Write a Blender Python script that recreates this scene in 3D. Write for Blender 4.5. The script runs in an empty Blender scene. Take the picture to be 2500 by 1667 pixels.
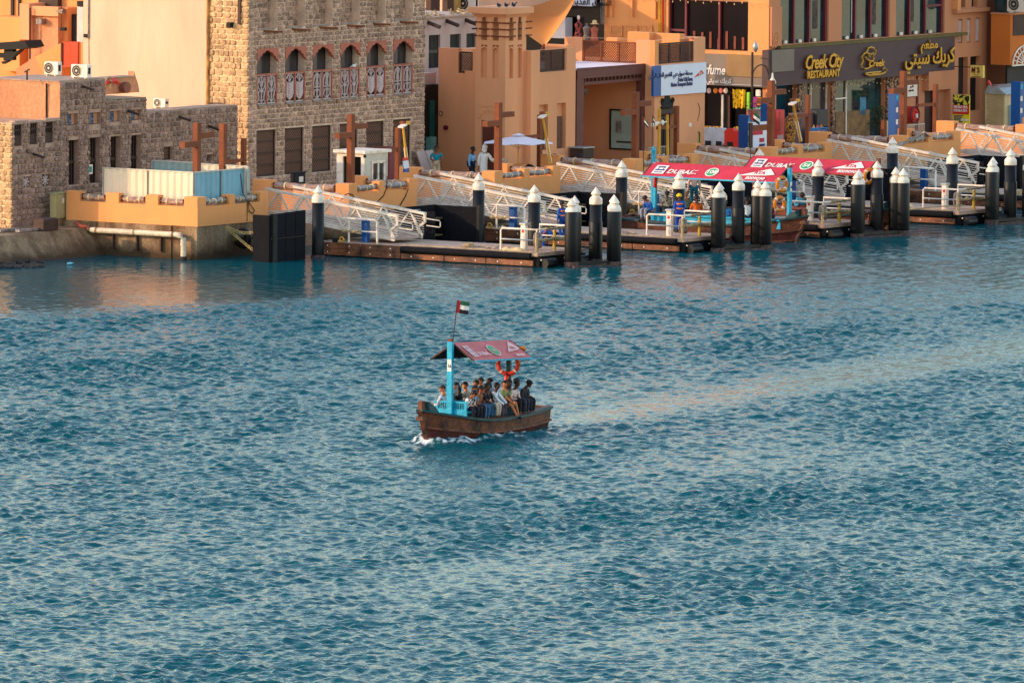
import bpy, math, random
import numpy as np
from mathutils import Matrix, Vector, Euler
random.seed(7)
scn = bpy.context.scene
COL = scn.collection
PI = math.pi
# ------------------------------------------------------------------ camera
F = 27992.; YH = -1378.4; ROLL = .008; TH = .9803; CAMH = 33.533
OX, OY = -12.8258, 465.0601
GZ = 1.10                 # height of the promenade above the water
cam_d = bpy.data.cameras.new('camera'); cam = bpy.data.objects.new('camera', cam_d); COL.objects.link(cam)
cam_d.sensor_width = 36.; cam_d.lens = F/2500.*36.; cam_d.clip_start = 5.; cam_d.clip_end = 6000.
pitch = math.atan((833.5-YH)/F)
cam.matrix_world = Matrix.Translation((0, 0, CAMH)) @ Matrix.Rotation(PI/2-pitch, 4, 'X') @ Matrix.Rotation(ROLL, 4, 'Z')
scn.camera = cam
# ------------------------------------------------------------------ light
SUN_EL = math.radians(17.); 
SUN_DIR = Vector((-1., -.20, 0)).normalized()*math.cos(SUN_EL) + Vector((0, 0, math.sin(SUN_EL)))   # towards the sun
w = bpy.data.worlds.new('World'); scn.world = w; w.use_nodes = True
nt = w.node_tree; bg = nt.nodes['Background']
sky = nt.nodes.new('ShaderNodeTexSky'); sky.sky_type = 'NISHITA'; sky.sun_disc = False
sky.sun_elevation = SUN_EL; sky.sun_rotation = math.atan2(SUN_DIR.x, SUN_DIR.y)
sky.altitude = 0; sky.air_density = 1.5; sky.dust_density = .6; sky.ozone_density = 2.6
tint = nt.nodes.new('ShaderNodeMix'); tint.data_type = 'RGBA'; tint.blend_type = 'MULTIPLY'; tint.inputs[0].default_value = 1.; tint.inputs[7].default_value = (1., .90, .87, 1)   # golden hour haze
nt.links.new(sky.outputs[0], tint.inputs[6]); nt.links.new(tint.outputs[2], bg.inputs[0]); bg.inputs[1].default_value = .15
sl = bpy.data.lights.new('sun', 'SUN'); sl.energy = 1.0; sl.angle = math.radians(.6); sl.color = (1., .68, .42)
so = bpy.data.objects.new('sun', sl); COL.objects.link(so)
so.rotation_euler = SUN_DIR.to_track_quat('Z', 'Y').to_euler()
vs = scn.view_settings; vs.view_transform = 'Standard'; vs.look = 'None'; vs.exposure = 1.74; vs.gamma = 1.; vs.use_curve_mapping = False
# ------------------------------------------------------------------ town grid: a runs along the quay, c inland, z up
ct, st = math.cos(TH), math.sin(TH)
cp, sp = math.cos(pitch), math.sin(pitch); cr, sr = math.cos(ROLL), math.sin(ROLL)
def G(a, c, z=0.): return Vector((OX+a*ct-c*st, OY+a*st+c*ct, z))
def gdir(a, c, z=0.): return Vector((a*ct-c*st, a*st+c*ct, z))
def on(px, py, axis, val):          # where the line of sight through a photo point meets a plane of the town grid
    dx, dy = px-1250, py-833.5
    sx = cr*dx+sr*dy; sy = -sr*dx+cr*dy
    X, U = sx/F, -sy/F
    v = (X, cp+U*sp, -sp+U*cp)
    ox, oy = -OX, -OY
    o = (ox*ct+oy*st, -ox*st+oy*ct, CAMH); g = (v[0]*ct+v[1]*st, -v[0]*st+v[1]*ct, v[2])
    i = 'acz'.index(axis); t = (val-o[i])/g[i]
    return [o[j]+t*g[j] for j in range(3)]
def cz(px, py, c): r = on(px, py, 'c', c); return r[0], r[2]
def az(px, py, a): r = on(px, py, 'a', a); return r[1], r[2]
def gz(px, py, z): r = on(px, py, 'z', z); return r[0], r[1]
# ------------------------------------------------------------------ materials
def lin(c):
    return tuple(((x/255.)/12.92 if x/255. <= .04045 else ((x/255.+.055)/1.055)**2.4) for x in c)
MATS = {}
def mat(name, rgb, rough=.75, var=.12, scale=1.5, bump=.0, bscale=None, metal=0., rnd=0., rgb2=None, streak=0., spec=.4, coat=0., fine=0., attr=False, contrast=(.35, .65)):
    if name in MATS: return MATS[name]
    m = bpy.data.materials.new(name); m.use_nodes = True; MATS[name] = m
    n = m.node_tree.nodes; L = m.node_tree.links.new; b = n['Principled BSDF']
    b.inputs['Roughness'].default_value = rough; b.inputs['Metallic'].default_value = metal
    b.inputs['Specular IOR Level'].default_value = spec
    if coat: b.inputs['Coat Weight'].default_value = coat
    dk = lambda q: tuple(x*(.5 if max(q) < .10 else .5+.5*min(1, (max(q)-.10)/.12)) for x in q)
    c = dk(lin(rgb))
    c2 = dk(lin(rgb2)) if rgb2 else tuple(x*(1-var*2.2) for x in c)
    geo = n.new('ShaderNodeNewGeometry')
    mp = n.new('ShaderNodeMapping'); L(geo.outputs['Position'], mp.inputs[0])
    mp.inputs['Scale'].default_value = (1, 1, .25 if streak else 1)
    nz = n.new('ShaderNodeTexNoise'); nz.inputs['Scale'].default_value = scale; nz.inputs['Detail'].default_value = 6; nz.inputs['Roughness'].default_value = .62
    L(mp.outputs[0], nz.inputs['Vector'])
    cr_ = n.new('ShaderNodeMapRange'); cr_.inputs[1].default_value = contrast[0]; cr_.inputs[2].default_value = contrast[1]
    L(nz.outputs[0], cr_.inputs[0])
    mx = n.new('ShaderNodeMix'); mx.data_type = 'RGBA'; mx.inputs[6].default_value = (*c, 1); mx.inputs[7].default_value = (*c2, 1)
    L(cr_.outputs[0], mx.inputs[0])
    out = mx.outputs[2]
    if fine:
        n2 = n.new('ShaderNodeTexNoise'); n2.inputs['Scale'].default_value = scale*9; n2.inputs['Detail'].default_value = 4
        L(geo.outputs['Position'], n2.inputs['Vector'])
        mr = n.new('ShaderNodeMapRange'); mr.inputs[1].default_value = .38; mr.inputs[2].default_value = .62; mr.inputs[3].default_value = 1-fine; mr.inputs[4].default_value = 1+fine*.6
        L(n2.outputs[0], mr.inputs[0])
        v = n.new('ShaderNodeVectorMath'); v.operation = 'SCALE'; L(out, v.inputs[0]); L(mr.outputs[0], v.inputs['Scale']); out = v.outputs[0]
    if rnd:
        oi = n.new('ShaderNodeObjectInfo'); ad = n.new('ShaderNodeMath'); ad.operation = 'ADD'; L(oi.outputs['Random'], ad.inputs[0]); L(geo.outputs['Random Per Island'], ad.inputs[1])
        fr = n.new('ShaderNodeMath'); fr.operation = 'FRACT'; L(ad.outputs[0], fr.inputs[0])
        mr = n.new('ShaderNodeMapRange'); mr.inputs[3].default_value = 1-rnd; mr.inputs[4].default_value = 1+rnd*.7; L(fr.outputs[0], mr.inputs[0])
        v = n.new('ShaderNodeVectorMath'); v.operation = 'SCALE'; L(out, v.inputs[0]); L(mr.outputs[0], v.inputs['Scale']); out = v.outputs[0]
    L(out, b.inputs['Base Color'])
    if bump:
        nb = n.new('ShaderNodeTexNoise'); nb.inputs['Scale'].default_value = bscale or scale*8; nb.inputs['Detail'].default_value = 5
        L(geo.outputs['Position'], nb.inputs['Vector'])
        bp = n.new('ShaderNodeBump'); bp.inputs['Strength'].default_value = bump; bp.inputs['Distance'].default_value = .05
        L(nb.outputs[0], bp.inputs['Height']); L(bp.outputs[0], b.inputs['Normal'])
    return m
def glassy(name, rgb, rough=.08, alpha=1.):
    if name in MATS: return MATS[name]
    m = mat(name, rgb, rough=rough, var=.35, scale=.9, spec=.6)
    return m
# ------------------------------------------------------------------ mesh builder
class MB:
    def __init__(s): s.v = []; s.f = []; s.mi = []; s.m = 0; s.sm = []
    def add(s, vs_, fs, smooth=False):
        o = len(s.v); s.v += [tuple(v) for v in vs_]
        for f in fs: s.f.append(tuple(i+o for i in f)); s.mi.append(s.m); s.sm.append(smooth)
        return s
    def box(s, x0, y0, z0, x1, y1, z1):
        if x0 > x1: x0, x1 = x1, x0
        if y0 > y1: y0, y1 = y1, y0
        if z0 > z1: z0, z1 = z1, z0
        return s.add([(x0,y0,z0),(x1,y0,z0),(x1,y1,z0),(x0,y1,z0),(x0,y0,z1),(x1,y0,z1),(x1,y1,z1),(x0,y1,z1)],
                     [(3,2,1,0),(4,5,6,7),(0,1,5,4),(1,2,6,5),(2,3,7,6),(3,0,4,7)])
    def bbox(s, x0, y0, z0, x1, y1, z1, b=.02):      # box with chamfered top and upright edges
        if x0 > x1: x0, x1 = x1, x0
        if y0 > y1: y0, y1 = y1, y0
        def ring(e, z):
            return [(x0+e+b,y0+e,z),(x1-e-b,y0+e,z),(x1-e,y0+e+b,z),(x1-e,y1-e-b,z),(x1-e-b,y1-e,z),(x0+e+b,y1-e,z),(x0+e,y1-e-b,z),(x0+e,y0+e+b,z)]
        v = ring(0, z0)+ring(0, z1-b)+ring(b, z1)
        f = [tuple(range(7, -1, -1)), tuple(range(16, 24))]
        for r in (0, 8):
            for i in range(8): j = (i+1) % 8; f.append((r+i, r+j, r+8+j, r+8+i))
        return s.add(v, f)
    def bar(s, p, q, w, h=None, up=(0, 0, 1)):
        h = h or w; p = Vector(p); q = Vector(q); d = (q-p).normalized(); u = Vector(up)
        if abs(d.dot(u)) > .98: u = Vector((0, 1, 0))
        r = d.cross(u).normalized(); u = r.cross(d)
        v = []
        for c in (p, q):
            for a, b in ((-1,-1),(1,-1),(1,1),(-1,1)): v.append(c+r*a*w/2+u*b*h/2)
        return s.add(v, [(3,2,1,0),(4,5,6,7),(0,1,5,4),(1,2,6,5),(2,3,7,6),(3,0,4,7)])
    def tube(s, pts, r, n=8, cap=True, smooth=True, radii=None):
        pts = [Vector(p) for p in pts]; rings = []
        for i, p in enumerate(pts):
            d = (pts[min(i+1, len(pts)-1)]-pts[max(i-1, 0)]).normalized()
            u = Vector((0, 0, 1)) if abs(d.z) < .9 else Vector((0, 1, 0))
            a = d.cross(u).normalized(); b = a.cross(d)
            rr = radii[i] if radii else r
            rings.append([p+a*math.cos(t*2*PI/n)*rr+b*math.sin(t*2*PI/n)*rr for t in range(n)])
        v = [x for R in rings for x in R]; f = []
        for i in range(len(pts)-1):
            for t in range(n): u = (t+1) % n; f.append((i*n+t, i*n+u, (i+1)*n+u, (i+1)*n+t))
        s.add(v, f, smooth)
        if cap: s.add(rings[0], [tuple(range(n))]); s.add(rings[-1], [tuple(range(n-1, -1, -1))])
        return s
    def cyl(s, p, q, r, r1=None, n=12, smooth=True):
        return s.tube([p, q], r, n, True, smooth, [r, r if r1 is None else r1])
    def lathe(s, prof, n=16, c=(0, 0, 0), smooth=False):
        v = []; f = []
        for r, z in prof:
            for t in range(n): v.append((c[0]+r*math.cos(t*2*PI/n), c[1]+r*math.sin(t*2*PI/n), c[2]+z))
        for i in range(len(prof)-1):
            for t in range(n): u = (t+1) % n; f.append((i*n+t, i*n+u, (i+1)*n+u, (i+1)*n+t))
        f.append(tuple(range(n-1, -1, -1))); f.append(tuple((len(prof)-1)*n+t for t in range(n)))
        return s.add(v, f, smooth)
    def prism(s, poly, fn):          # poly of 2-D points, fn(u, v, side) gives a point
        n = len(poly); v = [fn(u, w_, 0) for u, w_ in poly]+[fn(u, w_, 1) for u, w_ in poly]
        f = [tuple(range(n)), tuple(range(2*n-1, n-1, -1))]
        for i in range(n): j = (i+1) % n; f.append((j, i, n+i, n+j))
        return s.add(v, f)
    def ell(s, c, rx, ry, rz, nu=10, nv=7, smooth=True):
        v = []; f = []
        for j in range(nv+1):
            ph = PI*j/nv
            for i in range(nu): t = 2*PI*i/nu; v.append((c[0]+rx*math.sin(ph)*math.cos(t), c[1]+ry*math.sin(ph)*math.sin(t), c[2]+rz*math.cos(ph)))
        for j in range(nv):
            for i in range(nu): k = (i+1) % nu; f.append((j*nu+i, (j+1)*nu+i, (j+1)*nu+k, j*nu+k))
        return s.add(v, f, smooth)
    def torus(s, c, R, r, ax='y', n=20, m=8, squash=1.):
        v = []; f = []
        for i in range(n):
            t = 2*PI*i/n
            for j in range(m):
                p = 2*PI*j/m; rad = R+r*math.cos(p); h = r*math.sin(p)*squash
                x, y = rad*math.cos(t), rad*math.sin(t)
                v.append({'y': (c[0]+x, c[1]+h, c[2]+y), 'x': (c[0]+h, c[1]+x, c[2]+y), 'z': (c[0]+x, c[1]+y, c[2]+h)}[ax])
        for i in range(n):
            for j in range(m): f.append((i*m+j, ((i+1) % n)*m+j, ((i+1) % n)*m+(j+1) % m, i*m+(j+1) % m))
        return s.add(v, f, True)
    def mesh(s, name, mats):
        me = bpy.data.meshes.new(name); me.from_pydata(s.v, [], s.f)
        for m in (mats if isinstance(mats, (list, tuple)) else [mats]): me.materials.append(m)
        me.polygons.foreach_set('material_index', s.mi); me.polygons.foreach_set('use_smooth', s.sm)
        return me
    def build(s, name, mats, parent=None, gp=False, mw=None):
        o = bpy.data.objects.new(name, s.mesh(name, mats)); COL.objects.link(o)
        if parent: o.parent = parent
        if gp and parent: o.location = tuple(-x for x in parent['_base'])
        if mw is not None: o.matrix_local = mw
        return o
def tag(o, label=None, cat=None, group=None, kind=None):
    if label: o['label'] = label
    if cat: o['category'] = cat
    if group: o['group'] = group
    if kind: o['kind'] = kind
    return o
def thing(name, label, cat, a, c, z=0., rot=0., group=None):         # an Empty standing on the town grid
    o = bpy.data.objects.new(name, None); COL.objects.link(o); o.empty_display_size = .3
    o.location = G(a, c, z); o.rotation_euler = (0, 0, TH+rot); o['_base'] = (a, c, z)
    return tag(o, label, cat, group)
def wthing(name, label, cat, loc, rotz=0., group=None):
    o = bpy.data.objects.new(name, None); COL.objects.link(o); o.empty_display_size = .3
    o.location = loc; o.rotation_euler = (0, 0, rotz); o['_base'] = (0, 0, 0)
    return tag(o, label, cat, group)
def struct(name, mb, m, kind='structure'):
    o = mb.build(name, m); o.location = G(0, 0, 0); o.rotation_euler = (0, 0, TH); o['kind'] = kind; return o
def copy_tree(o, parent=None):
    c = o.copy(); COL.objects.link(c); c.parent = parent
    for ch in list(o.children): copy_tree(ch, c)
    return c
def copy_to(o, a, c, z, label, rot=None):
    r = copy_tree(o); r.location = G(a, c, z); r['_base'] = (a, c, z); r['label'] = label
    if rot is not None: r.rotation_euler = (0, 0, TH+rot)
    return r
# plane maps: u along the wall, d into the wall, z up
def CW(c0): return lambda u, d, z: (u, c0+d, z)
def AW(a0): return lambda u, d, z: (a0+d, u, z)
def wall(mb, M, u0, u1, z0, z1, holes=(), depth=.25):
    us = sorted({u0, u1, *[h[0] for h in holes], *[h[1] for h in holes]}); zs = sorted({z0, z1, *[h[2] for h in holes], *[h[3] for h in holes]})
    us = [u for u in us if u0 <= u <= u1]; zs = [z for z in zs if z0 <= z <= z1]
    for i in range(len(us)-1):
        for j in range(len(zs)-1):
            cu, cz_ = (us[i]+us[i+1])/2, (zs[j]+zs[j+1])/2
            if any(h[0] < cu < h[1] and h[2] < cz_ < h[3] for h in holes): continue
            mb.add([M(us[i],0,zs[j]),M(us[i+1],0,zs[j]),M(us[i+1],0,zs[j+1]),M(us[i],0,zs[j+1])], [(0,1,2,3)])
    for h in holes:
        a, b, c, d = h[:4]
        mb.add([M(a,0,c),M(b,0,c),M(b,0,d),M(a,0,d),M(a,depth,c),M(b,depth,c),M(b,depth,d),M(a,depth,d)], [(0,1,5,4),(1,2,6,5),(2,3,7,6),(3,0,4,7)])
    mb.add([M(u0,0,z0),M(u1,0,z0),M(u1,0,z1),M(u0,0,z1),M(u0,depth,z0),M(u1,depth,z0),M(u1,depth,z1),M(u0,depth,z1)], [(0,1,5,4),(1,2,6,5),(2,3,7,6),(3,0,4,7)])
    return mb
def wbox(mb, M, u0, u1, d0, d1, z0, z1):
    p = M(u0, d0, z0); q = M(u1, d1, z1); return mb.box(*p, *q)
# unit stones: rounded blocks, face towards -y, 1 wide, 1 high
def unit_stone(seed):
    r = random.Random(seed); n = 8
    def oct_(s_, j): return [((sx+r.uniform(-j, j))*s_, (sz+r.uniform(-j, j))*s_) for sx, sz in ((-.30,-.5),(.30,-.5),(.5,-.28),(.5,.28),(.30,.5),(-.30,.5),(-.5,.28),(-.5,-.28))]
    o = oct_(1, .035); i = oct_(.74, .05)
    v = [(x, 0, z) for x, z in o]+[(x, -.62, z) for x, z in o]+[(x, -1+r.uniform(-.15, .1), z) for x, z in i]
    f = [tuple(range(16, 24))]
    for a in (0, 8):
        for k in range(8): l = (k+1) % 8; f.append((a+k, a+l, a+8+l, a+8+k))
    return v, f
USTONE = [unit_stone(s) for s in range(10)]
def stones(parent, M, facing, u0, u1, z0, z1, holes, m, sw=.33, sh=.235, nobj=300, proud=.035, near=None, seed=1):
    r = random.Random(seed); L = []
    z = z0
    while z < z1-.05:
        h = min(sh*r.uniform(.85, 1.18), z1-z)
        if z1-(z+h) < .09: h = z1-z
        u = u0-r.uniform(0, sw*.0); 
        while u < u1-.04:
            wd = sw*r.uniform(.62, 1.35); 
            if u+wd > u1-.1: wd = u1-u
            segs = [(u, u+wd)]
            for H in holes:
                if H[2]+.02 < z+h and H[3]-.02 > z:
                    ns = []
                    for a, b in segs:
                        if b <= H[0] or a >= H[1]: ns.append((a, b))
                        else:
                            if H[0]-a > .07: ns.append((a, H[0]))
                            if b-H[1] > .07: ns.append((H[1], b))
                    segs = ns
            for a, b in segs: L.append(((a+b)/2, z+h/2, (b-a)-.024, h-.026))
            u += wd
        z += h
    if near is not None: L.sort(key=lambda s: abs(s[0]-near))
    else: r.shuffle(L)
    key = 'stone_'+m.name
    ms = [MB().add(v, f).mesh(key, m) for v, f in USTONE]
    big = MB(); rz = {'c': 0., 'a': -PI/2}[facing]
    b = parent['_base']
    for i, (u, zc, wd, h) in enumerate(L):
        k = r.randrange(10); pr = proud*r.uniform(.6, 1.4); 
        if i < nobj:
            o = bpy.data.objects.new('stone', ms[k]); COL.objects.link(o); o.parent = parent
            p = M(u, 0, zc); o.location = (p[0]-b[0], p[1]-b[1], p[2]-b[2]); o.rotation_euler = (0, r.uniform(-.03, .03), rz)
            o.scale = (wd, pr, h)
        else:
            v, f = USTONE[k]; out = []
            for x, y, z_ in v: out.append(M(u+(x*wd if facing == 'c' else -x*wd), y*pr, zc+z_*h))
            big.add(out, f)
    if big.v: tag(big.build('stones', m, parent, gp=True), kind='stuff')
TEXTS = []
def text(body, size, origin, xdir, ydir, m, parent, name='lettering', extr=.01, align='LEFT', bold=0., shear=0., sx=1., gp=True, spacing=1., valign='BOTTOM_BASELINE'):
    cu = bpy.data.curves.new(name, 'FONT'); cu.body = body; cu.size = size; cu.extrude = extr; cu.align_x = align; cu.offset = bold; cu.shear = shear
    cu.space_character = spacing; cu.resolution_u = 2; cu.align_y = valign
    o = bpy.data.objects.new(name, cu); COL.objects.link(o); cu.materials.append(m)
    x = Vector(xdir).normalized(); y = Vector(ydir).normalized(); z = x.cross(y)
    R = Matrix(((x.x*sx, y.x, z.x, 0), (x.y*sx, y.y, z.y, 0), (x.z*sx, y.z, z.z, 0), (0, 0, 0, 1)))
    b = parent['_base'] if gp else (0, 0, 0)
    o.parent = parent; o.matrix_local = Matrix.Translation((origin[0]-b[0], origin[1]-b[1], origin[2]-b[2])) @ R
    TEXTS.append(o); return o
# arabic letters: joined forms, returned in visual order
AR = {'ا':(0xFE8D,0xFE8E,0,0),'ب':(0xFE8F,0xFE90,0xFE91,0xFE92),'ة':(0xFE93,0xFE94,0,0),'ت':(0xFE95,0xFE96,0xFE97,0xFE98),'ح':(0xFEA1,0xFEA2,0xFEA3,0xFEA4),
      'د':(0xFEA9,0xFEAA,0,0),'ر':(0xFEAD,0xFEAE,0,0),'س':(0xFEB1,0xFEB2,0xFEB3,0xFEB4),'ط':(0xFEC1,0xFEC2,0xFEC3,0xFEC4),'ع':(0xFEC9,0xFECA,0xFECB,0xFECC),
      'ق':(0xFED5,0xFED6,0xFED7,0xFED8),'ك':(0xFED9,0xFEDA,0xFEDB,0xFEDC),'ل':(0xFEDD,0xFEDE,0xFEDF,0xFEE0),'م':(0xFEE1,0xFEE2,0xFEE3,0xFEE4),
      'ن':(0xFEE5,0xFEE6,0xFEE7,0xFEE8),'و':(0xFEED,0xFEEE,0,0),'ي':(0xFEF1,0xFEF2,0xFEF3,0xFEF4),'ج':(0xFE9D,0xFE9E,0xFE9F,0xFEA0),'أ':(0xFE83,0xFE84,0,0),'ف':(0xFED1,0xFED2,0xFED3,0xFED4)}
def arabic(s_):
    out = []
    for wd in s_.split(' '):
        r = []
        for i, ch in enumerate(wd):
            prev = i > 0 and AR[wd[i-1]][2] != 0; nxt = i < len(wd)-1 and AR[ch][2] != 0
            k = (3 if prev and nxt else 2 if nxt else 1 if prev else 0)
            r.append(chr(AR[ch][k] or AR[ch][0]))
        out.append(''.join(reversed(r)))
    return ' '.join(reversed(out))
M_STONE = mat('coral_stone', (224,178,148), .9, .26, 4.5, .7, 34, rnd=.34, fine=.6)
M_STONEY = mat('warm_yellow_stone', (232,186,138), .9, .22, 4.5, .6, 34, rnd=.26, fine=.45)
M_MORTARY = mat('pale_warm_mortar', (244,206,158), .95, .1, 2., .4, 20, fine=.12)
M_MORTAR = mat('lime_mortar', (242,204,174), .95, .14, 2., .4, 20, fine=.15)
M_STONE2 = mat('grey_coral_stone', (188,148,126), .9, .26, 4.5, .7, 34, rnd=.34, fine=.6)
M_MORTAR2 = mat('grey_mortar', (196,156,132), .95, .16, 2., .4, 20, fine=.15)
M_CREAM = mat('cream_plaster', (224,184,154), .85, .09, .7, .15, 6, streak=1)
M_TAN = mat('tan_plaster', (232,158,110), .9, .07, .5, .12, 9, streak=1)
M_TAN_OLD = mat('weathered_tan_plaster', (214,146,104), .9, .14, .8, .3, 9, streak=1, fine=.12)
M_YEL = mat('ochre_plaster', (234,154,90), .88, .07, .6, .15, 9, streak=1)
M_BRN = mat('brown_plaster', (206,134,92), .9, .07, .5, .12, 9, streak=1)
M_GREYW = mat('grey_render', (196,168,156), .9, .10, .8, .15, 9, streak=1)
M_CONC = mat('stained_concrete', (160,130,98), .9, .30, 1.1, .5, 14, streak=1, fine=.2, rgb2=(112,80,52))
M_PAVE = mat('paving', (186,150,120), .9, .12, .8, .2, 8, fine=.12)
M_ALGAE = mat('wet_algae_concrete', (70,52,34), .6, .3, 3, .5, 20)
M_CORTEN = mat('rusty_orange_steel', (132,64,26), .72, .12, 1.5, .2, 20, fine=.1)
M_BWOOD = mat('dark_brown_timber', (96,62,48), .7, .2, 3, .2, 20)
M_DARKW = mat('shadowed_opening', (38,28,28), .6, .3, 1.)
M_GLASS = glassy('dark_window_glass', (34,66,72), .06)
M_TEALG = glassy('teal_shop_glass', (24,84,92), .05)
M_BLKG = glassy('black_shop_glass', (34,30,32), .07)
M_WHITE = mat('white_paint', (238,218,198), .5, .10, 3, .1, 20, fine=.10, rgb2=(196,164,130), contrast=(.52,.72))
M_ALU = mat('pale_aluminium', (226,210,192), .45, .14, 2.5, .1, 20, metal=.1, fine=.12)
M_GALV = mat('galvanised_steel', (176,178,176), .4, .1, 2, metal=.5)
M_BLACK = mat('black_fender_rubber', (36,34,40), .85, spec=.15, var=.2, scale=1.2, bump=.2, bscale=14, fine=.15)
M_PILE = mat('black_pile_sleeve', (24,22,25), .5, .2, 2.2, .15, 16, spec=.3)
M_FENDW = mat('wet_brown_timber', (142,84,52), .6, .28, 1.6, .3, 14, rnd=.25, fine=.2, rgb2=(86,46,30))
M_DECK = mat('sun_bleached_deck', (184,150,128), .9, .14, 1.6, .3, 12, fine=.15)
M_WRAP = mat('plastic_wrapped_rail', (186,140,116), .35, .25, 5, .8, 9, fine=.2, spec=.6)
M_WRAPG = mat('grey_wrapped_rail', (156,138,130), .4, .3, 5, .8, 9, fine=.2, spec=.6)
M_TAPE = mat('cream_tape', (230,196,140), .5)
M_SHEETW = mat('cream_corrugated_sheet', (232,210,180), .5, .05, .8)
M_SHEETB = mat('blue_grey_corrugated_sheet', (120,170,186), .5, .1, .8)
M_SHEETG = mat('green_grey_corrugated_sheet', (130,150,146), .5, .1, .8)
M_TURQ = mat('turquoise_boat_paint', (0,170,204), .5, .14, 5, .3, 20, fine=.12)
M_TURQD = mat('dark_teal_boat_paint', (20,92,98), .6, .2, 4, .3, 20)
M_HULL = mat('weathered_hull_timber', (126,66,38), .6, .3, 2.2, .35, 14, fine=.3, rgb2=(54,32,24))
M_HULLR = mat('red_brown_boot_top', (112,42,34), .6, .3, 2.5, .3, 14, fine=.3)
M_BENCHB = mat('oxblood_bench_timber', (130,52,30), .6, .2, 2.5, .2, 14)
M_RED = mat('red_canopy_fabric', (200,46,66), .75, .12, 1.2, .1, 6)
M_PINK = mat('faded_red_canopy_fabric', (204,104,100), .7, .12, 1.2, .1, 6)
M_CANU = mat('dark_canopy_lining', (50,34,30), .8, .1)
M_ROSE = mat('terracotta_rose_paint', (186,104,80), .8, .1, 2)
M_PALEP = mat('pale_pink_fretwork', (206,178,170), .8, .08, 3)
M_LETW = mat('white_lettering', (228,216,204), .6, .02)
M_GOLD = mat('gold_lettering', (206,148,30), .4, .12, 3, metal=.2)
M_GOLDD = mat('dark_gold_letter_side', (120,70,24), .5)
M_NAVY = mat('navy_lettering', (10,40,110), .5, .02)
M_BLUE = mat('royal_blue_panel', (0,76,140), .45, .06)
M_SIGNB = mat('plum_brown_sign_board', (98,66,68), .6, .1, .5)
M_SIGNG = mat('brown_grey_sign_board', (128,112,98), .6, .08, .5)
M_LBLUE = mat('pale_blue_sign_board', (216,216,226), .5, .02)
M_REDP = mat('bright_red_plastic', (214,40,24), .45, .06)
M_MAROON = mat('maroon_paint', (120,30,44), .5, .1)
M_REDB = mat('lifebuoy_red', (214,52,40), .5, .1)
M_ORB = mat('lifebuoy_orange_yellow', (222,124,10), .5, .1)
M_GREEN = mat('flag_green', (0,110,60), .6)
M_BLK = mat('matt_black', (22,20,22), .75, .1)
M_YELP = mat('yellow_pole_paint', (226,160,40), .5, .15, 2)
M_FABR = mat('tan_sunshade_fabric', (226,160,98), .9, .04, .6)
M_UMB = mat('pink_white_umbrella_fabric', (238,216,216), .8, .03)
M_PLANTG = mat('green_leaves', (70,90,34), .7, .3, 6)
M_ROPE = mat('pale_rope', (206,176,130), .9, .3, 12, .5, 40)
M_FOAMB = mat('yellow_foam_wrap', (214,170,60), .8, .3, 8)
M_SKIN = [mat('light_brown_skin', (196,116,68), .6, .06, 6), mat('mid_brown_skin', (150,84,50), .6, .06, 6), mat('dark_brown_skin', (98,56,38), .6, .06, 6)]
M_HAIR = mat('black_hair', (26,20,20), .6, .2, 20)
SKINNED = []
def skinmesh(name, chains, m, parent, sub=1):
    """chains: list of islands; an island is (points [(xyz, r)...], edges, root)."""
    me = bpy.data.meshes.new(name); V = []; E = []; R = []; roots = []
    for pts, ed, root in chains:
        o = len(V); V += [p for p, r in pts]; R += [r for p, r in pts]; E += [(a+o, b+o) for a, b in ed]; roots.append(o+root)
    me.from_pydata([tuple(v) for v in V], E, []); me.materials.append(m)
    o = bpy.data.objects.new(name, me); COL.objects.link(o); o.parent = parent
    md = o.modifiers.new('skin', 'SKIN'); md.use_smooth_shade = True; md.branch_smoothing = .6
    for i, r in enumerate(R):
        sv = me.skin_vertices[0].data[i]; sv.radius = r if isinstance(r, tuple) else (r, r); sv.use_root = i in roots
    s = o.modifiers.new('sub', 'SUBSURF'); s.levels = sub; s.render_levels = sub
    SKINNED.append(o); return o
def ik(a, b, l1, l2, pole):
    a = Vector(a); b = Vector(b); d = b-a; L = min(d.length, (l1+l2)*.995); dn = d.normalized(); b = a+dn*L
    x = (l1*l1-l2*l2+L*L)/(2*L); h = math.sqrt(max(l1*l1-x*x, 0)); p = Vector(pole); p = (p-dn*p.dot(dn)).normalized()
    return a+dn*x+p*h, b
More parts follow.
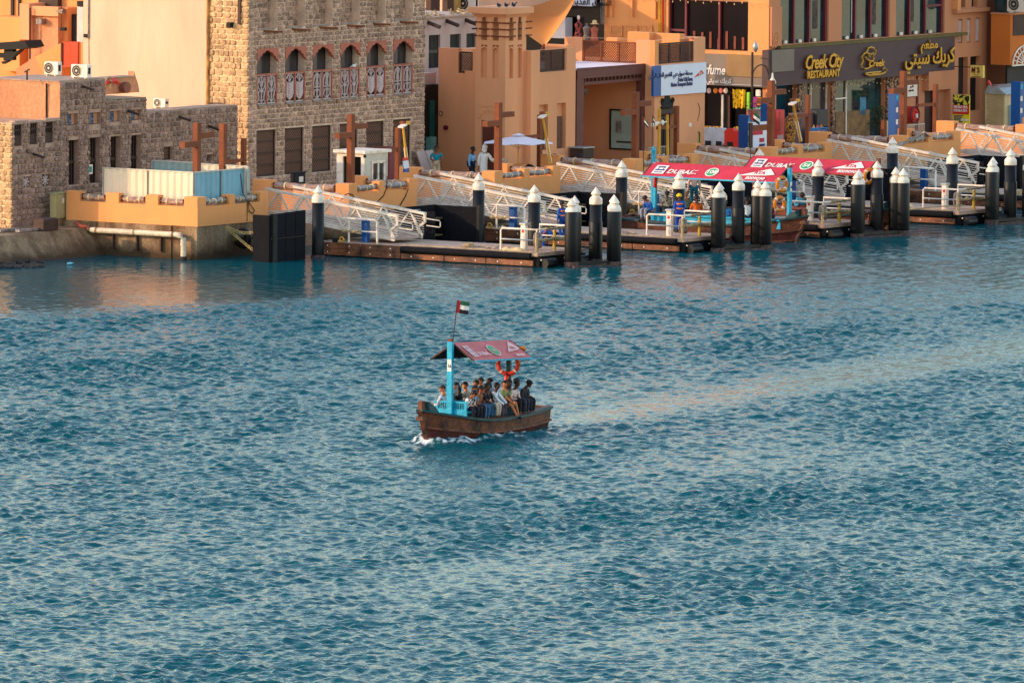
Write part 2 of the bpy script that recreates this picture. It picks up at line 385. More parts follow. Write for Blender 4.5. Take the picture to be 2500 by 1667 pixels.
def person(label, loc, rotz, pose='sit', skin=1, shirt=(200,200,200), trousers=(50,50,60), long=True, hair='short', hat=None, lean=.15, yaw=0., nod=.1,
           hl=None, hr=None, fl=None, fr=None, shorts=False, robe=False, shoes=(40,34,32), pat=None, scale=1., parent_tag=None, group=None, bare_head=False, beard=False, glasses=False, vest=None):
    t = wthing('person', label, 'person', loc, rotz, group); t.scale = (scale,)*3
    sit = pose == 'sit'
    ph = .11 if sit else .93
    pel = Vector((0, 0, ph)); Rl = Matrix.Rotation(-lean, 3, 'X')
    U = lambda x, y, z: pel+Rl @ Vector((x, y, z))
    belly, chest, nb = U(0, 0, .16), U(0, 0, .31), U(0, -.01, .44)
    sh = {-1: U(-.175, -.005, .395), 1: U(.175, -.005, .395)}
    Rh = Matrix.Rotation(yaw, 3, 'Z') @ Matrix.Rotation(-(lean*.6+nod), 3, 'X')
    H = lambda x, y, z: nb+Vector((0, .01, .02))+Rh @ Vector((x*1.13, y*1.13, z*1.08))
    hip = {s: pel+Vector((s*.085, .02, -.01)) for s in (-1, 1)}
    dfoot = (.40, -.34) if sit else (.0, 0.)
    fy, fz = dfoot
    foot = {-1: Vector(fl) if fl else Vector((-.11, fy, fz+.08)), 1: Vector(fr) if fr else Vector((.11, fy+(.06 if not sit else .02), fz+.08))}
    dh = {-1: (-.12, .34, .16) if sit else (-.24, .05, .80), 1: (.10, .36, .17) if sit else (.24, .08, .80)}
    hand = {-1: Vector(hl or dh[-1]), 1: Vector(hr or dh[1])}
    sm = M_SKIN[skin]
    pts = [(pel, .12), (belly, .11), (chest, .12), (nb, .058), (H(0,.0,.05), .055), (H(0,.022,.10), .076), (H(0,.012,.165), .099), (H(0,.0,.225), .078)]
    ed = [(0,1),(1,2),(2,3),(3,4),(4,5),(5,6),(6,7)]
    pts += [(H(0,.100,.125), .016)]; ed += [(5, 8)]
    fingers = []; sleeves = {}; legs = {}
    for s in (-1, 1):
        el, wr = ik(sh[s], hand[s], .28, .25, (s*.6, -.5, -.6)); k = len(pts); d = (wr-el).normalized()
        palm = wr+d*.055
        pts += [(sh[s], .055), (el, .040), (wr, .028), (palm, (.036, .020))]; ed += [(2, k), (k, k+1), (k+1, k+2), (k+2, k+3)]
        sleeves[s] = (sh[s], el, wr)
        side = d.cross(Vector((0, 0, 1)));
        if side.length < .1: side = Vector((1, 0, 0))
        side.normalize(); dn = side.cross(d).normalized()
        if dn.z > 0: dn = -dn
        for i, (ofs, ln) in enumerate(((-.028, .062), (-.010, .074), (.010, .070), (.028, .054))):
            b0 = palm+side*ofs+d*.005
            fingers.append(([(b0, .011), (b0+d*ln*.5+dn*.012, .0095), (b0+d*ln*.8+dn*.045, .008)], [(0,1),(1,2)], 0))
        b0 = wr+d*.03-side*.03*s; fingers.append(([(b0, .013), (b0+d*.03-side*.03*s+dn*.01, .011), (b0+d*.055-side*.03*s+dn*.03, .009)], [(0,1),(1,2)], 0))
        kn, an = ik(hip[s], foot[s], .43, .42, (s*.12, 1, .15)); k = len(pts)
        pts += [(hip[s], .085), (kn, .055), (an, .038), (an+Vector((0, .13, -.045)), .032)]; ed += [(0, k), (k, k+1), (k+1, k+2), (k+2, k+3)]
        legs[s] = (hip[s], kn, an)
        fmb = MB(); fmb.ell(an+Vector((0, .07, -.045)), .048, .135, .042, 10, 6); fmb.box(an.x-.042, an.y-.055, an.z-.088, an.x+.042, an.y+.19, an.z-.062)
        fmb.build('shoe', mat('shoe_%d_%d_%d' % shoes, shoes, .5), t)
        e = MB(); e.ell(H(s*.082, .0, .135), .012, .022, .034, 7, 5); e.build('ear', sm, t)
        e = MB(); e.ell(H(s*.032, .088, .158), .014, .008, .009, 7, 5); e.build('eye', M_BLK, t)
    skinmesh('body', [(pts, ed, 0)]+fingers, sm, t)
    mb = MB(); mb.ell(H(0, .088, .082), .028, .010, .008, 8, 5); mb.build('mouth', mat('lips', (130,60,50), .6), t)
    smat = mat(('cloth_%d_%d_%d' % shirt)+(pat or ''), shirt, .9, .10, 6 if not pat else 14, .25, 12, rgb2=(tuple(max(0, x-120) for x in shirt) if pat == 'check' else ((60,48,40) if pat == 'camo' else ((90,86,92) if pat == 'print' else None))), contrast=(.35,.65) if not pat else (.5,.56))
    tm = mat('cloth_%d_%d_%d' % trousers, trousers, .9, .12, 5, .25, 12)
    if robe:
        zb = .05
        c = [((0, 0, zb+.02), .19), ((0, 0, .40), .17), (pel, .165), (belly, .16), (chest, .165), (nb+Vector((0,0,-.03)), .085)]; e = [(i, i+1) for i in range(5)]
    else:
        c = [(pel+Vector((0, 0, -.02)), .148), (belly, .140), (chest, .146), (nb+Rl @ Vector((0, 0, -.035)), .080)]; e = [(0,1),(1,2),(2,3)]
    ci = 4 if robe else 2
    for s in (-1, 1):
        a, b, w_ = sleeves[s]; k = len(c)
        if long or robe: c += [(a, .075), (b, .056 if not robe else .068), (w_, .043 if not robe else .06)]; e += [(ci, k), (k, k+1), (k+1, k+2)]
        else: c += [(a, .075), (a.lerp(b, .78), .066)]; e += [(ci, k), (k, k+1)]
    skinmesh('robe' if robe else 'shirt', [(c, e, 0)], smat, t)
    if vest:
        vm = mat('cloth_%d_%d_%d' % vest, vest, .9); v = MB()
        for zz in (.10, .30):
            p = U(0, 0, zz); v.lathe([(.168, -.028), (.172, 0), (.168, .028)], 12, p, True)
        v.build('reflective_band', vm, t)
    if not robe:
        c = [(pel+Vector((0, 0, .02)), .142)]; e = []
        for s in (-1, 1):
            a, b, w_ = legs[s]; k = len(c)
            if shorts: c += [(a, .102), (a.lerp(b, .92), .082)]; e += [(0, k), (k, k+1)]
            else: c += [(a, .100), (b, .076), (w_+Vector((0,0,.02)), .060)]; e += [(0, k), (k, k+1), (k+1, k+2)]
        skinmesh('shorts' if shorts else 'trousers', [(c, e, 0)], tm, t)
    def cap(mm, name, r, up=.165, cut=.42):
        v = []; f = []; nu, nv = 14, 6
        for j in range(nv+1):
            phi = PI*.62*j/nv
            for i in range(nu):
                th_ = 2*PI*i/nu; fr_ = math.sin(th_)
                x, y, z = r*.99*math.sin(phi)*math.cos(th_), (r*1.1)*math.sin(phi)*math.sin(th_)-.008, r*1.02*math.cos(phi)
                if fr_ > .25 and z < cut*r: z = cut*r; y = min(y, .070)
                v.append(H(x, y, up+z))
        for j in range(nv):
            for i in range(nu): k = (i+1) % nu; f.append((j*nu+i, (j+1)*nu+i, (j+1)*nu+k, j*nu+k))
        return MB().add(v, f, True).build(name, mm, t)
    if hat:
        hm = mat('hat_%d_%d_%d' % hat[1], hat[1], .85)
        cap(hm, hat[0], .104)
        if hat[0] == 'cap':
            v = MB(); v.add([H(-.075,.07,.20),H(.075,.07,.20),H(.055,.17,.185),H(-.055,.17,.185),H(-.075,.07,.212),H(.075,.07,.212),H(.055,.17,.195),H(-.055,.17,.195)], [(3,2,1,0),(4,5,6,7),(0,1,5,4),(1,2,6,5),(2,3,7,6),(3,0,4,7)]); v.build('peak', hm, t)
        if hat[0] == 'helmet':
            v = MB(); v.lathe([(.100,0),(.128,-.006),(.128,.004),(.104,.03)], 14, H(0,0,.17), True); v.build('brim', hm, t)
        if hat[0] == 'headscarf':
            v = MB(); v.ell(H(0,-.03,.06), .105, .10, .13, 12, 8); v.build('scarf_drape', hm, t)
    elif hair == 'short': cap(M_HAIR, 'hair', .099)
    elif hair == 'long':
        cap(M_HAIR, 'hair', .104); v = MB(); v.ell(H(0,-.075,.03), .07, .05, .14, 10, 7); v.build('hair_tail', M_HAIR, t)
    elif hair == 'bald':
        cap(mat('thin_grey_hair', (70,50,42), .7), 'hair', .093, .15, .2)
    if beard: v = MB(); v.ell(H(0,.055,.065), .055, .045, .045, 10, 6); v.build('beard', M_HAIR, t)
    if glasses:
        v = MB(); v.bar(H(-.075,.1,.16), H(.075,.1,.16), .006, .026); v.build('glasses', M_BLK, t)
    return t
# ------------------------------------------------------------------ water
def smooth(x): x = np.clip(x, 0, 1); return x*x*(3-2*x)
def make_water():
    rng = np.random.default_rng(4)
    ny, nx = 1640, 640; y0, y1 = 296., 482.
    ys = y0+(y1-y0)*np.arange(ny)/(ny-1); hw = .0450*ys+5.
    X = np.linspace(-1, 1, nx)[None, :]*hw[:, None]; Y = np.repeat(ys[:, None], nx, 1)
    Z = np.zeros_like(X); 
    amp_sum = 0
    calm = smooth((Y-(429+(X+19)*.93))/9)*smooth((6-X)/16)
    far = smooth((Y-435)/26)*.70
    A = 1-.80*calm-far*(1-calm)
    ln = np.zeros_like(X)
    for i in range(9):
        kx, ky = rng.normal(0, .16), rng.normal(0, .11); ln += np.sin(kx*X+ky*Y+rng.random()*6.3)
    A = A*(1.0+.10*ln/2.1)
    phi = math.radians(28); u = (X+1.16)*-math.sin(phi)+(Y-384.48)*-math.cos(phi); v = (X+1.16)*math.cos(phi)-(Y-384.48)*math.sin(phi)
    trail = smooth((-3.5-u)/3)*smooth((75+u)/30)*np.exp(-(v/(1.3+.055*np.maximum(-u, 0)))**2)
    A = A*(1-.60*trail); pat = np.zeros_like(X)
    for i in range(12):
        kx, ky = rng.normal(0, .45), rng.normal(0, .30); pat += np.sin(kx*X+ky*Y+rng.random()*6.3)
    A = A*(1.05+.12*pat/2.4); A = np.clip(A, .12, 1.6)
    xs = X.copy(); yw = Y.copy()
    for i in range(64):
        lam = .23*(3.8)**rng.random() if i > 12 else rng.uniform(.9, 2.8)
        k = 2*PI/lam; th_ = rng.normal(-1.40, .75) if i % 4 else rng.uniform(0, 2*PI)
        slope = .028 if lam > .9 else .049
        a = slope/k; p = rng.random()*2*PI
        kx, ky = k*math.cos(th_), k*math.sin(th_)
        ph = kx*X+ky*Y+p+ .9*np.sin(.11*X*math.sin(p)+.07*Y+p)
        att = A if lam < 1.6 else A*(1-.55*calm)
        Z += a*np.sin(ph)*att; xs += a*.5*math.cos(th_)*np.cos(ph)*att; yw += a*.5*math.sin(th_)*np.cos(ph)*att
    # gust patches
    # bow wave and wake of the moving boat, in its own axes (u forward, v to port)
    phi = math.radians(28); u = (X+1.16)*-math.sin(phi)+(Y-384.48)*-math.cos(phi); v = (X+1.16)*math.cos(phi)-(Y-384.48)*math.sin(phi)
    du = 3.9-u; sp_ = np.abs(np.abs(v)-(.12+du*.30)); 
    env = smooth(du/.6)*np.exp(-np.maximum(du, 0)/11.)
    Z += .14*env*np.exp(-(sp_/.32)**2)+.05*env*np.sin(du*4.2+np.abs(v)*2.6)*np.exp(-(sp_/1.2)**2)
    # foam mask
    bw = 1.12*np.clip((3.75-u)/2.2, 0, 1)**.55
    hullv = np.abs(v)-bw
    n1 = np.zeros_like(X)
    for i in range(26):
        k = rng.uniform(9, 30); t = rng.random()*2*PI; n1 += np.sin(k*(math.cos(t)*X+math.sin(t)*Y)+rng.random()*6)
    n1 /= 3.6
    near = np.exp(-(hullv/.20)**2)*(u < 3.95)*(u > -4.2)*(.55+.6*smooth((u-2.0)/1.6)+.45*np.exp(-((u+.2)/.5)**2))
    bowf = 1.0*np.exp(-((u-3.6)/.35)**2-(v/.5)**2)+.9*np.exp(-((u-2.75)/.7)**2-((v-.95)/.26)**2)+.55*np.exp(-((u-.2)/.7)**2-((v-1.55)/.18)**2)
    stern = .55*np.exp(-((u+5.2)/1.3)**2-(v/.9)**2)
    base_f = near*.95+bowf+stern*.7
    foam = np.clip(base_f*(1+1.0*n1)-.62, 0, 1)*1.1*(base_f > .05)
    foam = np.clip(foam, 0, 1)
    Z += foam*.012*(1+n1)
    co = np.stack([xs, yw, Z], -1).reshape(-1, 3).astype(np.float32)
    idx = np.arange(ny*nx).reshape(ny, nx)
    q = np.stack([idx[:-1, :-1], idx[:-1, 1:], idx[1:, 1:], idx[1:, :-1]], -1).reshape(-1, 4)
    me = bpy.data.meshes.new('water'); me.vertices.add(len(co)); me.vertices.foreach_set('co', co.ravel())
    me.loops.add(q.size); me.loops.foreach_set('vertex_index', q.ravel().astype(np.int32))
    me.polygons.add(len(q)); me.polygons.foreach_set('loop_start', np.arange(0, q.size, 4, dtype=np.int32)); me.polygons.foreach_set('loop_total', np.full(len(q), 4, dtype=np.int32))
    me.polygons.foreach_set('use_smooth', np.ones(len(q), bool)); me.update()
    at = me.attributes.new('foam', 'FLOAT', 'POINT'); at.data.foreach_set('value', foam.ravel().astype(np.float32))
    at = me.attributes.new('ripple', 'FLOAT', 'POINT'); at.data.foreach_set('value', A.ravel().astype(np.float32))
    m = bpy.data.materials.new('creek_water'); m.use_nodes = True; n = m.node_tree.nodes; L = m.node_tree.links.new; b = n['Principled BSDF']
    b.inputs['Roughness'].default_value = .07; b.inputs['IOR'].default_value = 1.115; b.inputs['Specular IOR Level'].default_value = .5
    fa = n.new('ShaderNodeAttribute'); fa.attribute_name = 'foam'
    mx = n.new('ShaderNodeMix'); mx.data_type = 'RGBA'; mx.inputs[6].default_value = (.0, .070, .084, 1); mx.inputs[7].default_value = (.72, .74, .72, 1)
    L(fa.outputs['Fac'], mx.inputs[0]); L(mx.outputs[2], b.inputs['Base Color'])
    rr = n.new('ShaderNodeMapRange'); rr.inputs[3].default_value = .07; rr.inputs[4].default_value = .7; L(fa.outputs['Fac'], rr.inputs[0]); L(rr.outputs[0], b.inputs['Roughness'])
    geo = n.new('ShaderNodeNewGeometry'); nz = n.new('ShaderNodeTexNoise'); nz.inputs['Scale'].default_value = 8.; nz.inputs['Detail'].default_value = 3; nz.inputs['Roughness'].default_value = .5
    L(geo.outputs['Position'], nz.inputs['Vector'])
    ra = n.new('ShaderNodeAttribute'); ra.attribute_name = 'ripple'; ms = n.new('ShaderNodeMath'); ms.operation = 'MULTIPLY'; ms.inputs[1].default_value = 1.0; L(ra.outputs['Fac'], ms.inputs[0])
    bp = n.new('ShaderNodeBump'); bp.inputs['Distance'].default_value = .035; L(ms.outputs[0], bp.inputs['Strength']); L(nz.outputs[0], bp.inputs['Height']); L(bp.outputs[0], b.inputs['Normal'])
    me.materials.append(m)
    o = bpy.data.objects.new('water', me); COL.objects.link(o); o['kind'] = 'structure'
    # the rest of the creek: plain sheets butted against the rippled one
    sea = MB(); ha, hb = .0450*y0+5., .0450*y1+5.; B = 1500.
    ez = -.02
    P = [(-ha, y0), (ha, y0), (hb, y1), (-hb, y1)]; Q = [(-B, -400), (B, -400), (B, 1200), (-B, 1200)]
    for i in range(4):
        j = (i+1) % 4; sea.add([(*Q[i], 0), (*Q[j], 0), (*P[j], ez), (*P[i], ez)], [(0, 1, 2, 3)])
    m2 = m.copy(); m2.name = 'open_creek_water'; nn = m2.node_tree.nodes; 
    for x in nn:
        if x.type == 'TEX_NOISE': x.inputs['Scale'].default_value = 1.2
        if x.type == 'BUMP': x.inputs['Distance'].default_value = .25; x.inputs['Strength'].default_value = .6; [m2.node_tree.links.remove(l) for l in list(x.inputs['Strength'].links)]
    o2 = sea.build('open_water', m2); o2['kind'] = 'structure'
make_water()
# ------------------------------------------------------------------ land
def wet_concrete():
    m = M_CONC; n = m.node_tree.nodes; L = m.node_tree.links.new; b = n['Principled BSDF']
    src = b.inputs['Base Color'].links[0].from_socket
    geo = n.new('ShaderNodeNewGeometry'); sx = n.new('ShaderNodeSeparateXYZ'); L(geo.outputs['Position'], sx.inputs[0])
    nz = n.new('ShaderNodeTexNoise'); nz.inputs['Scale'].default_value = 1.3; nz.inputs['Detail'].default_value = 8; L(geo.outputs['Position'], nz.inputs['Vector'])
    a = n.new('ShaderNodeMath'); a.operation = 'MULTIPLY_ADD'; a.inputs[1].default_value = -.9; L(nz.outputs[0], a.inputs[0]); L(sx.outputs['Z'], a.inputs[2])
    r = n.new('ShaderNodeMapRange'); r.inputs[1].default_value = -.30; r.inputs[2].default_value = .22; L(a.outputs[0], r.inputs[0])
    mx = n.new('ShaderNodeMix'); mx.data_type = 'RGBA'; mx.inputs[6].default_value = (*lin((66, 46, 26)), 1); L(r.outputs[0], mx.inputs[0]); L(src, mx.inputs[7]); L(mx.outputs[2], b.inputs['Base Color'])
wet_concrete()
land = MB(); land.box(.03, 1.3, -1.5, 300, 900, GZ); struct('promenade', land, M_PAVE)
lq = MB()
for i in range(14):       # battered old quay wall left of the first terrace
    a0, a1 = -60+i*(59.98/14), -60+(i+1)*(59.98/14)
    lq.prism([(3.7, -1.2), (5.35+random.uniform(-.05, .05), 1.08), (7.0, 1.10), (7.0, -1.2)], lambda u, v, s, a0=a0, a1=a1: (a0+.008 if s else a1, u, v))
struct('old_quay_wall', lq, M_CONC)
ll = MB(); ll.box(-300, 7.0, -1.5, .0, 900, 1.10); struct('left_ground', ll, M_CONC)
qf = MB()
qf.box(.04, 0.05, -1.2, 4.95, 1.3, 1.35)
for (c0, c1) in ((1.30, 2.75), (2.77, 4.6), (4.62, 7.0)): qf.box(-.02 if c0 < 2 else 0., c0, -1.2, .03, c1, 1.345)
for k in range(1, 8): qf.box(10.82*k+.04, .05, -1.2, 10.82*k+4.95, 1.3, 1.35)
struct('quay_foundation', qf, M_CONC)
# ------------------------------------------------------------------ parapet terraces
def wrap(par, p, q, m=None, r=.115, tapes=3, sag=.03, name='wrapped_rail'):
    p = Vector(p); q = Vector(q); n = 11; rr = random.Random(str(p))
    mb = MB(); pts = []; rad = []
    for i in range(n):
        t = i/(n-1); pts.append(p.lerp(q, t)+Vector((0, 0, -sag*math.sin(PI*t)+rr.uniform(-.012, .012)))); rad.append(r*rr.uniform(.86, 1.14))
    mb.tube(pts, r, 9, True, False, rad); mb.build(name, m or M_WRAP, par, gp=True)
    for i in range(tapes):
        t = (i+.5)/tapes+rr.uniform(-.04, .04); x = p.lerp(q, t)+Vector((0, 0, -sag*math.sin(PI*t))); d = (q-p).normalized()*.03
        MB().cyl(x-d, x+d, r*1.17, n=10).build('tape', M_TAPE, par, gp=True)
    d = (q-p).normalized()*.12
    for dz in (-.075, .075): MB().cyl(p-d+Vector((0,0,dz)), p+Vector((0,0,dz)), .045, n=8).build('rail_end', M_BWOOD, par, gp=True); MB().cyl(q+Vector((0,0,dz)), q+d+Vector((0,0,dz)), .045, n=8).build('rail_end', M_BWOOD, par, gp=True)
T_LAB = ['long ochre parapet terrace at the far left with corrugated sheets behind it', 'ochre parapet terrace in front of the white kiosk', 'ochre parapet terrace with the open umbrella behind it',
         'ochre parapet terrace in front of the brown pergola', 'ochre parapet terrace just right of the red and white sign boards', 'ochre parapet terrace in front of the restaurant door with cables hanging over it', 'ochre parapet terrace at the right edge']
for k in range(7):
    a0 = 10.82*k; t = thing('parapet_terrace', T_LAB[k], 'parapet', a0, 0, 1.35, group='ochre parapet terraces along the quay')
    Lc = 6.6 if k == 0 else 4.9; Rc = 3.1
    b = MB(); z0, z1 = (1.35 if k == 0 else 1.06), 2.15
    b.prism([(0, 0), (5.0, 0), (5.0, Rc), (4.66, Rc), (4.66, .34), (.34, .34), (.34, Lc), (0, Lc)], lambda u, v, s: (a0+u, v, z1 if s else z0))
    b.build('parapet_wall', M_YEL, t, gp=True)
    mer = [(0, 0, .60, .68), (2.24, -0.0, 2.64, .40), (4.42, 0, 5.0, .42)]
    if k == 0: mer += [(0, 1.97, .36, 2.61), (0, 3.95, .36, 4.61), (0, 5.91, .36, 6.60)]
    else: mer += [(0, 3.94, .42, 4.9)]
    mer += [(4.60, 2.45, 5.0, 3.1)]
    for (x0, y0, x1, y1) in mer:
        MB().bbox(a0+x0-.004, y0-.004, z1-.01, a0+x1+.004, y1+.004, 2.55, .015).build('merlon', M_YEL, t, gp=True)
    g = M_WRAPG; zc = 2.33
    wrap(t, (a0+.72, .18, zc), (a0+2.12, .18, zc+.01), g); wrap(t, (a0+2.76, .18, zc+.02), (a0+4.30, .18, zc), g, tapes=2)
    if k == 0:
        for c0, c1 in ((.80, 1.85), (2.75, 3.80), (4.75, 5.80)): wrap(t, (a0+.17, c0, zc), (a0+.17, c1, zc), M_WRAP, .12, 2)
    else: wrap(t, (a0+.17, .82, zc), (a0+.17, 3.8, zc), M_WRAP, .15, 3)
    wrap(t, (a0+4.83, .55, zc+.03), (a0+4.83, 2.33, zc), M_WRAP, .12, 2)
# ------------------------------------------------------------------ gangways
def gangway():
    t = thing('gangway', 'gangway', 'gangway', 6.25, 1.0, GZ, group='white truss gangways down to the pontoons')
    A0, A1 = 6.25, 8.25; C0, C1 = 1.0, -5.45; Z0, Z1 = 1.56, .74; H = .98
    zf = lambda c: Z0+(Z1-Z0)*(C0-c)/(C0-C1)
    d = MB(); d.bar((7.25, C0, Z0), (7.25, C1, Z1), 1.86, .05); d.build('walkway', M_DECK, t, gp=True)
    for a in (A0, A1):
        m = MB(); m.bar((a, C0, Z0+.02), (a, C1, Z1+.02), .07, .17); m.build('bottom_chord', M_ALU, t, gp=True)
        m = MB(); m.bar((a, C0, Z0+H), (a, C1-.15, zf(C1-.15)+H), .15, .10); m.build('top_chord', M_ALU, t, gp=True)
        n = 5; L = (C0-C1)/n
        for i in range(n):
            ca, cb = C0-i*L, C0-(i+1)*L; cm = (ca+cb)/2
            MB().bar((a, ca, zf(ca)+.06), (a, cm, zf(cm)+H-.02), .055, .06).build('diagonal', M_ALU, t, gp=True)
            MB().bar((a, cm, zf(cm)+H-.02), (a, cb, zf(cb)+.06), .055, .06).build('diagonal', M_ALU, t, gp=True)
        for i in range(8):
            h = .16+i*.096; s_ = .04 if a == A0 else -.04
            MB().bar((a+s_, C0, zf(C0)+h), (a+s_, C1-.1, zf(C1-.1)+h), .022, .022).build('rail', M_ALU, t, gp=True)
        for q in (-.12,):     # forked end post and hand loop
            m = MB(); c = C1-.1; m.bar((a, c, zf(c)+H), (a, c-.02, zf(c)+.62), .07, .10); m.bar((a, c-.02, zf(c)+.64), (a, c+.32, zf(c)+.40), .07, .09); m.bar((a, c+.55, zf(c)+.80), (a, c+.16, zf(c)+.0), .07, .09)
            m.build('end_post', M_ALU, t, gp=True)
            m = MB(); m.tube([(a, c+.1, zf(c)+.80), (a, c-.75, zf(c)+.72), (a, c-.78, zf(c)+.66), (a, c-.78, zf(c)+.48), (a, c-.74, zf(c)+.45), (a, c-.1, zf(c)+.50)], .022, 6); m.build('hand_loop', M_WHITE, t, gp=True)
    for i in range(7):
        c = C0-.3-i*.95; m = MB(); m.bar((7.25, c-.02, zf(c)+.5), (7.25, c+.02, zf(c)+.5), .02, .02)
    for i in range(7):
        c = C0-.2-i*1.0; MB().bar((A0, c, zf(c)-.03), (A1, c, zf(c)-.03), .06, .06).build('cross_beam', M_ALU, t, gp=True)
        for a in (A0-.0, A1): 
            m = MB(); m.tube([(a, c-.15, zf(c)+H+.05), (a, c-.13, zf(c)+H+.11), (a, c+.13, zf(c)+H+.09), (a, c+.16, zf(c)+H+.04)], .012, 5); m.build('clip', M_GALV, t, gp=True)
    return t
g0 = gangway()
GL = ['white truss gangway nearest the corrugated sheets, leftmost of the row', 'white truss gangway passing in front of the umbrella terrace', 'white truss gangway in front of the brown pergola, partly behind the left red canopy',
      'white truss gangway whose upper end shows above the red canopies', 'white truss gangway below the restaurant sign', 'white truss gangway at the right edge in front of the louvred hut']
g0['label'] = GL[0]
for k in range(1, 6): copy_to(g0, 6.25+10.82*k, 1.0, GZ, GL[k])
# ------------------------------------------------------------------ pontoons
def pontoon(k):
    a0 = 10.82*k
    t = thing('pontoon', ['brown timber sided pontoon nearest the camera, with the white gangway foot on it', 'brown sided pontoon left of the boat numbered 108', 'brown sided pontoon between the two moored red canopied boats',
        'brown sided pontoon right of the boat numbered 54', 'brown sided pontoon at the right edge'][k], 'pontoon', a0+7.2, -7.6, 0, group='floating pontoons in a row')
    A, B = a0+5.42, a0+9.0; C0, C1 = -2.15, -13.0
    MB().box(A+.08, C1+.15, -.7, B-.08, C0, .44).build('float', M_BLACK, t, gp=True)
    n = 6; L = (C0-C1)/n
    for i in range(n): MB().box(A+.03, C0-i*L-.01, .44, B-.03, C0-(i+1)*L+.01, .58+.004*(i % 2)).build('deck_panel', M_DECK, t, gp=True)
    for side, a in ((-1, A), (1, B)):
        c = C0
        for i, ln in enumerate((2.15, 2.0, 2.15, 2.05, 2.3)):
            x0, x1 = (a, a+.09) if side < 0 else (a-.09, a)
            rows = ((.31, .56), (.05, .295)) if i < 2 else ((.05, .27),)
            if side < 0 or i > 1:
                for r0, r1 in rows:
                    MB().bbox(x0, c-ln+.015, r0, x1, c-.015, r1, .012).build('fender_board', M_FENDW, t, gp=True)
                    if side < 0:
                        for q in (.25, .75): MB().cyl((x0-.012, c-ln*q, (r0+r1)/2), (x0+.02, c-ln*q, (r0+r1)/2), .03, n=8).build('bolt', M_WHITE, t, gp=True)
            c -= ln
        if side < 0: MB().cyl((a+.0, C0-4.2, .44), (a+.0, C1+.3, .44), .135, n=12).build('tube_fender', M_BLACK, t, gp=True)
        else: MB().cyl((a, C0-1, .44), (a, C1+.3, .44), .12, n=10).build('tube_fender', M_BLACK, t, gp=True)
    pts = [(A-.02+random.uniform(-.02,.03), C0-4.3-i*.42, .615+random.uniform(0,.02)) for i in range(16)]; MB().tube(pts, .022, 6).build('edge_rope', M_ROPE, t, gp=True)
    e = MB(); e.box(A+.1, C1-.05, .0, B-.1, C1+.2, .40); e.build('end_plate', M_BLACK, t, gp=True)
    for a in (A+.55, B-.6): MB().cyl((a-.36, C1-.22, .16), (a+.36, C1-.22, .16), .20, n=14).build('roller_fender', M_PILE, t, gp=True); 
    for a in (A+.1, A+1.0, A+1.8, A+2.6): MB().cyl((a+.05, C1-.08, .30), (a+.05, C1-.12, .30), .035, n=6).build('bolt', M_WHITE, t, gp=True)
    rr = random.Random(k)
    for i in range(3):        # crumpled sacking on the deck
        c = C0-rr.uniform(1.2, 9.5); a = A+rr.uniform(.25, .9); v = []; 
        w_ = rr.uniform(.5, 1.1); n_ = 6
        for p in range(n_):
            for q in range(n_): v.append((a+(p/(n_-1))*.7, c-(q/(n_-1))*w_, .60+max(0, rr.uniform(-.06, .13)) if 0 < p < n_-1 and 0 < q < n_-1 else .592))
        f = [(p*n_+q, p*n_+q+1, (p+1)*n_+q+1, (p+1)*n_+q) for p in range(n_-1) for q in range(n_-1)]
        s = MB().add(v, f).build('sacking', M_TAPE if i % 2 else M_DECK, None)
        s.location = G(0, 0, 0); s.rotation_euler = (0, 0, TH)
        tag(s, 'crumpled sacking lying on the deck of the %s pontoon' % ('first', 'second', 'third', 'fourth', 'fifth')[k], 'sacking', 'crumpled sacking on pontoon %s from the left' % ('one', 'two', 'three', 'four', 'five')[k])
    return t
for k in range(5): pontoon(k)
for k in range(5):
    t = thing('rope_coil', 'loose pale rope coil on the deck of the %s pontoon from the left' % ('first', 'second', 'third', 'fourth', 'fifth')[k], 'rope', 10.82*k+6.6, -9.2, .6, group='rope coils on the pontoons')
    a_, c_ = 10.82*k+6.4, -9.0; MB().tube([(a_+math.cos(i*.6)*(.28-.004*i), c_+math.sin(i*.6)*(.28-.004*i), .62+.004*i) for i in range(34)], .024, 6).build('coil', M_ROPE, t, gp=True)
    MB().tube([(a_+.28, c_, .62), (a_+.6, c_-.3, .61), (a_+.3, c_-.8, .61), (a_-.6, c_-1.2, .61)], .024, 6).build('rope_end', M_ROPE, t, gp=True)
    t = thing('cleat', 'black cleat with a yellow shackle beside the landward pile of the %s pontoon' % ('first', 'second', 'third', 'fourth', 'fifth')[k], 'cleat', 10.82*k+5.2, -3.3, .6, group='cleats on the pontoons')
    a_, c_ = 10.82*k+5.35, -3.1; MB().bar((a_, c_-.2, .72), (a_, c_+.2, .72), .07, .07).box(a_-.05, c_-.1, .58, a_+.05, c_+.1, .70).build('horn', M_BLK, t, gp=True); MB().torus((a_-.02, c_-.35, .70), .10, .035, 'x', 12, 6).build('shackle', M_YELP, t, gp=True)
ORD = ['first', 'second', 'third', 'fourth', 'fifth']
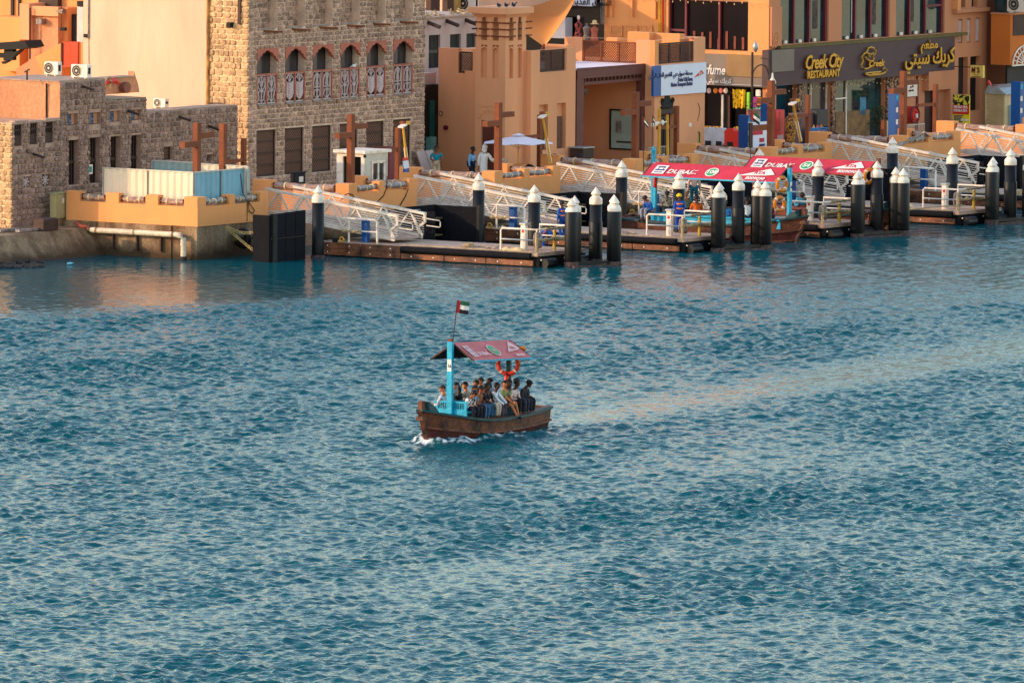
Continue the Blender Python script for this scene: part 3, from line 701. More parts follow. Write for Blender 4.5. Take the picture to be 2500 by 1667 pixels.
# end cage railings, one per pontoon, and the short rail at the gangway foot
def railing_end():
    t = thing('railing', 'x', 'railing', 6.0, -11.2, .58, group='pipe railings at the pontoon ends')
    z = .58; h = .92; A, B = 5.75, 8.6; C0, C1 = -11.0, -12.75
    m = MB(); m.tube([(A, C0, z), (A, C0, z+h-.08), (A, C0-.08, z+h), (A, C1+.08, z+h), (A+.08, C1, z+h), (B-.08, C1, z+h), (B, C1+.08, z+h), (B, C0, z+h), (B, C0, z)], .038, 8); m.build('top_rail', M_WHITE, t, gp=True)
    m = MB(); m.tube([(A, C0, z+.48), (A, C1, z+.48), (B, C1, z+.48), (B, C0, z+.48)], .030, 8); m.build('mid_rail', M_GALV, t, gp=True)
    for p in ((A, C1), (A+1.3, C1), (B, C1)):
        MB().cyl((*p, z), (*p, z+h), .036, n=8).build('post', M_WHITE, t, gp=True)
        mb = MB(); n_ = 9; pts = [(p[0]+random.uniform(-.01, .01), p[1], z+.02+.8*i/(n_-1)) for i in range(n_)]; mb.tube(pts, .05, 7, True, False, [random.uniform(.05, .075) for _ in pts]); mb.build('rope_wrapping', M_FOAMB if p[0] > A else M_ROPE, t, gp=True)
    n_ = 12; mb = MB(); pts = [(A+.1+i*.2, C1-.02, z+.48+random.uniform(-.03, .03)) for i in range(n_)]; mb.tube(pts, .06, 7, True, False, [random.uniform(.05, .09) for _ in pts]); mb.build('rope_wrapping', M_ROPE, t, gp=True)
    pts = [(A+.6+i*.18, C1-.02, z+h+random.uniform(-.02, .03)) for i in range(n_)]; mb = MB(); mb.tube(pts, .05, 7, True, False, [random.uniform(.045, .07) for _ in pts]); mb.build('rope_wrapping', M_ROPE, t, gp=True)
    return t
r0 = railing_end(); r0['label'] = 'rope wrapped white pipe railing at the end of the nearest pontoon'
for k in range(1, 5): copy_to(r0, 6.0+10.82*k, -11.2, .58, 'rope wrapped white pipe railing at the end of the %s pontoon from the left' % ORD[k])
def service_box():
    t = thing('service_pedestal', 'x', 'pedestal', 6.6, -11.6, .58, group='service pedestals inside the end railings')
    m = MB(); m.bbox(6.42, -11.75, .58, 6.62, -11.5, 1.62, .02); m.build('case', M_WHITE, t, gp=True)
    MB().bbox(6.38, -11.79, 1.62, 6.66, -11.46, 1.70, .02).build('lid', M_GALV, t, gp=True)
    m = MB(); m.cyl((6.40, -11.63, 1.35), (6.425, -11.63, 1.35), .06, n=10); m.build('red_button', M_REDP, t, gp=True)
    m = MB(); m.lathe([(.0,0),(.17,.05),(.21,.3),(.17,.62),(.0,.72)], 10, (7.1, -11.9, .62), True); m.build('tarpaulin_bundle', M_WRAPG, t, gp=True)
    return t
s0 = service_box(); s0['label'] = 'white service pedestal with a red button on the nearest pontoon'
for k in range(1, 5): copy_to(s0, 6.6+10.82*k, -11.6, .58, 'white service pedestal with a red button on the %s pontoon from the left' % ORD[k])
def foot_rail():
    t = thing('railing', 'x', 'railing', 5.6, -4., .58, group='short white rails beside the gangway feet')
    z = .58; A = 5.60
    m = MB(); m.tube([(A, -3.35, z+.98), (A, -4.9, z+.98), (A, -5.02, z+.90), (A, -5.02, z)], .045, 8); m.build('top_rail', M_WHITE, t, gp=True)
    MB().cyl((A, -3.62, z), (A, -3.62, z+.96), .045, n=8).build('post', M_WHITE, t, gp=True)
    MB().cyl((A, -3.35, z+.48), (A, -5.02, z+.48), .03, n=8).build('mid_rail', M_WHITE, t, gp=True)
    mb = MB(); pts = [(A, -3.3-i*.12, z+.46+random.uniform(-.05, .05)) for i in range(9)]; mb.tube(pts, .06, 7, True, False, [random.uniform(.035, .08) for _ in pts]); mb.build('rope_wrapping', M_ROPE, t, gp=True)
    return t
f0 = foot_rail(); f0['label'] = 'short white pipe rail beside the foot of the leftmost gangway'
for k in range(1, 5): copy_to(f0, 5.6+10.82*k, -4., .58, 'short white pipe rail beside the foot of the %s gangway from the left' % ORD[k])
def blue_post():
    t = thing('blue_locker', 'x', 'locker', 6.0, -4.15, .58, group='blue lockers at the gangway feet')
    m = MB(); m.bbox(5.92, -4.30, .58, 6.14, -4.0, 1.52, .02); m.build('case', M_BLUE, t, gp=True)
    m = MB(); m.box(5.905, -4.22, 1.0, 5.918, -4.08, 1.3); m.build('door_plate', M_BLUE, t, gp=True); return t
b0 = blue_post(); b0['label'] = 'narrow blue locker behind the short rail of the leftmost pontoon'
for k in range(1, 5): copy_to(b0, 6.0+10.82*k, -4.15, .58, 'narrow blue locker behind the short rail of the %s pontoon from the left' % ORD[k])
# ------------------------------------------------------------------ piles
CAPP = [(.260, 0), (.265, .02), (.265, .17), (.255, .24), (.165, .335), (.150, .35), (.150, .375), (.165, .39), (.205, .415), (.200, .44), (.0, .72)]
def pile(a, c, tip, label, coll=None, band=False, r=1.):
    t = thing('mooring_pile', label, 'pile', a, c, 0, group='black mooring piles with white pointed caps')
    zb = tip-.72
    MB().lathe([(.245*r, -1.5), (.245*r, zb+.02)], 20, (a, c, 0), True).build('sleeve', M_PILE, t, gp=True)
    MB().lathe([(x*r, z) for x, z in CAPP], 20, (a, c, zb), True).build('cap', M_WHITE, t, gp=True)
    MB().lathe([(.286*r, -.3), (.292*r, .02), (.288*r, .13+.05*math.sin(a*7)), (.279*r, .17+.05*math.sin(a*7))], 20, (a, c, 0), True).build('barnacle_band', mat('barnacled_steel', (120,92,84), .9, .4, 9, .8, 30), t, gp=True)
    if coll: MB().lathe([(.278*r, -1.4), (.278*r, coll-.03), (.26*r, coll)], 20, (a, c, 0), True).build('outer_sleeve', M_PILE, t, gp=True)
    if band: MB().lathe([(.255*r, zb-.14), (.262*r, zb-.13), (.262*r, zb-.03), (.255*r, zb-.02)], 20, (a, c, 0), True).build('reflective_band', mat('acid_yellow_band', (232,226,40), .5), t, gp=True)
    return t
PW = ['nearest', 'second', 'third', 'fourth', 'fifth']
for k in range(5):
    a0 = 10.82*k; w_ = PW[k]+' pontoon'
    pile(a0+4.27, -3.0 if k == 0 else -3.6, 2.97, 'black pile with white cap at the landward corner of the %s' % w_)
    pile(a0+9.0, -10.45, 3.08, 'black pile with white cap halfway behind the deck of the %s' % w_, 1.6)
    if k < 4:
        Q = ((6.6, -13.87), (7.2, -13.62), (9.0, -13.46), (8.55, -14.67), (8.88, -14.42)) if k == 0 else ((7.08, -13.62), (7.75, -13.42), (9.3, -13.2), (9.8, -14.2), (9.75, -13.85))
        pile(a0+Q[0][0], Q[0][1], 2.80, 'stout black pile, front left of the cluster off the end of the %s' % w_, 2.25)
        pile(a0+Q[1][0]-(0 if k == 0 else .25), Q[1][1], 2.86, 'black pile behind the front left one off the %s' % w_, 2.2)
        pile(a0+Q[2][0], Q[2][1], 3.12, 'tall slim black pile at the far corner of the %s' % w_, 1.7)
        pile(a0+Q[3][0], Q[3][1], 2.82, 'stout black pile, front right of the cluster off the %s' % w_+(', with a yellow band' if k == 0 else ''), 2.2, band=(k == 0))
        pile(a0+Q[4][0], Q[4][1], 2.86, 'black pile behind the front right one off the %s' % w_, 2.2)
        t = thing('pile_brace', 'barnacled brace at water level joining the outer piles of the %s' % w_, 'brace', a0+7.6, -14.2, .05, group='braces at water level between the outer piles')
        MB().bar((a0+Q[0][0]-.2, Q[0][1]-.15, .0), (a0+Q[3][0]+.2, Q[3][1]-.15, .0), .34, .10).build('lower_beam', mat('barnacled_steel', (120,92,84), .9, .4, 9, .8, 30), t, gp=True)
        MB().bar((a0+Q[0][0], Q[0][1], .14), (a0+Q[3][0], Q[3][1], .14), .12, .12).build('upper_beam', M_PILE, t, gp=True)
# ------------------------------------------------------------------ dark fender boxes beside the terraces
def fender_first():
    t = thing('fender_box', 'black steel fender box standing in the water in front of the first terrace', 'fender', 1.0, -3, 0)
    MB().box(.92, -3.02, -.8, 1.9, -2.95, 1.95).build('panel', M_BLACK, t, gp=True)
    MB().box(.85, -2.96, -.8, .92, -2.15, 1.90).build('panel', M_BLACK, t, gp=True)
    MB().box(1.93, -3.02, -.8, 2.62, -2.95, 1.97).build('panel', M_BLACK, t, gp=True)
    MB().box(2.65, -3.02, -.8, 3.35, -2.95, 1.99).build('panel', M_BLACK, t, gp=True)
    MB().box(1.2, -2.95, -.8, 3.3, -2.2, 1.6).build('core', M_BLACK, t, gp=True)
    MB().box(.90, -3.06, .92, 3.36, -3.022, .96).build('joint_rail', M_PILE, t, gp=True)
    MB().box(1.0, -3.10, -.1, 1.25, -3.023, 1.93).build('rubbing_strip', mat('worn_grey_rubber', (58,54,50), .85, .2, 4), t, gp=True)
fender_first()
def fender(k):
    a0 = 10.82*k
    t = thing('fender_box', 'dark open fender box below the %s terrace from the left' % (ORD+['sixth'])[k], 'fender', a0+.5, -3, 0, group='dark open fender boxes below the terraces')
    MB().box(a0+.42, -4.0, -.8, a0+.50, -2.55, 1.55).build('panel', M_BLACK, t, gp=True)
    MB().box(a0+.42, -2.53, -.8, a0+.50, -1.1, 1.55).build('panel', M_BLACK, t, gp=True)
    MB().box(a0+3.5, -4.1, -.8, a0+3.58, -2.0, 1.6).build('panel', M_BLACK, t, gp=True)
    MB().box(a0+.52, -2.0, -.8, a0+3.5, -1.92, 1.62).build('panel', M_BLACK, t, gp=True)
    for z in (.35, 1.05): MB().box(a0+.6, -2.35, z, a0+3.45, -2.02, z+.05).build('shelf', mat('worn_beam', (150,120,70), .8, .2, 4), t, gp=True)
    MB().box(a0+3.36, -4.25, -.8, a0+3.62, -4.11, 1.68).build('corner_post', M_PILE, t, gp=True)
    MB().box(a0+.40, -4.02, .50, a0+.415, -1.1, .54).build('joint_rail', M_PILE, t, gp=True)
for k in range(1, 6): fender(k)
# ------------------------------------------------------------------ clutter on and below the first terrace
def sheet_run(t, p, q, z0, z1, m, ax):
    n = int(abs(q-p)/.085); s = 1 if q > p else -1; mb = MB(); v = []
    for i in range(n+1):
        u = p+(q-p)*i/n; d = (0, .0, .035, .035)[i % 4]
        v.append((u, d))
    for i in range(n):
        (u0, d0), (u1, d1) = v[i], v[i+1]
        if ax == 'a': mb.add([(t[0]-d0, u0, z0), (t[0]-d1, u1, z0), (t[0]-d1, u1, z1), (t[0]-d0, u0, z1), (t[0]-d0+.01, u0, z0), (t[0]-d1+.01, u1, z0), (t[0]-d1+.01, u1, z1), (t[0]-d0+.01, u0, z1)], [(0,1,2,3),(7,6,5,4),(3,2,6,7),(0,4,5,1)])
        else: mb.add([(u0, t[0]-d0, z0), (u1, t[0]-d1, z0), (u1, t[0]-d1, z1), (u0, t[0]-d0, z1), (u0, t[0]-d0+.01, z0), (u1, t[0]-d1+.01, z0), (u1, t[0]-d1+.01, z1), (u0, t[0]-d0+.01, z1)], [(0,1,2,3),(7,6,5,4),(3,2,6,7),(0,4,5,1)])
    return mb
def sheets(lab, ax, fix, spans, ztop, m):
    base = (fix, spans[0][0]) if ax == 'a' else (spans[0][0], fix)
    t = thing('hoarding', lab, 'hoarding', base[0], base[1], GZ, group='corrugated hoarding sheets on the first terrace')
    for p, q in spans:
        sheet_run((fix,), p, q, GZ, ztop, m, ax).build('corrugated_sheet', m, t, gp=True)
        for z in (ztop,):
            b = MB()
            if ax == 'a': b.box(fix-.05, p, z-.03, fix+.03, q, z+.02)
            else: b.box(p, fix-.05, z-.03, q, fix+.03, z+.02)
            b.build('top_rail', M_GALV, t, gp=True)
        for u in (p, q):
            b = MB()
            if ax == 'a': b.box(fix-.055, u-.02, GZ, fix+.03, u+.02, ztop+.01)
            else: b.box(u-.02, fix-.055, GZ, u+.02, fix+.03, ztop+.01)
            b.build('frame_post', M_GALV, t, gp=True)
ztA = az(472, 421, .9)[1]; cL = az(253, 409, .9)[0]; cM = az(361, 415, .9)[0]; cR = az(472, 421, .9)[0]
sheets('cream corrugated hoarding sheets facing left on the first terrace', 'a', .9, [(cL, cM), (cM, cR)], ztA, M_SHEETW)
aB0 = .95; aB1 = cz(538, 415, cR)[0]; aB2 = cz(607, 412, cR)[0]
sheets('blue grey corrugated hoarding sheets facing the creek on the first terrace', 'c', cR, [(aB0, aB1), (aB1, aB2)], ztA, M_SHEETB)
c0_, z_ = az(373, 392, 4.3); c1_, _z = az(473, 396, 4.3)
sheets('green grey corrugated hoarding sheet behind the cream ones', 'a', 4.3, [(c0_, c1_)], z_, M_SHEETG)
sheets('pale corrugated hoarding sheet at the back between the steel posts', 'a', 4.45, [(c1_-.05, az(605, 410, 4.45)[0])], z_-.05, M_SHEETW)
# electric cabinet
ac, cc = gz(150, 544, 1.35)
t = thing('electrical_cabinet', 'olive grey electrical cabinet on a plinth beside the left stone wall', 'cabinet', .2, 6.9, 1.1)
w0 = cz(136, 500, 6.7)[0]; w1 = cz(164, 500, 6.7)[0]
cabm = mat('olive_cabinet_paint', (176,160,110), .5, .06)
MB().bbox(w0, 6.72, 1.62-.2, w1, 7.0, 2.42, .02).build('case', cabm, t, gp=True); MB().box(w0-.03, 6.69, 2.42, w1+.03, 7.02, 2.46).build('roof', cabm, t, gp=True)
MB().box(w0+.05, 6.705, 1.5, w1-.05, 6.717, 2.36).build('door', cabm, t, gp=True); MB().box(w0+.45, 6.69, 2.02, w0+.58, 6.703, 2.24).build('notice', M_WHITE, t, gp=True)
MB().box(w0, 6.75, 1.1, w1, 6.98, 1.42).build('plinth', M_CONC, t, gp=True)
# white pipe on the terrace foundation
t = thing('drain_pipe', 'big peeling white drain pipe along the first terrace foundation, bending down to the water', 'pipe', -.3, 3, .8)
zc = az(230, 562, -.28)[1]; c_l = az(222, 562, -.28)[0]; c_r = az(448, 575, -.28)[0]
pts = [(-.28, c_l, zc), (-.28, c_r+.35, zc), (-.28, c_r+.12, zc-.03), (-.28, c_r+.01, zc-.14), (-.28, c_r, zc-.3), (-.28, c_r, .12)]
m_pipe = mat('peeling_white_pipe', (226,206,176), .6, .14, 5, .2, 20)
MB().tube(pts, .115, 12).build('pipe', m_pipe, t, gp=True)
for c in (c_l-.3, c_l-2.2, c_r+.5): MB().cyl((-.28, c-.04, zc), (-.28, c+.04, zc), .13, n=12).build('collar', M_CONC, t, gp=True)
MB().cyl((-.28, c_r, zc-.42), (-.28, c_r, zc-.34), .13, n=12).build('collar', m_pipe, t, gp=True); MB().cyl((-.28, c_r, .0), (-.28, c_r, .14), .15, n=12).build('outlet_flange', M_ALGAE, t, gp=True)
for c in (c_l-1.0, c_l-2.2, c_l-3.4): MB().box(-.16, c-.03, zc-.75, -.02, c+.03, zc-.12).build('bracket', M_BWOOD, t, gp=True)
MB().cyl((-.28, c_l, zc), (-.28, c_l+.28, zc), .14, n=12).build('end_seal', mat('brown_tape', (120,84,56), .8), t, gp=True)
o = MB().tube([(-.25, c_l+.1, zc-.1), (-.4, c_l+.3, zc-.5), (-.6, c_l+.75, .45), (-.9, c_l+1.3, .18), (-1.1, c_l+1.8, .10), (-1.4, c_l+2.5, .3)], .05, 8).build('black_hose', M_BLK); o.location = G(0,0,0); o.rotation_euler = (0,0,TH)
tag(o, 'black hose drooping from the white pipe end into the water', 'hose')
o = MB().tube([(-.3, c_l+.1, zc+.1), (-.5, c_l+.35, zc+.15), (-.35, c_l+.7, zc+.28)], .09, 8).build('rubber_elbow', mat('brick_red_rubber', (150,70,48), .6)); o.location = G(0,0,0); o.rotation_euler = (0,0,TH)
tag(o, 'brick red rubber elbow at the end of the white pipe', 'hose')
# tyre, chains on the right face of the first foundation
t = thing('fender_roller', 'dark tyre fender hung on the first terrace foundation', 'tyre', 2.4, -.3, .8)
MB().torus((2.7, -.35, .75), .30, .13, 'x').build('tyre', M_PILE, t, gp=True); MB().cyl((2.1, -.35, .85), (3.6, -.35, .85), .17, n=12).build('drum', mat('olive_rubber_drum', (110,96,60), .7, .2), t, gp=True)
def chain(label, p, q, sag, m):
    p, q = Vector(p), Vector(q); n = int((q-p).length/.10); mb = MB()
    for i in range(n):
        x = p.lerp(q, (i+.5)/n)+Vector((0, 0, -sag*math.sin(PI*(i+.5)/n)))
        mb.torus(x, .055, .016, 'y' if i % 2 else 'x', 8, 5)
    o = mb.build('chain', m); o.location = G(0,0,0); o.rotation_euler = (0,0,TH); tag(o, label, 'chain')
chm = mat('pale_rusty_chain', (206,176,110), .6, .2, 8)
chain('slack yellowish chain from the first foundation to the black fender box', (1.9, -.1, 1.25), (1.25, -2.6, 1.4), .25, chm)
chain('taut pale chain running down to the foot of the black fender box', (1.9, -.12, 1.2), (.9, -2.9, .05), .05, chm)
# floating bottle, rocks, junk
o = MB().cyl((0, 0, 0), (.18, 0, .02), .05, n=8).cyl((.18, 0, .02), (.26, 0, .03), .02, n=8).build('plastic_bottle', mat('blue_clear_plastic', (120,200,230), .2)); a_, c_ = gz(164, 646, .02); o.location = G(a_, c_, .05); o.rotation_euler = (0, 0, .2); tag(o, 'blue plastic bottle floating beside the old quay wall', 'bottle')
rk = MB(); 
for i in range(60):
    px_, py_ = random.uniform(-5, 105), random.uniform(640, 655); a_, c_ = gz(px_, py_, 0.); r_ = random.uniform(.08, .2); rk.ell((a_, c_+.1, .02), r_, r_, r_*.6, 6, 4, False)
o = struct('rocks', rk, M_ALGAE, 'stuff')
for i, (px_, lab) in enumerate(((15, 'grey timber plank lying on the old quay edge, left piece'), (60, 'grey timber plank lying on the old quay edge, right piece'))):
    a_, c_ = gz(px_, 566, 1.1); o = MB().bbox(a_-.5, c_-.12, 1.12, a_+.9, c_+.12, 1.22, .01).build('plank', M_WRAPG); o.location = G(0,0,0); o.rotation_euler = (0,0,TH); tag(o, lab, 'plank')
a_, c_ = gz(112, 562, 1.1); o = MB().bbox(a_-.5, c_-.3, 1.1, a_+.5, c_+.3, 1.6, .06).build('rusty_crate', M_BWOOD); o.location = G(0,0,0); o.rotation_euler = (0,0,TH); tag(o, 'dark rusty crate at the foot of the left stone wall', 'crate')
# ------------------------------------------------------------------ rusty steel cross posts
def cross_post(label, a, c, ztop, arms=True, w_=.26):
    t = thing('steel_post', label, 'post', a, c, GZ, group='tall rusty steel posts with staggered arms')
    MB().bbox(a-w_/2, c-w_/2, GZ, a+w_/2, c+w_/2, ztop, .01).build('upright', M_CORTEN, t, gp=True)
    if arms:
        MB().box(a-w_/2-.92, c-w_/2-.02, ztop-.98, a-w_/2, c+w_/2-.03, ztop-.74).build('arm', M_CORTEN, t, gp=True)
        MB().box(a+w_/2, c-w_/2+.02, ztop-.64, a+w_/2+.95, c+w_/2, ztop-.42).build('arm', M_CORTEN, t, gp=True)
CP = [(481, 300), (857, 279), (1217, 251), (1552, 225), (1883, 197), (2206, 174)]
CPL = ['tall rusty steel cross post rising from the corrugated sheets', 'tall rusty steel cross post in front of the white kiosk', 'tall rusty steel cross post beside the white umbrella', 'tall rusty steel cross post in front of the pergola window',
       'tall rusty steel cross post beside the red drinks cabinet', 'tall rusty steel cross post under the restaurant lettering']
for i, (px_, py_) in enumerate(CP):
    a_, z_ = cz(px_, py_, 1.9); cross_post(CPL[i], a_, 1.9, z_)
a_, z_ = cz(545, 302, 1.9); cross_post('plain rusty steel post without arms between two cross posts', a_, 1.9, z_, False)
SP = [(595, 338, 'short rusty post with one arm at the corner of the tall stone building'), (971, 312, 'short rusty post with one arm beside the yellow leaning lamp'), (1318, 281, 'short rusty post with one arm to the right of the umbrella'), (1652, 259, 'short rusty post with one arm in front of the carved door'),
      (1973, 232, 'short rusty post with one arm in front of the maroon cupboards'), (2284, 206, 'short rusty post with one arm in front of the maroon door')]
for px_, py_, lab in SP:
    a_, z_ = cz(px_, py_, 6.); t = thing('steel_post', lab, 'post', a_, 6., GZ, group='short rusty steel posts')
    MB().box(a_-.09, 5.91, GZ, a_+.09, 6.09, z_).build('upright', M_CORTEN, t, gp=True)
    MB().box(a_-.09-1.45, 5.93, z_-.98, a_-.09, 6.07, z_-.84).build('arm', M_CORTEN, t, gp=True)
# ------------------------------------------------------------------ helpers for facades
def hC(c0, xl, yt, xr, yb): a0, z1 = cz(xl, yt, c0); _, z0 = cz(xl, yb, c0); a1, _z = cz(xr, yt, c0); return (a0, a1, z0, z1)
def hA(a0, xl, yt, xr, yb): c0, z1 = az(xr, yt, a0); _, z0 = az(xr, yb, a0); c1, _z = az(xl, yt, a0); return (c0, c1, z0, z1)
def core(t, a0, a1, c0, c1, z0, z1, m, name='core_wall'): return MB().box(a0, c0, z0, a1, c1, z1).build(name, m, t, gp=True)
def lattice(mb, M, u0, u1, z0, z1, d, step=.13, w_=.018):
    h = z1-z0; W = u1-u0
    for s in (1, -1):
        k = -h
        while k < W:
            ua, ub = k, k+h; za, zb = 0, h
            if ua < 0: za = -ua; ua = 0
            if ub > W: zb = h-(ub-W); ub = W
            if ub-ua > .02:
                A, B = (ua, za), (ub, zb)
                if s < 0: A, B = (ua, h-za), (ub, h-zb)
                mb.bar(M(u0+A[0], d+.004*s, z0+A[1]), M(u0+B[0], d+.004*s, z0+B[1]), w_, w_)
            k += step
def lat_window(t, M, H, rows=4, m=None, deep=.16, mf=None):
    m = m or M_BWOOD; u0, u1, z0, z1 = H
    w_ = wbox(MB(), M, u0+.01, u1-.01, deep+.04, deep+.07, z0+.01, z1-.01).build('window', M_DARKW, t, gp=True); w_['_base'] = t['_base']
    f = MB(); e = .055
    wbox(f, M, u0+.005, u0+e, deep-.08, deep+.035, z0+.005, z1-.005); wbox(f, M, u1-e, u1-.005, deep-.08, deep+.035, z0+.005, z1-.005)
    hh = (z1-z0)/rows
    for i in range(rows+1): zc = min(max(z0+i*hh, z0+.04), z1-.04); wbox(f, M, u0+e, u1-e, deep-.07, deep+.03, zc-.035, zc+.035)
    o = f.build('frame', mf or m, w_)
    l = MB()
    for i in range(rows): lattice(l, M, u0+e, u1-e, z0+i*hh+.04, z0+(i+1)*hh-.04, deep-.02, .15, .032)
    l.build('lattice', mat('lattice_brown', (132,92,72), .7, .1, 3), w_)
def fret(mb, M, u0, u1, z0, z1, d, kind, r=.016):
    W, Hh = u1-u0, z1-z0; cu = (u0+u1)/2
    def T(pts, rr=r, n=5): mb.tube([M(cu+x*W/2, d, z0+y*Hh) for x, y in pts], rr, n, False, False)
    for s in (-1, 1):
        if kind == 0:
            T([(0, .02), (s*.5, .12), (s*.75, .30), (s*.35, .45), (s*.1, .38)]); T([(0, .4), (s*.6, .55), (s*.8, .72), (s*.4, .82), (s*.15, .72)]); T([(s*.2, .6), (s*.5, .9), (s*.1, .96)]); T([(s*.85, .02), (s*.5, .2), (s*.9, .5), (s*.7, .95)], r*1.3)
        elif kind == 1:
            for j in range(6): T([(0, .06+j*.10), (s*.55, .16+j*.10), (s*.8, .30+j*.08)], r*1.9)
            T([(0, .7), (s*.5, .86), (s*.2, .95)]); T([(s*.8, .6), (s*.9, .8), (s*.3, .97)])
        else:
            T([(s*.15, .02), (s*.7, .15), (s*.5, .34), (s*.12, .30)], r*1.4); T([(s*.1, .44), (s*.6, .42), (s*.75, .62), (s*.5, .86), (0, .95)], r*1.3); T([(0, .38), (s*.3, .55), (s*.1, .72), (s*.3, .85)])
            T([(s*.9, .05), (s*.85, .5), (s*.9, .95)])
    T([(0, .01), (0, .97)], r*1.5)
def gargoyle(t, p, L=.6, axis='c'):
    a, c, z = p; MB().tube([(a, c+.1, z+.06), (a, c-L*.5, z-.02), (a, c-L, z-.10)], .055, 6).build('spout', M_BWOOD, t, gp=True)
# ------------------------------------------------------------------ tall coral stone building
SA, SC = 19.05, 10.92
t = thing('stone_building', 'tall grey coral stone building with six arched windows above six lattice windows', 'building', SA, SC, GZ)
M = CW(SC)
low = [hC(SC, a, b, c, d) for a, b, c, d in ((626,319,675,432),(695,315,743,428),(762,309,810,422),(829,303,875,416),(894,298,939,411),(959,292,1004,405))]
upr = [hC(SC, a, b, c, d) for a, b, c, d in ((627,121,677,255),(696,117,745,251),(763,112,812,247),(831,108,878,241),(895,104,941,236),(960,99,1008,230))]
top_ = [(h[0], h[1], cz(627, 72, SC)[1], 10.3) for h in upr]
HS = low+upr+top_
z0s = sum(h[2] for h in low)/6; z1s = sum(h[3] for h in low)/6; low = [(h[0], h[1], z0s, z1s) for h in low]
z0s = sum(h[2] for h in upr)/6; z1s = sum(h[3] for h in upr)/6; upr = [(h[0], h[1], z0s, z1s) for h in upr]
HS = low+upr+top_
f = MB(); wall(f, M, SA+.05, 32.32, .9, 10.7, HS, .45); f.build('facade', M_MORTAR, t, gp=True)
core(t, SA+.05, 32.32, SC+.46, 13.2, .9, 10.7, M_MORTAR)
for h in top_: stones(t, CW(SC+.445), 'c', h[0], h[1], h[2], 10.3, [], M_STONE, .30, .205, 0, .04, seed=int(h[0]*10))
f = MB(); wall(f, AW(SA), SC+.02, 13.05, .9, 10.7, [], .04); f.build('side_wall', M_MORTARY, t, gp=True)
stones(t, M, 'c', SA+.01, 32.33, 1.35, 10.7, [(h[0]-.01, h[1]+.01, h[2], h[3]) for h in HS], M_STONE, .31, .205, 240, .045, near=22, seed=3)
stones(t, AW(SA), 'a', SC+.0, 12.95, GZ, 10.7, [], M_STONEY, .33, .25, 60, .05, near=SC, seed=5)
for h in low: lat_window(t, M, h, 4)
for i, h in enumerate(upr):
    u0, u1, z0, z1 = h; zr = cz(627, 182, SC)[1]
    w_ = wbox(MB(), M, u0+.02, u1-.02, .36, .42, z0, z1).build('arched_window', mat('dim_grey_curtain', (92,78,74), .8, .3, 3, streak=1), t, gp=True); w_['_base'] = t['_base']
    W = u1-u0; A = MB(); prof = [(0, 0), (.03, .22), (.10, .26), (.13, .50), (.22, .56), (.26, .76), (.36, .80), (.42, .93), (.5, .97)]; prof += [(1-x, y) for x, y in reversed(prof[:-1])]
    poly = [(u0-.02+x*(W+.04), z1-.60+y*.56) for x, y in prof]
    for j in range(len(poly)-1):
        (xa, za), (xb, zb) = poly[j], poly[j+1]
        A.prism([(xa, za), (xb, zb), (xb, z1+.02), (xa, z1+.02)], lambda u, v, s: M(u, -.05+.13*s, v))
    A.build('arch', M_ROSE, w_)
    F_ = MB(); wbox(F_, M, u0, u1, -.03, .08, zr-.06, zr); um = (u0+u1)/2
    for u in (u0+.02, um, u1-.03): wbox(F_, M, u-.035, u+.035, -.02, .07, z0, zr-.06)
    F_.build('balustrade_frame', M_ROSE, w_)
    for (ua, ub) in ((u0+.06, um-.035), (um+.035, u1-.07)):
        q = MB(); fret(q, M, ua, ub, z0+.06, zr-.08, .03, i % 3, .026); wbox(q, M, ua, ub, .02, .05, z0+.01, z0+.06); wbox(q, M, ua, ub, .02, .05, zr-.10, zr-.06); q.build('fretwork', M_PALEP, w_)
    wbox(MB(), M, u0-.0, u1-.1, -.10, .02, z0-.07, z0).build('sill', M_WRAPG, w_)
    wbox(MB(), M, u0+.08, u0+W*.42, .20, .24, zr, z1-.1).build('curtain', mat('taupe_curtain', (120,100,90), .9, .2, 4, streak=1), w_)
for h in top_: wbox(MB(), M, h[0]+.02, h[1]-.25, -.08, .05, h[2]-.05, h[2]).build('sill', M_WRAPG, t, gp=True)
for h in top_: MB().tube([M(h[0]+.5, -.02, h[2]-.10), M(h[1]+.0, -.25, h[2]-.16)], .05, 6).build('spout', M_CORTEN, t, gp=True)
for h in low[:1]:
    c_, z_ = az(567, 62, SA); MB().box(SA-.30, c_-.1, z_-.1, SA-.02, c_+.1, z_+.12).build('bracket', M_BLK, t, gp=True); MB().box(SA-.10, 11.3, z_+.05, SA-.0, 11.45, 10.5).build('conduit', M_BWOOD, t, gp=True)
c_, z_ = az(528, 252, SA); MB().box(SA-.35, c_-.35, z_-.1, SA, c_+.1, z_+.02).build('bracket', M_BWOOD, t, gp=True)
MB().tube([(SA+.1, 13.0, 4.4), (SA-.06, 13.0, 5.), (SA-.06, 13.0, 10.6)], .085, 8).build('rusty_downpipe', mat('rusty_yellow_pipe', (214,160,80), .7, .3, 6, .3, 20, rgb2=(120,66,30), streak=1), t, gp=True)
wbox(MB(), AW(SA), 13.1, 13.25, -.02, .1, GZ, 10.6).build('corner_strip', M_CREAM, t, gp=True)
# ------------------------------------------------------------------ cream building
t = thing('plastered_building', 'blank cream plastered building left of the tall stone one', 'building', SA, 16, GZ)
core(t, SA+.0, 30, 13.25, 19.62, .9, 10.9, M_CREAM, 'wall')
c_, z_ = az(217, 95, SA); MB().tube([(SA-.04, c_, z_), (SA-.04, c_, 10.8)], .035, 6).build('conduit', M_WRAPG, t, gp=True); MB().box(SA-.1, c_+.05, z_+.05, SA-.0, c_+.22, z_+.2).build('junction_box', M_BLK, t, gp=True)
MB().tube([(SA-.02, c_, z_), (SA-.02, c_-.05, 4.6)], .012, 5).build('cable', M_WRAPG, t, gp=True)
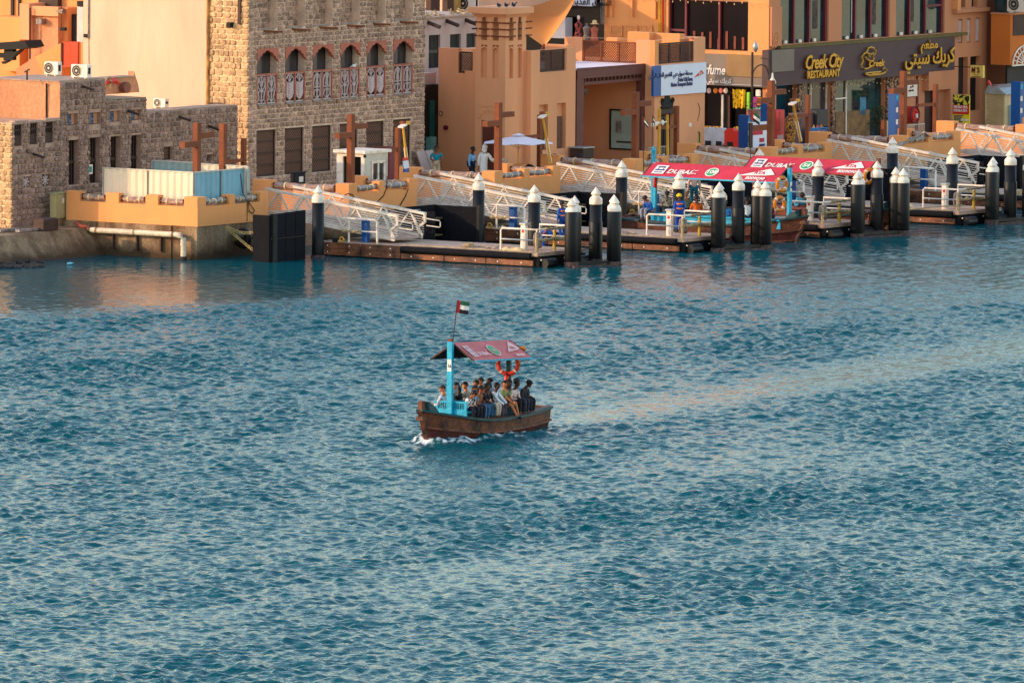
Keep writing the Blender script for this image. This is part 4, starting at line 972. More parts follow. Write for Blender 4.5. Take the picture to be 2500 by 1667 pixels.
# ------------------------------------------------------------------ low stone building (two storeys, stepped roof)
LC = 10.
t = thing('stone_building', 'low brown coral stone building with a stepped flat roof and four tall dark windows', 'building', 4.2, LC, GZ)
M = CW(LC); aL = cz(147, 200, LC)[0]; a2 = cz(257, 197, LC)[0]; a3 = cz(357, 243, LC)[0]; aE = cz(579, 262, LC)[0]+.02
zU = cz(200, 197, LC)[1]; zM = cz(305, 243, LC)[1]; zW = cz(470, 266, LC)[1]
sq = [hC(LC, *q) for q in ((164,279,191,308),(218,276,246,305),(268,272,295,299),(320,269,345,295))]
tall = [hC(LC, *q) for q in ((167,343,193,453),(218,337,245,449),(269,334,295,446),(319,331,345,442))]
sm_ = [hC(LC, 399,359,421,392), hC(LC, 504,378,520,396)]
H1 = [h for h in sq+tall+sm_]
def sel(h, x0, x1): return [q for q in h if q[0] > x0-.01 and q[1] < x1+.01]
f = MB(); wall(f, M, aL, a2, .9, zU, sel(H1, aL, a2), .35); wall(f, M, a2, a3, .9, zM, sel(H1, a2, a3), .35); wall(f, M, a3, aE, .9, zW, sel(H1, a3, aE), .35); f.build('facade', M_MORTAR2, t, gp=True)
core(t, aL, a2, LC+.36, 13.6, .9, zU-.02, M_TAN_OLD); core(t, a2, a3, LC+.36, 13.6, .9, zM-.02, M_MORTAR2); core(t, a3, aE, LC+.36, 11.0, .9, zW-.02, M_MORTAR2)
stones(t, M, 'c', aL, a2, .9, zU-.02, sel(H1, aL, a2), M_STONE2, .31, .21, 110, .05, seed=11)
stones(t, M, 'c', a2, a3, .9, zM-.02, sel(H1, a2, a3), M_STONE2, .31, .21, 110, .05, seed=12)
stones(t, M, 'c', a3, aE, .9, zW-.02, sel(H1, a3, aE), M_STONE2, .31, .21, 80, .05, seed=13)
for h in sq:
    w_ = wbox(MB(), M, h[0], h[1], .30, .34, h[2], h[3]).build('window', M_DARKW, t, gp=True)
    q = MB(); um = h[0]+(h[1]-h[0])*.62
    fret(q, M, h[0]+.02, um, h[2]+.02, h[3]-.02, .14, 0, .022); fret(q, M, h[0]+.02, um, h[2]+.02, h[3]-.02, .14, 2, .018)
    q.build('fretwork', mat('blue_grey_fretwork', (120,128,150), .7, .3, 8), w_)
    wbox(MB(), M, um, h[1]-.02, .16, .2, h[2]+.02, h[3]-.02).build('shutter', M_TAN_OLD, w_)
for i, h in enumerate(tall):
    w_ = wbox(MB(), M, h[0]+.01, h[1]-.01, .30, .34, h[2], h[3]).build('window', M_BLK if i else mat('black_door', (30,26,28), .6), t, gp=True)
    q = MB(); um = h[1]-(h[1]-h[0])*.02; n = 5
    for j in range(n): u = h[0]+.05+j*(h[1]-h[0]-.1)/(n-1); wbox(q, M, u-.025, u+.025, .24, .29, h[2]+.03, h[3]-.03)
    zm_ = (h[2]+h[3])/2; wbox(q, M, h[0]+.02, h[1]-.02, .22, .28, zm_-.06, zm_+.06); wbox(q, M, h[0]+.0, h[1], .2, .28, h[3]-.05, h[3])
    q.build('shutter_slats', M_BWOOD, w_)
    if i == 1: wbox(MB(), M, h[0]+.12, h[0]+.5, .18, .20, h[2]+.38, h[2]+.78).build('green_notice', M_WHITE, w_); wbox(MB(), M, h[0]+.19, h[0]+.43, .165, .182, h[2]+.46, h[2]+.70).build('green_mark', mat('teal_green', (0,130,110), .5), w_)
lat_window(t, M, sm_[0], 1, deep=.2); wbox(MB(), M, sm_[1][0], sm_[1][1], .3, .34, sm_[1][2], sm_[1][3]).build('window', M_BLK, t, gp=True)
for p in ((199,213),(311,273),(437,288),(507,310),(508,311)): a_, z_ = cz(p[0], p[1], LC); gargoyle(t, (a_, LC, z_))
# roof parapet lip, plaster side
MB().box(aL-.02, LC, .9, aL+.0, 13.6, zU).build('side_plaster', M_TAN_OLD, t, gp=True)
MB().box(aL-.05, LC+.05, zU-.02, a2, 13.65, zU+.05).build('roof', M_DECK, t, gp=True)
MB().box(a2, LC+.0, zM-.02, a3, 13.6, zM+.03).build('roof', M_CONC, t, gp=True)
MB().box(a3, LC+.0, zW-.02, aE, 11.0, zW+.03).build('roof', M_DECK, t, gp=True)
a_, c_ = gz(66, 196, zU+.05); MB().bar((a_, c_, zU+.05), (a_, c_, zU+.42), .06).bar((a_-.3, c_-.1, zU+.40), (a_+.3, c_+.1, zU+.48), .05).build('roof_bracket', M_BWOOD, t, gp=True)
c_, z_ = az(115, 204, aL); MB().tube([(aL-.05, c_, z_), (aL-.05, c_, 4.9)], .03, 6).build('downpipe', M_BLK, t, gp=True); MB().tube([(aL-.06, c_-.12, z_), (aL-.06, c_-.02, 4.9)], .012, 5).build('cable', M_BWOOD, t, gp=True)
# ruined stub wall between the steps
t = thing('ruined_wall', 'crumbling plaster parapet stub with a pale roof edge behind the stone step', 'wall', a2, 12.5, zM)
zs_ = cz(270, 192, 12.6)[1]; a4 = cz(257, 200, 12.6)[0]; a5 = cz(327, 200, 12.6)[0]
MB().prism([(a4, zM), (a5+.4, zM), (a5+.3, zM+.35), (a5, zM+.9), (a5, zs_), (a4, zs_)], lambda u, v, s: (u, 12.6+.3*s, v)).build('wall', M_TAN_OLD, t, gp=True)
MB().box(a4, 12.55, zs_, a5+.05, 13.2, zs_+.05).build('coping', M_DECK, t, gp=True)
a_, z_ = cz(302, 214, 12.5); MB().cyl((a_, 12.5, z_), (a_, 12.3, z_), .24, n=12).build('clay_drum', mat('terracotta_clay', (150,90,66), .8, .2, 4), t, gp=True)
o = MB().tube([(cz(258,203,12.4)[0], 12.4, cz(258,203,12.4)[1]), (cz(280,199,12.4)[0], 12.4, cz(280,199,12.4)[1]+.05), (cz(290,205,12.4)[0], 12.4, cz(290,205,12.4)[1])], .11, 7, radii=[.05,.13,.06]).build('red_bundle', M_REDP); o.location = G(0,0,0); o.rotation_euler = (0,0,TH); tag(o, 'red rolled cloth bundle on the stub wall', 'bundle')
P3 = [(258,200),(262,190),(268,189),(272,200),(270,216)]; o = MB().tube([(cz(*p, 12.3)[0], 12.3, cz(*p, 12.3)[1]) for p in P3], .035, 6).build('roof_hose', M_ROPE); o.location = G(0,0,0); o.rotation_euler = (0,0,TH); tag(o, 'pale hose looping over the roof edge of the low stone building', 'hose')
# ------------------------------------------------------------------ front left stone block
FC = 7.5; aF = cz(29, 500, FC)[0]; aF2 = cz(151, 500, FC)[0]; zF = cz(29, 302, FC)[1]
t = thing('stone_building', 'front left coral stone block with three narrow barred windows, sunlit on its left side', 'building', aF, FC, 1.0)
M = CW(FC); bw = [hC(FC, *q) for q in ((34,305,55,358),(72,301,93,354),(110,298,132,350))]; vt = [hC(FC, 57,432,75,459), hC(FC, 102,426,125,456)]
f = MB(); wall(f, M, aF+.03, aF2, .9, zF, bw+vt, .3); f.build('facade', M_MORTAR2, t, gp=True)
core(t, aF+.03, aF2, FC+.31, 13.5, .9, zF-.03, M_TAN_OLD)
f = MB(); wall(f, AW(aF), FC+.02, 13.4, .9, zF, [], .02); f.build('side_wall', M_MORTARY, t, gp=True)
stones(t, M, 'c', aF, aF2, .95, zF, bw+vt, M_STONE2, .31, .21, 210, .05, seed=21)
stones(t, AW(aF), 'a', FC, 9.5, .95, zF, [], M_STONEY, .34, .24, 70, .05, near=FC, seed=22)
for h in bw:
    w_ = wbox(MB(), M, h[0], h[1], .26, .29, h[2], h[3]).build('window', M_DARKW, t, gp=True); q = MB()
    for j in range(5): u = h[0]+.04+j*(h[1]-h[0]-.08)/4; wbox(q, M, u-.022, u+.022, .08, .12, h[2]+(h[3]-h[2])*.45, h[3]-.02)
    for fz in (.45, .72, .98): zz = h[2]+(h[3]-h[2])*fz; wbox(q, M, h[0], h[1], .07, .13, zz-.03, zz+.03)
    q.build('bars', M_BWOOD, w_); wbox(MB(), M, h[0]+.02, h[1]-.02, .08, .12, h[2]+.02, h[2]+(h[3]-h[2])*.44).build('shutter', M_BWOOD, w_)
for h in vt:
    w_ = wbox(MB(), M, h[0], h[1], .24, .28, h[2], h[3]).build('vent', M_DARKW, t, gp=True); q = MB()
    cu, cz0 = (h[0]+h[1])/2, (h[2]+h[3])/2
    for j in range(4):
        an = j*PI/4; r_ = .24; q.bar(M(cu-math.cos(an)*r_, .08, cz0-math.sin(an)*r_), M(cu+math.cos(an)*r_, .08, cz0+math.sin(an)*r_), .05, .04, up=(0, 1, 0))
    q.build('star_fretwork', M_PALEP, w_)
a_, z_ = cz(79, 378, FC); gargoyle(t, (a_, FC, z_))
for i, (xa, xb) in enumerate(((0, 33), (36, 70), (75, 108), (112, 147))):
    p = cz(xa, 300, FC)[0]; q = cz(xb, 300, FC)[0]; MB().bbox(max(p, aF), FC+.0, zF, min(q, aF2), FC+.3, zF+.05+.04*(i % 2), .01).build('coping', M_MORTAR2, t, gp=True)
# ------------------------------------------------------------------ buildings far left
t = thing('tan_building', 'old tan plastered house with a dark door at the far left, behind the roofs', 'building', 26, 24, GZ)
TA = 24.
def fa(x0, y0, x1, y1, d0, d1, m, nm):      # a block on the left house given by its outline
    c0, z1 = az(x1, y0, TA+d0); c1 = az(x0, y0, TA+d0)[0]; z0 = az(x1, y1, TA+d0)[1]; return MB().box(TA+d0, c0, z0, TA+d1, c1, z1).build(nm, m, t, gp=True)
MB().box(TA+2., az(203, 90, TA+2)[0]-2.5, GZ, TA+9, az(-60, 90, TA+2)[0], 11).build('back_wall', M_YEL, t, gp=True)
fa(70, 20, 142, 170, .8, 2., M_TAN_OLD, 'bay_wall'); fa(48, 10, 71, 98, .5, 2.0, M_TAN, 'pier'); fa(71, 18, 142, 41, .6, .9, M_TAN, 'parapet_band')
fa(-20, 43, 48, 175, .9, 2., M_YEL, 'low_wall'); fa(26, -60, 32, 42, 1.9, 2.02, M_DARKW, 'slot_window'); fa(44, -60, 48, 42, 1.9, 2.02, M_DARKW, 'slot_window'); fa(94, -60, 141, 20, 1.7, 2.02, M_BWOOD, 'loggia')
fa(142, 20, 165, 104, 1.2, 2., M_YEL, 'wall'); 
d_ = fa(163, 36, 188, 103, 1.5, 1.9, mat('dark_plum_door', (60,42,50), .5, .1), 'door'); d_['_base'] = t['_base']
fa(188, 18, 203, 104, .9, 1.2, mat('pale_sheet', (200,196,186), .5), 'white_panel'); fa(188, 4, 202, 17, .9, 1.3, M_BLK, 'lantern_box')
fa(152, 103, 171, 165, .3, .5, mat('vermilion_door_paint', (200,62,16), .6, .08, 2), 'red_shutter'); fa(171.4, 103, 190, 165, .3, .5, mat('vermilion_door_paint', (0,0,0)), 'red_shutter'); fa(148, 105, 152, 160, .25, .55, M_BWOOD, 'frame_post'); fa(190, 105, 203, 170, .4, 2., M_YEL, 'wall')
P_ = [az(86, 140, TA+.4), az(148, 106, TA+.4), az(148, 190, TA+.4), az(110, 190, TA+.4)]; MB().prism(P_, lambda u, v, s: (TA+.4+s*.8, u, v)).build('stair_wall', M_YEL, t, gp=True)
P_ = [az(40, 168, TA+.45), az(86, 140, TA+.45), az(112, 190, TA+.45), az(40, 190, TA+.45)]; MB().prism(P_, lambda u, v, s: (TA+.45+s*.8, u, v)).build('stair_wall', M_BRN, t, gp=True)
for P__ in (((145,27),(163,22),(160,34)),): p = [az(x, y, TA+.9) for x, y in P__]; MB().prism(p, lambda u, v, s: (TA+.6+s*.3, u, v)).build('lamp_shade', M_WRAPG, t, gp=True)
MB().tube([(TA+.7, az(150,16,TA+.7)[0], az(150,16,TA+.7)[1]), (TA+.7, az(150,70,TA+.7)[0], az(150,70,TA+.7)[1])], .02, 5).build('conduit', M_BWOOD, t, gp=True); fa(146, 68, 158, 76, .6, .75, M_BLK, 'meter_box'); fa(88, 47, 101, 60, .45, .8, M_WRAPG, 'flood_lamp')
MB().tube([(TA+.45, az(73,20,TA+.45)[0], az(73,20,TA+.45)[1]), (TA+.45, az(73,145,TA+.45)[0], az(73,145,TA+.45)[1])], .04, 6).build('downpipe', M_BWOOD, t, gp=True)
t2 = thing('timber_awning', 'black timber awning on brackets at the left edge above the roof', 'awning', 18, 20, 4)
P_ = [az(-20, 106, 21.), az(60, 100, 21.), az(69, 116, 21.), az(50, 121, 21.), az(-20, 122, 21.)]; MB().prism(P_, lambda u, v, s: (21.+s*1.2, u, v)).build('roof', M_BLK, t2, gp=True)
for P__ in (((10,120),(32,120),(32,148),(8,148)), ((32,128),(52,120),(50,124),(32,140)), ((-5,130),(10,130),(10,142),(-5,142)), ((3,152),(18,146),(20,150),(6,157))):
    MB().prism([az(x, y, 21.2) for x, y in P__], lambda u, v, s: (21.2+s*.25, u, v)).build('bracket', M_BLK, t2, gp=True)
def ac_unit(label, a, c, z, side=False, w_=.85, h=.58):
    t = thing('ac_unit', label, 'air conditioner', a, c, z, group='outdoor air conditioning units')
    cs = M_WHITE; d = .3
    MB().bbox(a, c, z+.06, a+d, c+w_, z+h, .015).build('case', cs, t, gp=True)
    g = MB(); cc, zc_ = c+w_*.66, z+.06+(h-.06)/2; 
    g.cyl((a-.012, cc, zc_), (a+.0, cc, zc_), h*.40, n=18); g.build('fan_grille', mat('fan_grille', (86,76,60), .6), t, gp=True)
    g = MB(); g.torus((a-.015, cc, zc_), h*.40, .012, 'x', 20, 5); g.torus((a-.018, cc, zc_), h*.26, .008, 'x', 16, 4); g.cyl((a-.03, cc, zc_), (a-.01, cc, zc_), .05, n=8); g.build('grille_rings', M_WHITE, t, gp=True)
    MB().box(a+.05, c-.012, z+.2, a+.2, c-.001, z+h-.12).build('service_hatch', M_BLK, t, gp=True)
    for q in (.1, w_-.16): MB().box(a-.02, c+q, z, a+d+.02, c+q+.06, z+.06).build('foot', M_GALV, t, gp=True)
    return t
a_, c_ = gz(231, 193, zU+.05); ac_unit('white air conditioner with a round fan on the low stone building roof', a_-.3, c_+.15, zU+.05)
a_, c_ = gz(156, 186, zU+.05); u_ = ac_unit('grey sided air conditioner seen from behind beside the red shutter', a_-.3, c_+.1, zU+.05, w_=.7)
a_, c_ = gz(399, 268, zW+.02); ac_unit('small white air conditioner at the foot of the cream wall', SA-1.6, az(403, 262, SA-1.6)[0], az(403, 266, SA-1.6)[1], w_=.62, h=.42)
# ------------------------------------------------------------------ grey building behind the alley
GC = 18.; M = CW(GC); ga0 = cz(1030, 100, GC)[0]; ga1 = cz(1240, 100, GC)[0]; zG = cz(1040, 47, GC)[1]
t = thing('grey_building', 'pale grey rendered building behind the alley with timber roof spouts', 'building', ga0, GC, GZ)
gw = [hC(GC, 1047,87,1075,168), hC(GC, 1099,85,1125,160), hC(GC, 1139,83,1163,158)]
f = MB(); wall(f, M, ga0, ga1, GZ, zG, gw, .25); f.build('facade', M_GREYW, t, gp=True); core(t, ga0, ga1, GC+.26, 26, GZ, zG-.02, M_GREYW)
for h in gw:
    w_ = wbox(MB(), M, h[0], h[1], .2, .24, h[2], h[3]).build('window', M_DARKW, t, gp=True); q = MB()
    for j in range(9): u = h[0]+.03+j*(h[1]-h[0]-.06)/8; wbox(q, M, u-.018, u+.018, .10, .13, h[2], h[3])
    zz = (h[2]+h[3])/2; wbox(q, M, h[0], h[1], .08, .14, zz-.07, zz+.07); q.build('bars', mat('grey_green_bars', (90,92,84), .6), w_)
for p in ((1045,54),(1090,50),(1137,48)): a_, z_ = cz(p[0], p[1], GC); MB().tube([(a_, GC+.1, z_), (a_, GC-.65, z_-.22)], .09, 6).build('spout', M_BWOOD, t, gp=True)
MB().box(ga0, GC-.1, zG, ga1, GC+.5, zG+.08).build('roof_edge', M_DECK, t, gp=True)
rr_ = MB()
for i in range(40): a_ = random.uniform(ga0, ga1); rr_.bar((a_, GC+random.uniform(0, .8), zG+.1), (a_+random.uniform(-.6, .6), GC+random.uniform(0, .8), zG+random.uniform(.12, .35)), .04)
tag(rr_.build('roof_rubbish', M_ROPE, t, gp=True), kind='stuff')
GB = 24.; t = thing('roof_house', 'cream roof house with an air conditioner behind the grey building', 'building', 40, GB, 8)
MB().box(cz(1080, 20, GB)[0], GB, 7, cz(1400, 20, GB)[0], GB+4, 9.3).build('wall', M_CREAM, t, gp=True)
for q in ((1040,-40,1062,30),(1080,-40,1096,34)): h = hC(GB-.02, *q); MB().box(h[0], GB-.3, h[2], h[1], GB-.02, h[3]).build('shutter', M_BWOOD, t, gp=True)
h = hC(GB-.02, 1096, -40, 1135, 30); MB().box(h[0], GB-.12, h[2], h[1], GB-.02, h[3]).build('stained_panel', mat('stained_panel', (200,150,80), .8, .3, 3, streak=1), t, gp=True)
a_, z_ = cz(1160, 30, GB-.5); ac_unit('air conditioner on the roof house above the grey building', a_-.6, GB-.9, z_, w_=1.0, h=.75)
# alley shopfront under the tin canopy
AC_ = 13.2; M = CW(AC_); a_0 = 32.4; a_1 = 37.0
t = thing('alley_shop', 'dark alley shopfront with teal door under a tin canopy beside the stone building', 'shop', a_0, AC_, GZ)
zT = cz(1050, 208, AC_)[1]; MB().box(a_0, AC_, 2.2, a_1, AC_+.3, zT).build('opening', M_DARKW, t, gp=True); MB().box(a_0, AC_-.05, GZ, a_1, AC_+.3, 2.2).build('low_wall', M_GREYW, t, gp=True)
h = hC(AC_-.05, 1051, 246, 1062, 380); MB().box(h[0], AC_-.04, h[2], h[1], AC_, h[3]).build('teal_door', mat('teal_door', (20,110,96), .5), t, gp=True)
h = hC(AC_-.05, 1040, 335, 1054, 376); MB().box(h[0], AC_-.3, h[2], h[1], AC_-.04, h[3]).build('pale_counter', mat('pale_teal_counter', (110,170,160), .5), t, gp=True)
h = hC(AC_-.1, 1062, 270, 1071, 375); q = MB(); lattice(q, CW(AC_-.1), h[0], h[1], h[2], h[3], 0, .12, .02); q.build('lattice', M_BWOOD, t, gp=True)
for i in range(8): x = a_0+.05+i*.28; MB().bar((x, AC_+.1, zT+.35), (x+.0, AC_-.9, zT+.02), .16, .03).build('tin_sheet', M_ROSE if i % 3 else M_GREYW, t, gp=True)
MB().box(a_0, AC_+.3, zT, a_1, GC, zT+.5).build('roof', M_GREYW, t, gp=True)
rr_ = MB()
for i in range(40): rr_.ell((random.uniform(a_0, a_0+2.), AC_+random.uniform(.4, 1.5), zT+.6+random.uniform(0, .3)), .18, .2, .12, 6, 4, False)
tag(rr_.build('rubble', M_STONE, t, gp=True), kind='stuff')
# ------------------------------------------------------------------ wind tower house
WA, WC = 36.3, 8.0
t = thing('wind_tower_house', 'tan house with a square wind tower beside the umbrella', 'building', WA, WC, GZ)
zB = 6.76; M = CW(WC); aR = cz(1406, 120, WC)[0]
nch = [hC(WC, 1316,257,1338,368), hC(WC, 1360,253,1382,364)]; lat = [(nch[0][0], nch[0][1], nch[0][2], cz(1316, 290, WC)[1]), (nch[1][0], nch[1][1], nch[1][2], cz(1360, 286, WC)[1])]
nt_ = (cz(1318, 170, WC)[0], cz(1383, 170, WC)[0], cz(1318, 178, WC)[1], zB+.001)
f = MB(); wall(f, M, WA, aR, .9, zB, nch+[nt_], .22); f.build('front_wall', M_TAN, t, gp=True)
core(t, WA+.02, aR, WC+.24, 11.5, .9, nt_[2]-.02, M_TAN)
MB().box(WA, WC+.24, nt_[2]-.02, WA+.3, 8.4, zB).build('parapet', M_TAN, t, gp=True); MB().box(aR-.35, WC+.24, nt_[2], aR, 9.4, zB+.12).build('parapet', M_TAN, t, gp=True)
for i in (0, 1):
    n_ = nch[i]; wbox(MB(), M, n_[0]-.01, n_[1]+.01, .20, .23, lat[i][3], n_[3]).build('niche_back', M_TAN, t, gp=True)
    H_ = (lat[i][0], lat[i][0]+(lat[i][1]-lat[i][0])*.8, lat[i][2], lat[i][3]); w_ = wbox(MB(), M, n_[0], n_[1], .21, .225, n_[2], lat[i][3]).build('window', M_DARKW, t, gp=True)
    q = MB(); lattice(q, M, H_[0], H_[1], H_[2], H_[3], .16, .11, .03); wbox(q, M, H_[0], H_[0]+.04, .13, .2, H_[2], H_[3]); wbox(q, M, H_[1]-.04, H_[1], .13, .2, H_[2], H_[3]); q.build('lattice', mat('lattice_brown', (0,0,0)), w_)
def balus(par, M, u0, u1, z0, z1, n, m, mf=None, d=.08):
    b = wbox(MB(), M, u0, u1, d-.03, d+.03, z0, z0+.07).build('balustrade', mf or m, par, gp=True)
    q = MB(); wbox(q, M, u0, u1, d-.035, d+.035, z1-.07, z1)
    for i in range(n+1): u = u0+.03+i*(u1-u0-.06)/n; wbox(q, M, u-.035, u+.035, d-.04, d+.04, z0+.07, z1-.07)
    q.build('frame', mf or m, b)
    q = MB()
    for i in range(n): lattice(q, M, u0+.06+i*(u1-u0-.06)/n, u0+(i+1)*(u1-u0-.06)/n-.0, z0+.08, z1-.08, d, .12, .03)
    q.build('lattice', m, b)
balus(t, M, nt_[0]+.02, nt_[1]-.1, nt_[2]+.02, cz(1330, 124, WC)[1], 2, M_BWOOD)
# side wall
cE = az(1071, 120, WA+.1)[0]; Ms = AW(WA+.1)
ns = (az(1154, 150, WA+.1)[0], az(1119, 150, WA+.1)[0], az(1154, 181, WA+.1)[1], 7.0)
zS = az(1100, 118, WA+.1)[1]; zSm = az(1160, 124, WA+.1)[1]
f = MB(); wall(f, Ms, 9.9, cE, .9, zS, [(ns[0], ns[1], ns[2], zS+.001)], .3); f.build('side_wall', M_TAN, t, gp=True)
core(t, WA+.41, aR, 9.9, cE, .9, ns[2]-.05, M_TAN); MB().box(WA+.4, cE-.35, ns[2]-.05, aR, cE, zS-.1).build('back_parapet', M_TAN, t, gp=True)
balus(t, Ms, ns[0]+.03, ns[1]-.03, ns[2]+.02, az(1130, 127, WA+.1)[1], 1, M_BWOOD)
c_, z_ = az(1090, 312, WA+.1); MB().cyl((WA+.0, c_, z_), (WA+.1, c_, z_), .11, n=12).build('fire_bell', M_MAROON, t, gp=True)
c_, z_ = az(1077, 278, WA+.1); MB().torus((WA+.08, c_, z_), .10, .015, 'x', 16, 5).build('pipe_ring', M_BWOOD, t, gp=True)
c0_, z1_ = az(1211, 297, 34.8); c1_ = az(1173, 297, 34.8)[0]
# the tower
Ta0, Ta1, Tc0, Tc1 = 34.8, 36.42, 8.35, 9.92
zt = az(1236, 43, Ta0)[1]
Ml = AW(Ta0); Mr = CW(Tc0)
def yz(y): return az(1232, y, Ta0)[1]
lo = [(Tc0+.36, Tc0+.68), (Tc0+.97, Tc0+1.29)]; ro = [(Ta0+.28, Ta0+.62), (Ta0+.95, Ta0+1.29)]
holesL = [(a, b, yz(101), yz(42)) for a, b in lo]+[(a, b, yz(193), yz(112)) for a, b in lo]
holesR = [(a, b, yz(101), yz(42)) for a, b in ro]+[(a, b, yz(193), yz(112)) for a, b in ro]
dz1, dz0 = yz(297), 1.4
f = MB(); wall(f, Ml, Tc0+.003, Tc1, .9, zt, holesL+[(Tc0+.45, Tc0+1.25, GZ, dz1)], .14); f.build('tower_wall', M_TAN, t, gp=True)
f = MB(); wall(f, Mr, Ta0+.003, Ta1, .9, zt, holesR, .14); f.build('tower_wall', M_TAN, t, gp=True)
core(t, Ta0+.15, Ta1, Tc0+.15, Tc1, .9, zt, M_TAN, 'tower_core')
for hs, Mx in ((holesL[:2], Ml), (holesR[:2], Mr)):
    for h in hs:
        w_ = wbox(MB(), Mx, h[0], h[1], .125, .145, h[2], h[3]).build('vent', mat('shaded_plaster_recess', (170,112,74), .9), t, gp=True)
        q = MB(); r_ = (h[1]-h[0])/2; cu = (h[0]+h[1])/2
        for k in range(5): an = PI*k/4; c_ = (cu-math.cos(an)*r_*.85, h[3]-.02-.0+math.sin(an)*.04); q.cyl(Mx(c_[0], -.005, c_[1]-.03), Mx(c_[0], .05, c_[1]-.03), .045, n=8)
        wbox(q, Mx, h[0]-.02, h[0]+.05, -.0, .06, h[3]-.28, h[3]-.0); wbox(q, Mx, h[1]-.05, h[1]+.02, -.0, .06, h[3]-.28, h[3])
        q.build('scalloped_arch', M_TAN, w_)
for hs, Mx in ((holesL[2:4], Ml), (holesR[2:], Mr)):
    for h in hs:
        q = MB(); cu = (h[0]+h[1])/2
        for k in (-1, 0, 1): q.cyl(Mx(cu+k*.10, -.0, h[3]-.08-.05*abs(k)), Mx(cu+k*.10, .14, h[3]-.08-.05*abs(k)), .05, n=8)
        q.build('niche_ornament', M_TAN, t, gp=True)
cp_ = MB()
for e, za, zb in ((.05, zt-.0, zt+.06), (.12, zt+.06, zt+.13), (.24, zt+.13, zt+.40)): cp_.box(Ta0-e, Tc0-e, za, Ta1+e, Tc1+e, zb)
cp_.build('tower_cap', M_TAN, t, gp=True)
for y in (55, 71, 88):
    z_ = yz(y+2)
    for c in (Tc0+.48, Tc0+1.12): MB().cyl((Ta0-.02, c-.28, z_), (Ta0-.02, c+.28, z_), .035, n=6).build('pole', M_CORTEN, t, gp=True)
    MB().cyl((Ta0-.1, Tc0-.30, z_), (Ta0-.1, Tc0+.1, z_), .038, n=6).build('pole', M_CORTEN, t, gp=True); MB().cyl((Ta0+.1, Tc0-.10, z_), (Ta0+.62, Tc0-.10, z_), .038, n=6).build('pole', M_CORTEN, t, gp=True)
    MB().cyl((Ta0+.95, Tc0+.04, z_), (Ta0+1.3, Tc0+.04, z_), .03, n=6).build('pole', M_BWOOD, t, gp=True); MB().cyl((Ta1-.05, Tc0-.05, z_), (Ta1+.35, Tc0-.05, z_), .038, n=6).build('pole', M_CORTEN, t, gp=True)
    MB().cyl((Ta0-.35, Tc1-.05, z_), (Ta0+.1, Tc1-.05, z_), .038, n=6).build('pole', M_BWOOD, t, gp=True)
d_ = wbox(MB(), Ml, Tc0+.45, Tc0+1.25, .11, .14, GZ, dz1).build('door', mat('oxblood_door', (112,52,36), .6, .15, 3, streak=1), t, gp=True)
q = MB(); 
for k in range(7): an = PI*k/6; q.torus(Ml(Tc0+.85-math.cos(an)*.45, -.01, dz1+.12+math.sin(an)*.30), .06, .02, 'x', 10, 5)
wbox(q, Ml, Tc0+.15, Tc0+1.4, -.02, .01, dz1+.62, dz1+.66); q.build('door_arch_relief', M_TAN, t, gp=True)
for i, (px_, lab) in enumerate(((1219, 'dark pigeon on the wind tower roof, leftmost of three'), (1237, 'dark pigeon in the middle of the wind tower roof'), (1264, 'dark pigeon with raised tail at the right of the wind tower roof'))):
    a_, c_ = Ta0+.3+i*.35, Tc0+.55-i*.15; t3 = thing('pigeon', lab, 'pigeon', a_, c_, zt+.40); q = MB(); q.ell((a_, c_, zt+.49), .12, .07, .07, 8, 6); q.ell((a_-.11, c_, zt+.57), .04, .035, .045, 7, 5); q.bar((a_+.08, c_, zt+.50), (a_+.22, c_, zt+.48+.06*i), .06, .02); q.bar((a_-.145, c_, zt+.57), (a_-.17, c_, zt+.44), .012); q.build('body', mat('slate_feathers', (56,66,84), .7, .2, 9), t3, gp=True)
    q = MB(); q.cyl((a_, c_-.02, zt+.40), (a_, c_-.02, zt+.44), .01, n=5); q.cyl((a_, c_+.02, zt+.40), (a_, c_+.02, zt+.44), .01, n=5); q.build('legs', M_MAROON, t3, gp=True)
# ------------------------------------------------------------------ sail shade
t = thing('shade_sail', 'large tan fabric shade sail stretched behind the wind tower', 'shade', 40, 16, 6)
SA_ = 43.; q = MB(); n = 12
P0, P1, P2 = az(1196, 22, SA_), az(1425, -45, SA_), az(1283, 118, SA_)
v = []
for i in range(n+1):
    for j in range(n+1):
        s_, r_ = i/n, j/n
        top = (P0[0]+(P1[0]-P0[0])*s_, P0[1]+(P1[1]-P0[1])*s_-.55*math.sin(PI*s_)*.8)
        u = top[0]*(1-r_)+P2[0]*r_; z = top[1]*(1-r_)+P2[1]*r_
        u += (.35*math.sin(PI*r_)*(1 if s_ > .5 else 0)*(s_-.5)*-1)
        v.append((SA_+.5*math.sin(PI*s_)*math.sin(PI*r_)+r_*1.5, u, z))
fs = [(i*(n+1)+j, (i+1)*(n+1)+j, (i+1)*(n+1)+j+1, i*(n+1)+j+1) for i in range(n) for j in range(n)]
o_ = len(v); v2 = [(a+.02, c, z) for a, c, z in v]
q.add(v+v2, fs+[tuple(reversed([k+o_ for k in f_])) for f_ in fs], True); q.build('fabric', M_FABR, t, gp=True)
MB().cyl((SA_+.1, P2[0], 5.), (SA_+1.5, P2[0], P2[1]+.1), .05, n=8).build('post', M_CORTEN, t, gp=True)
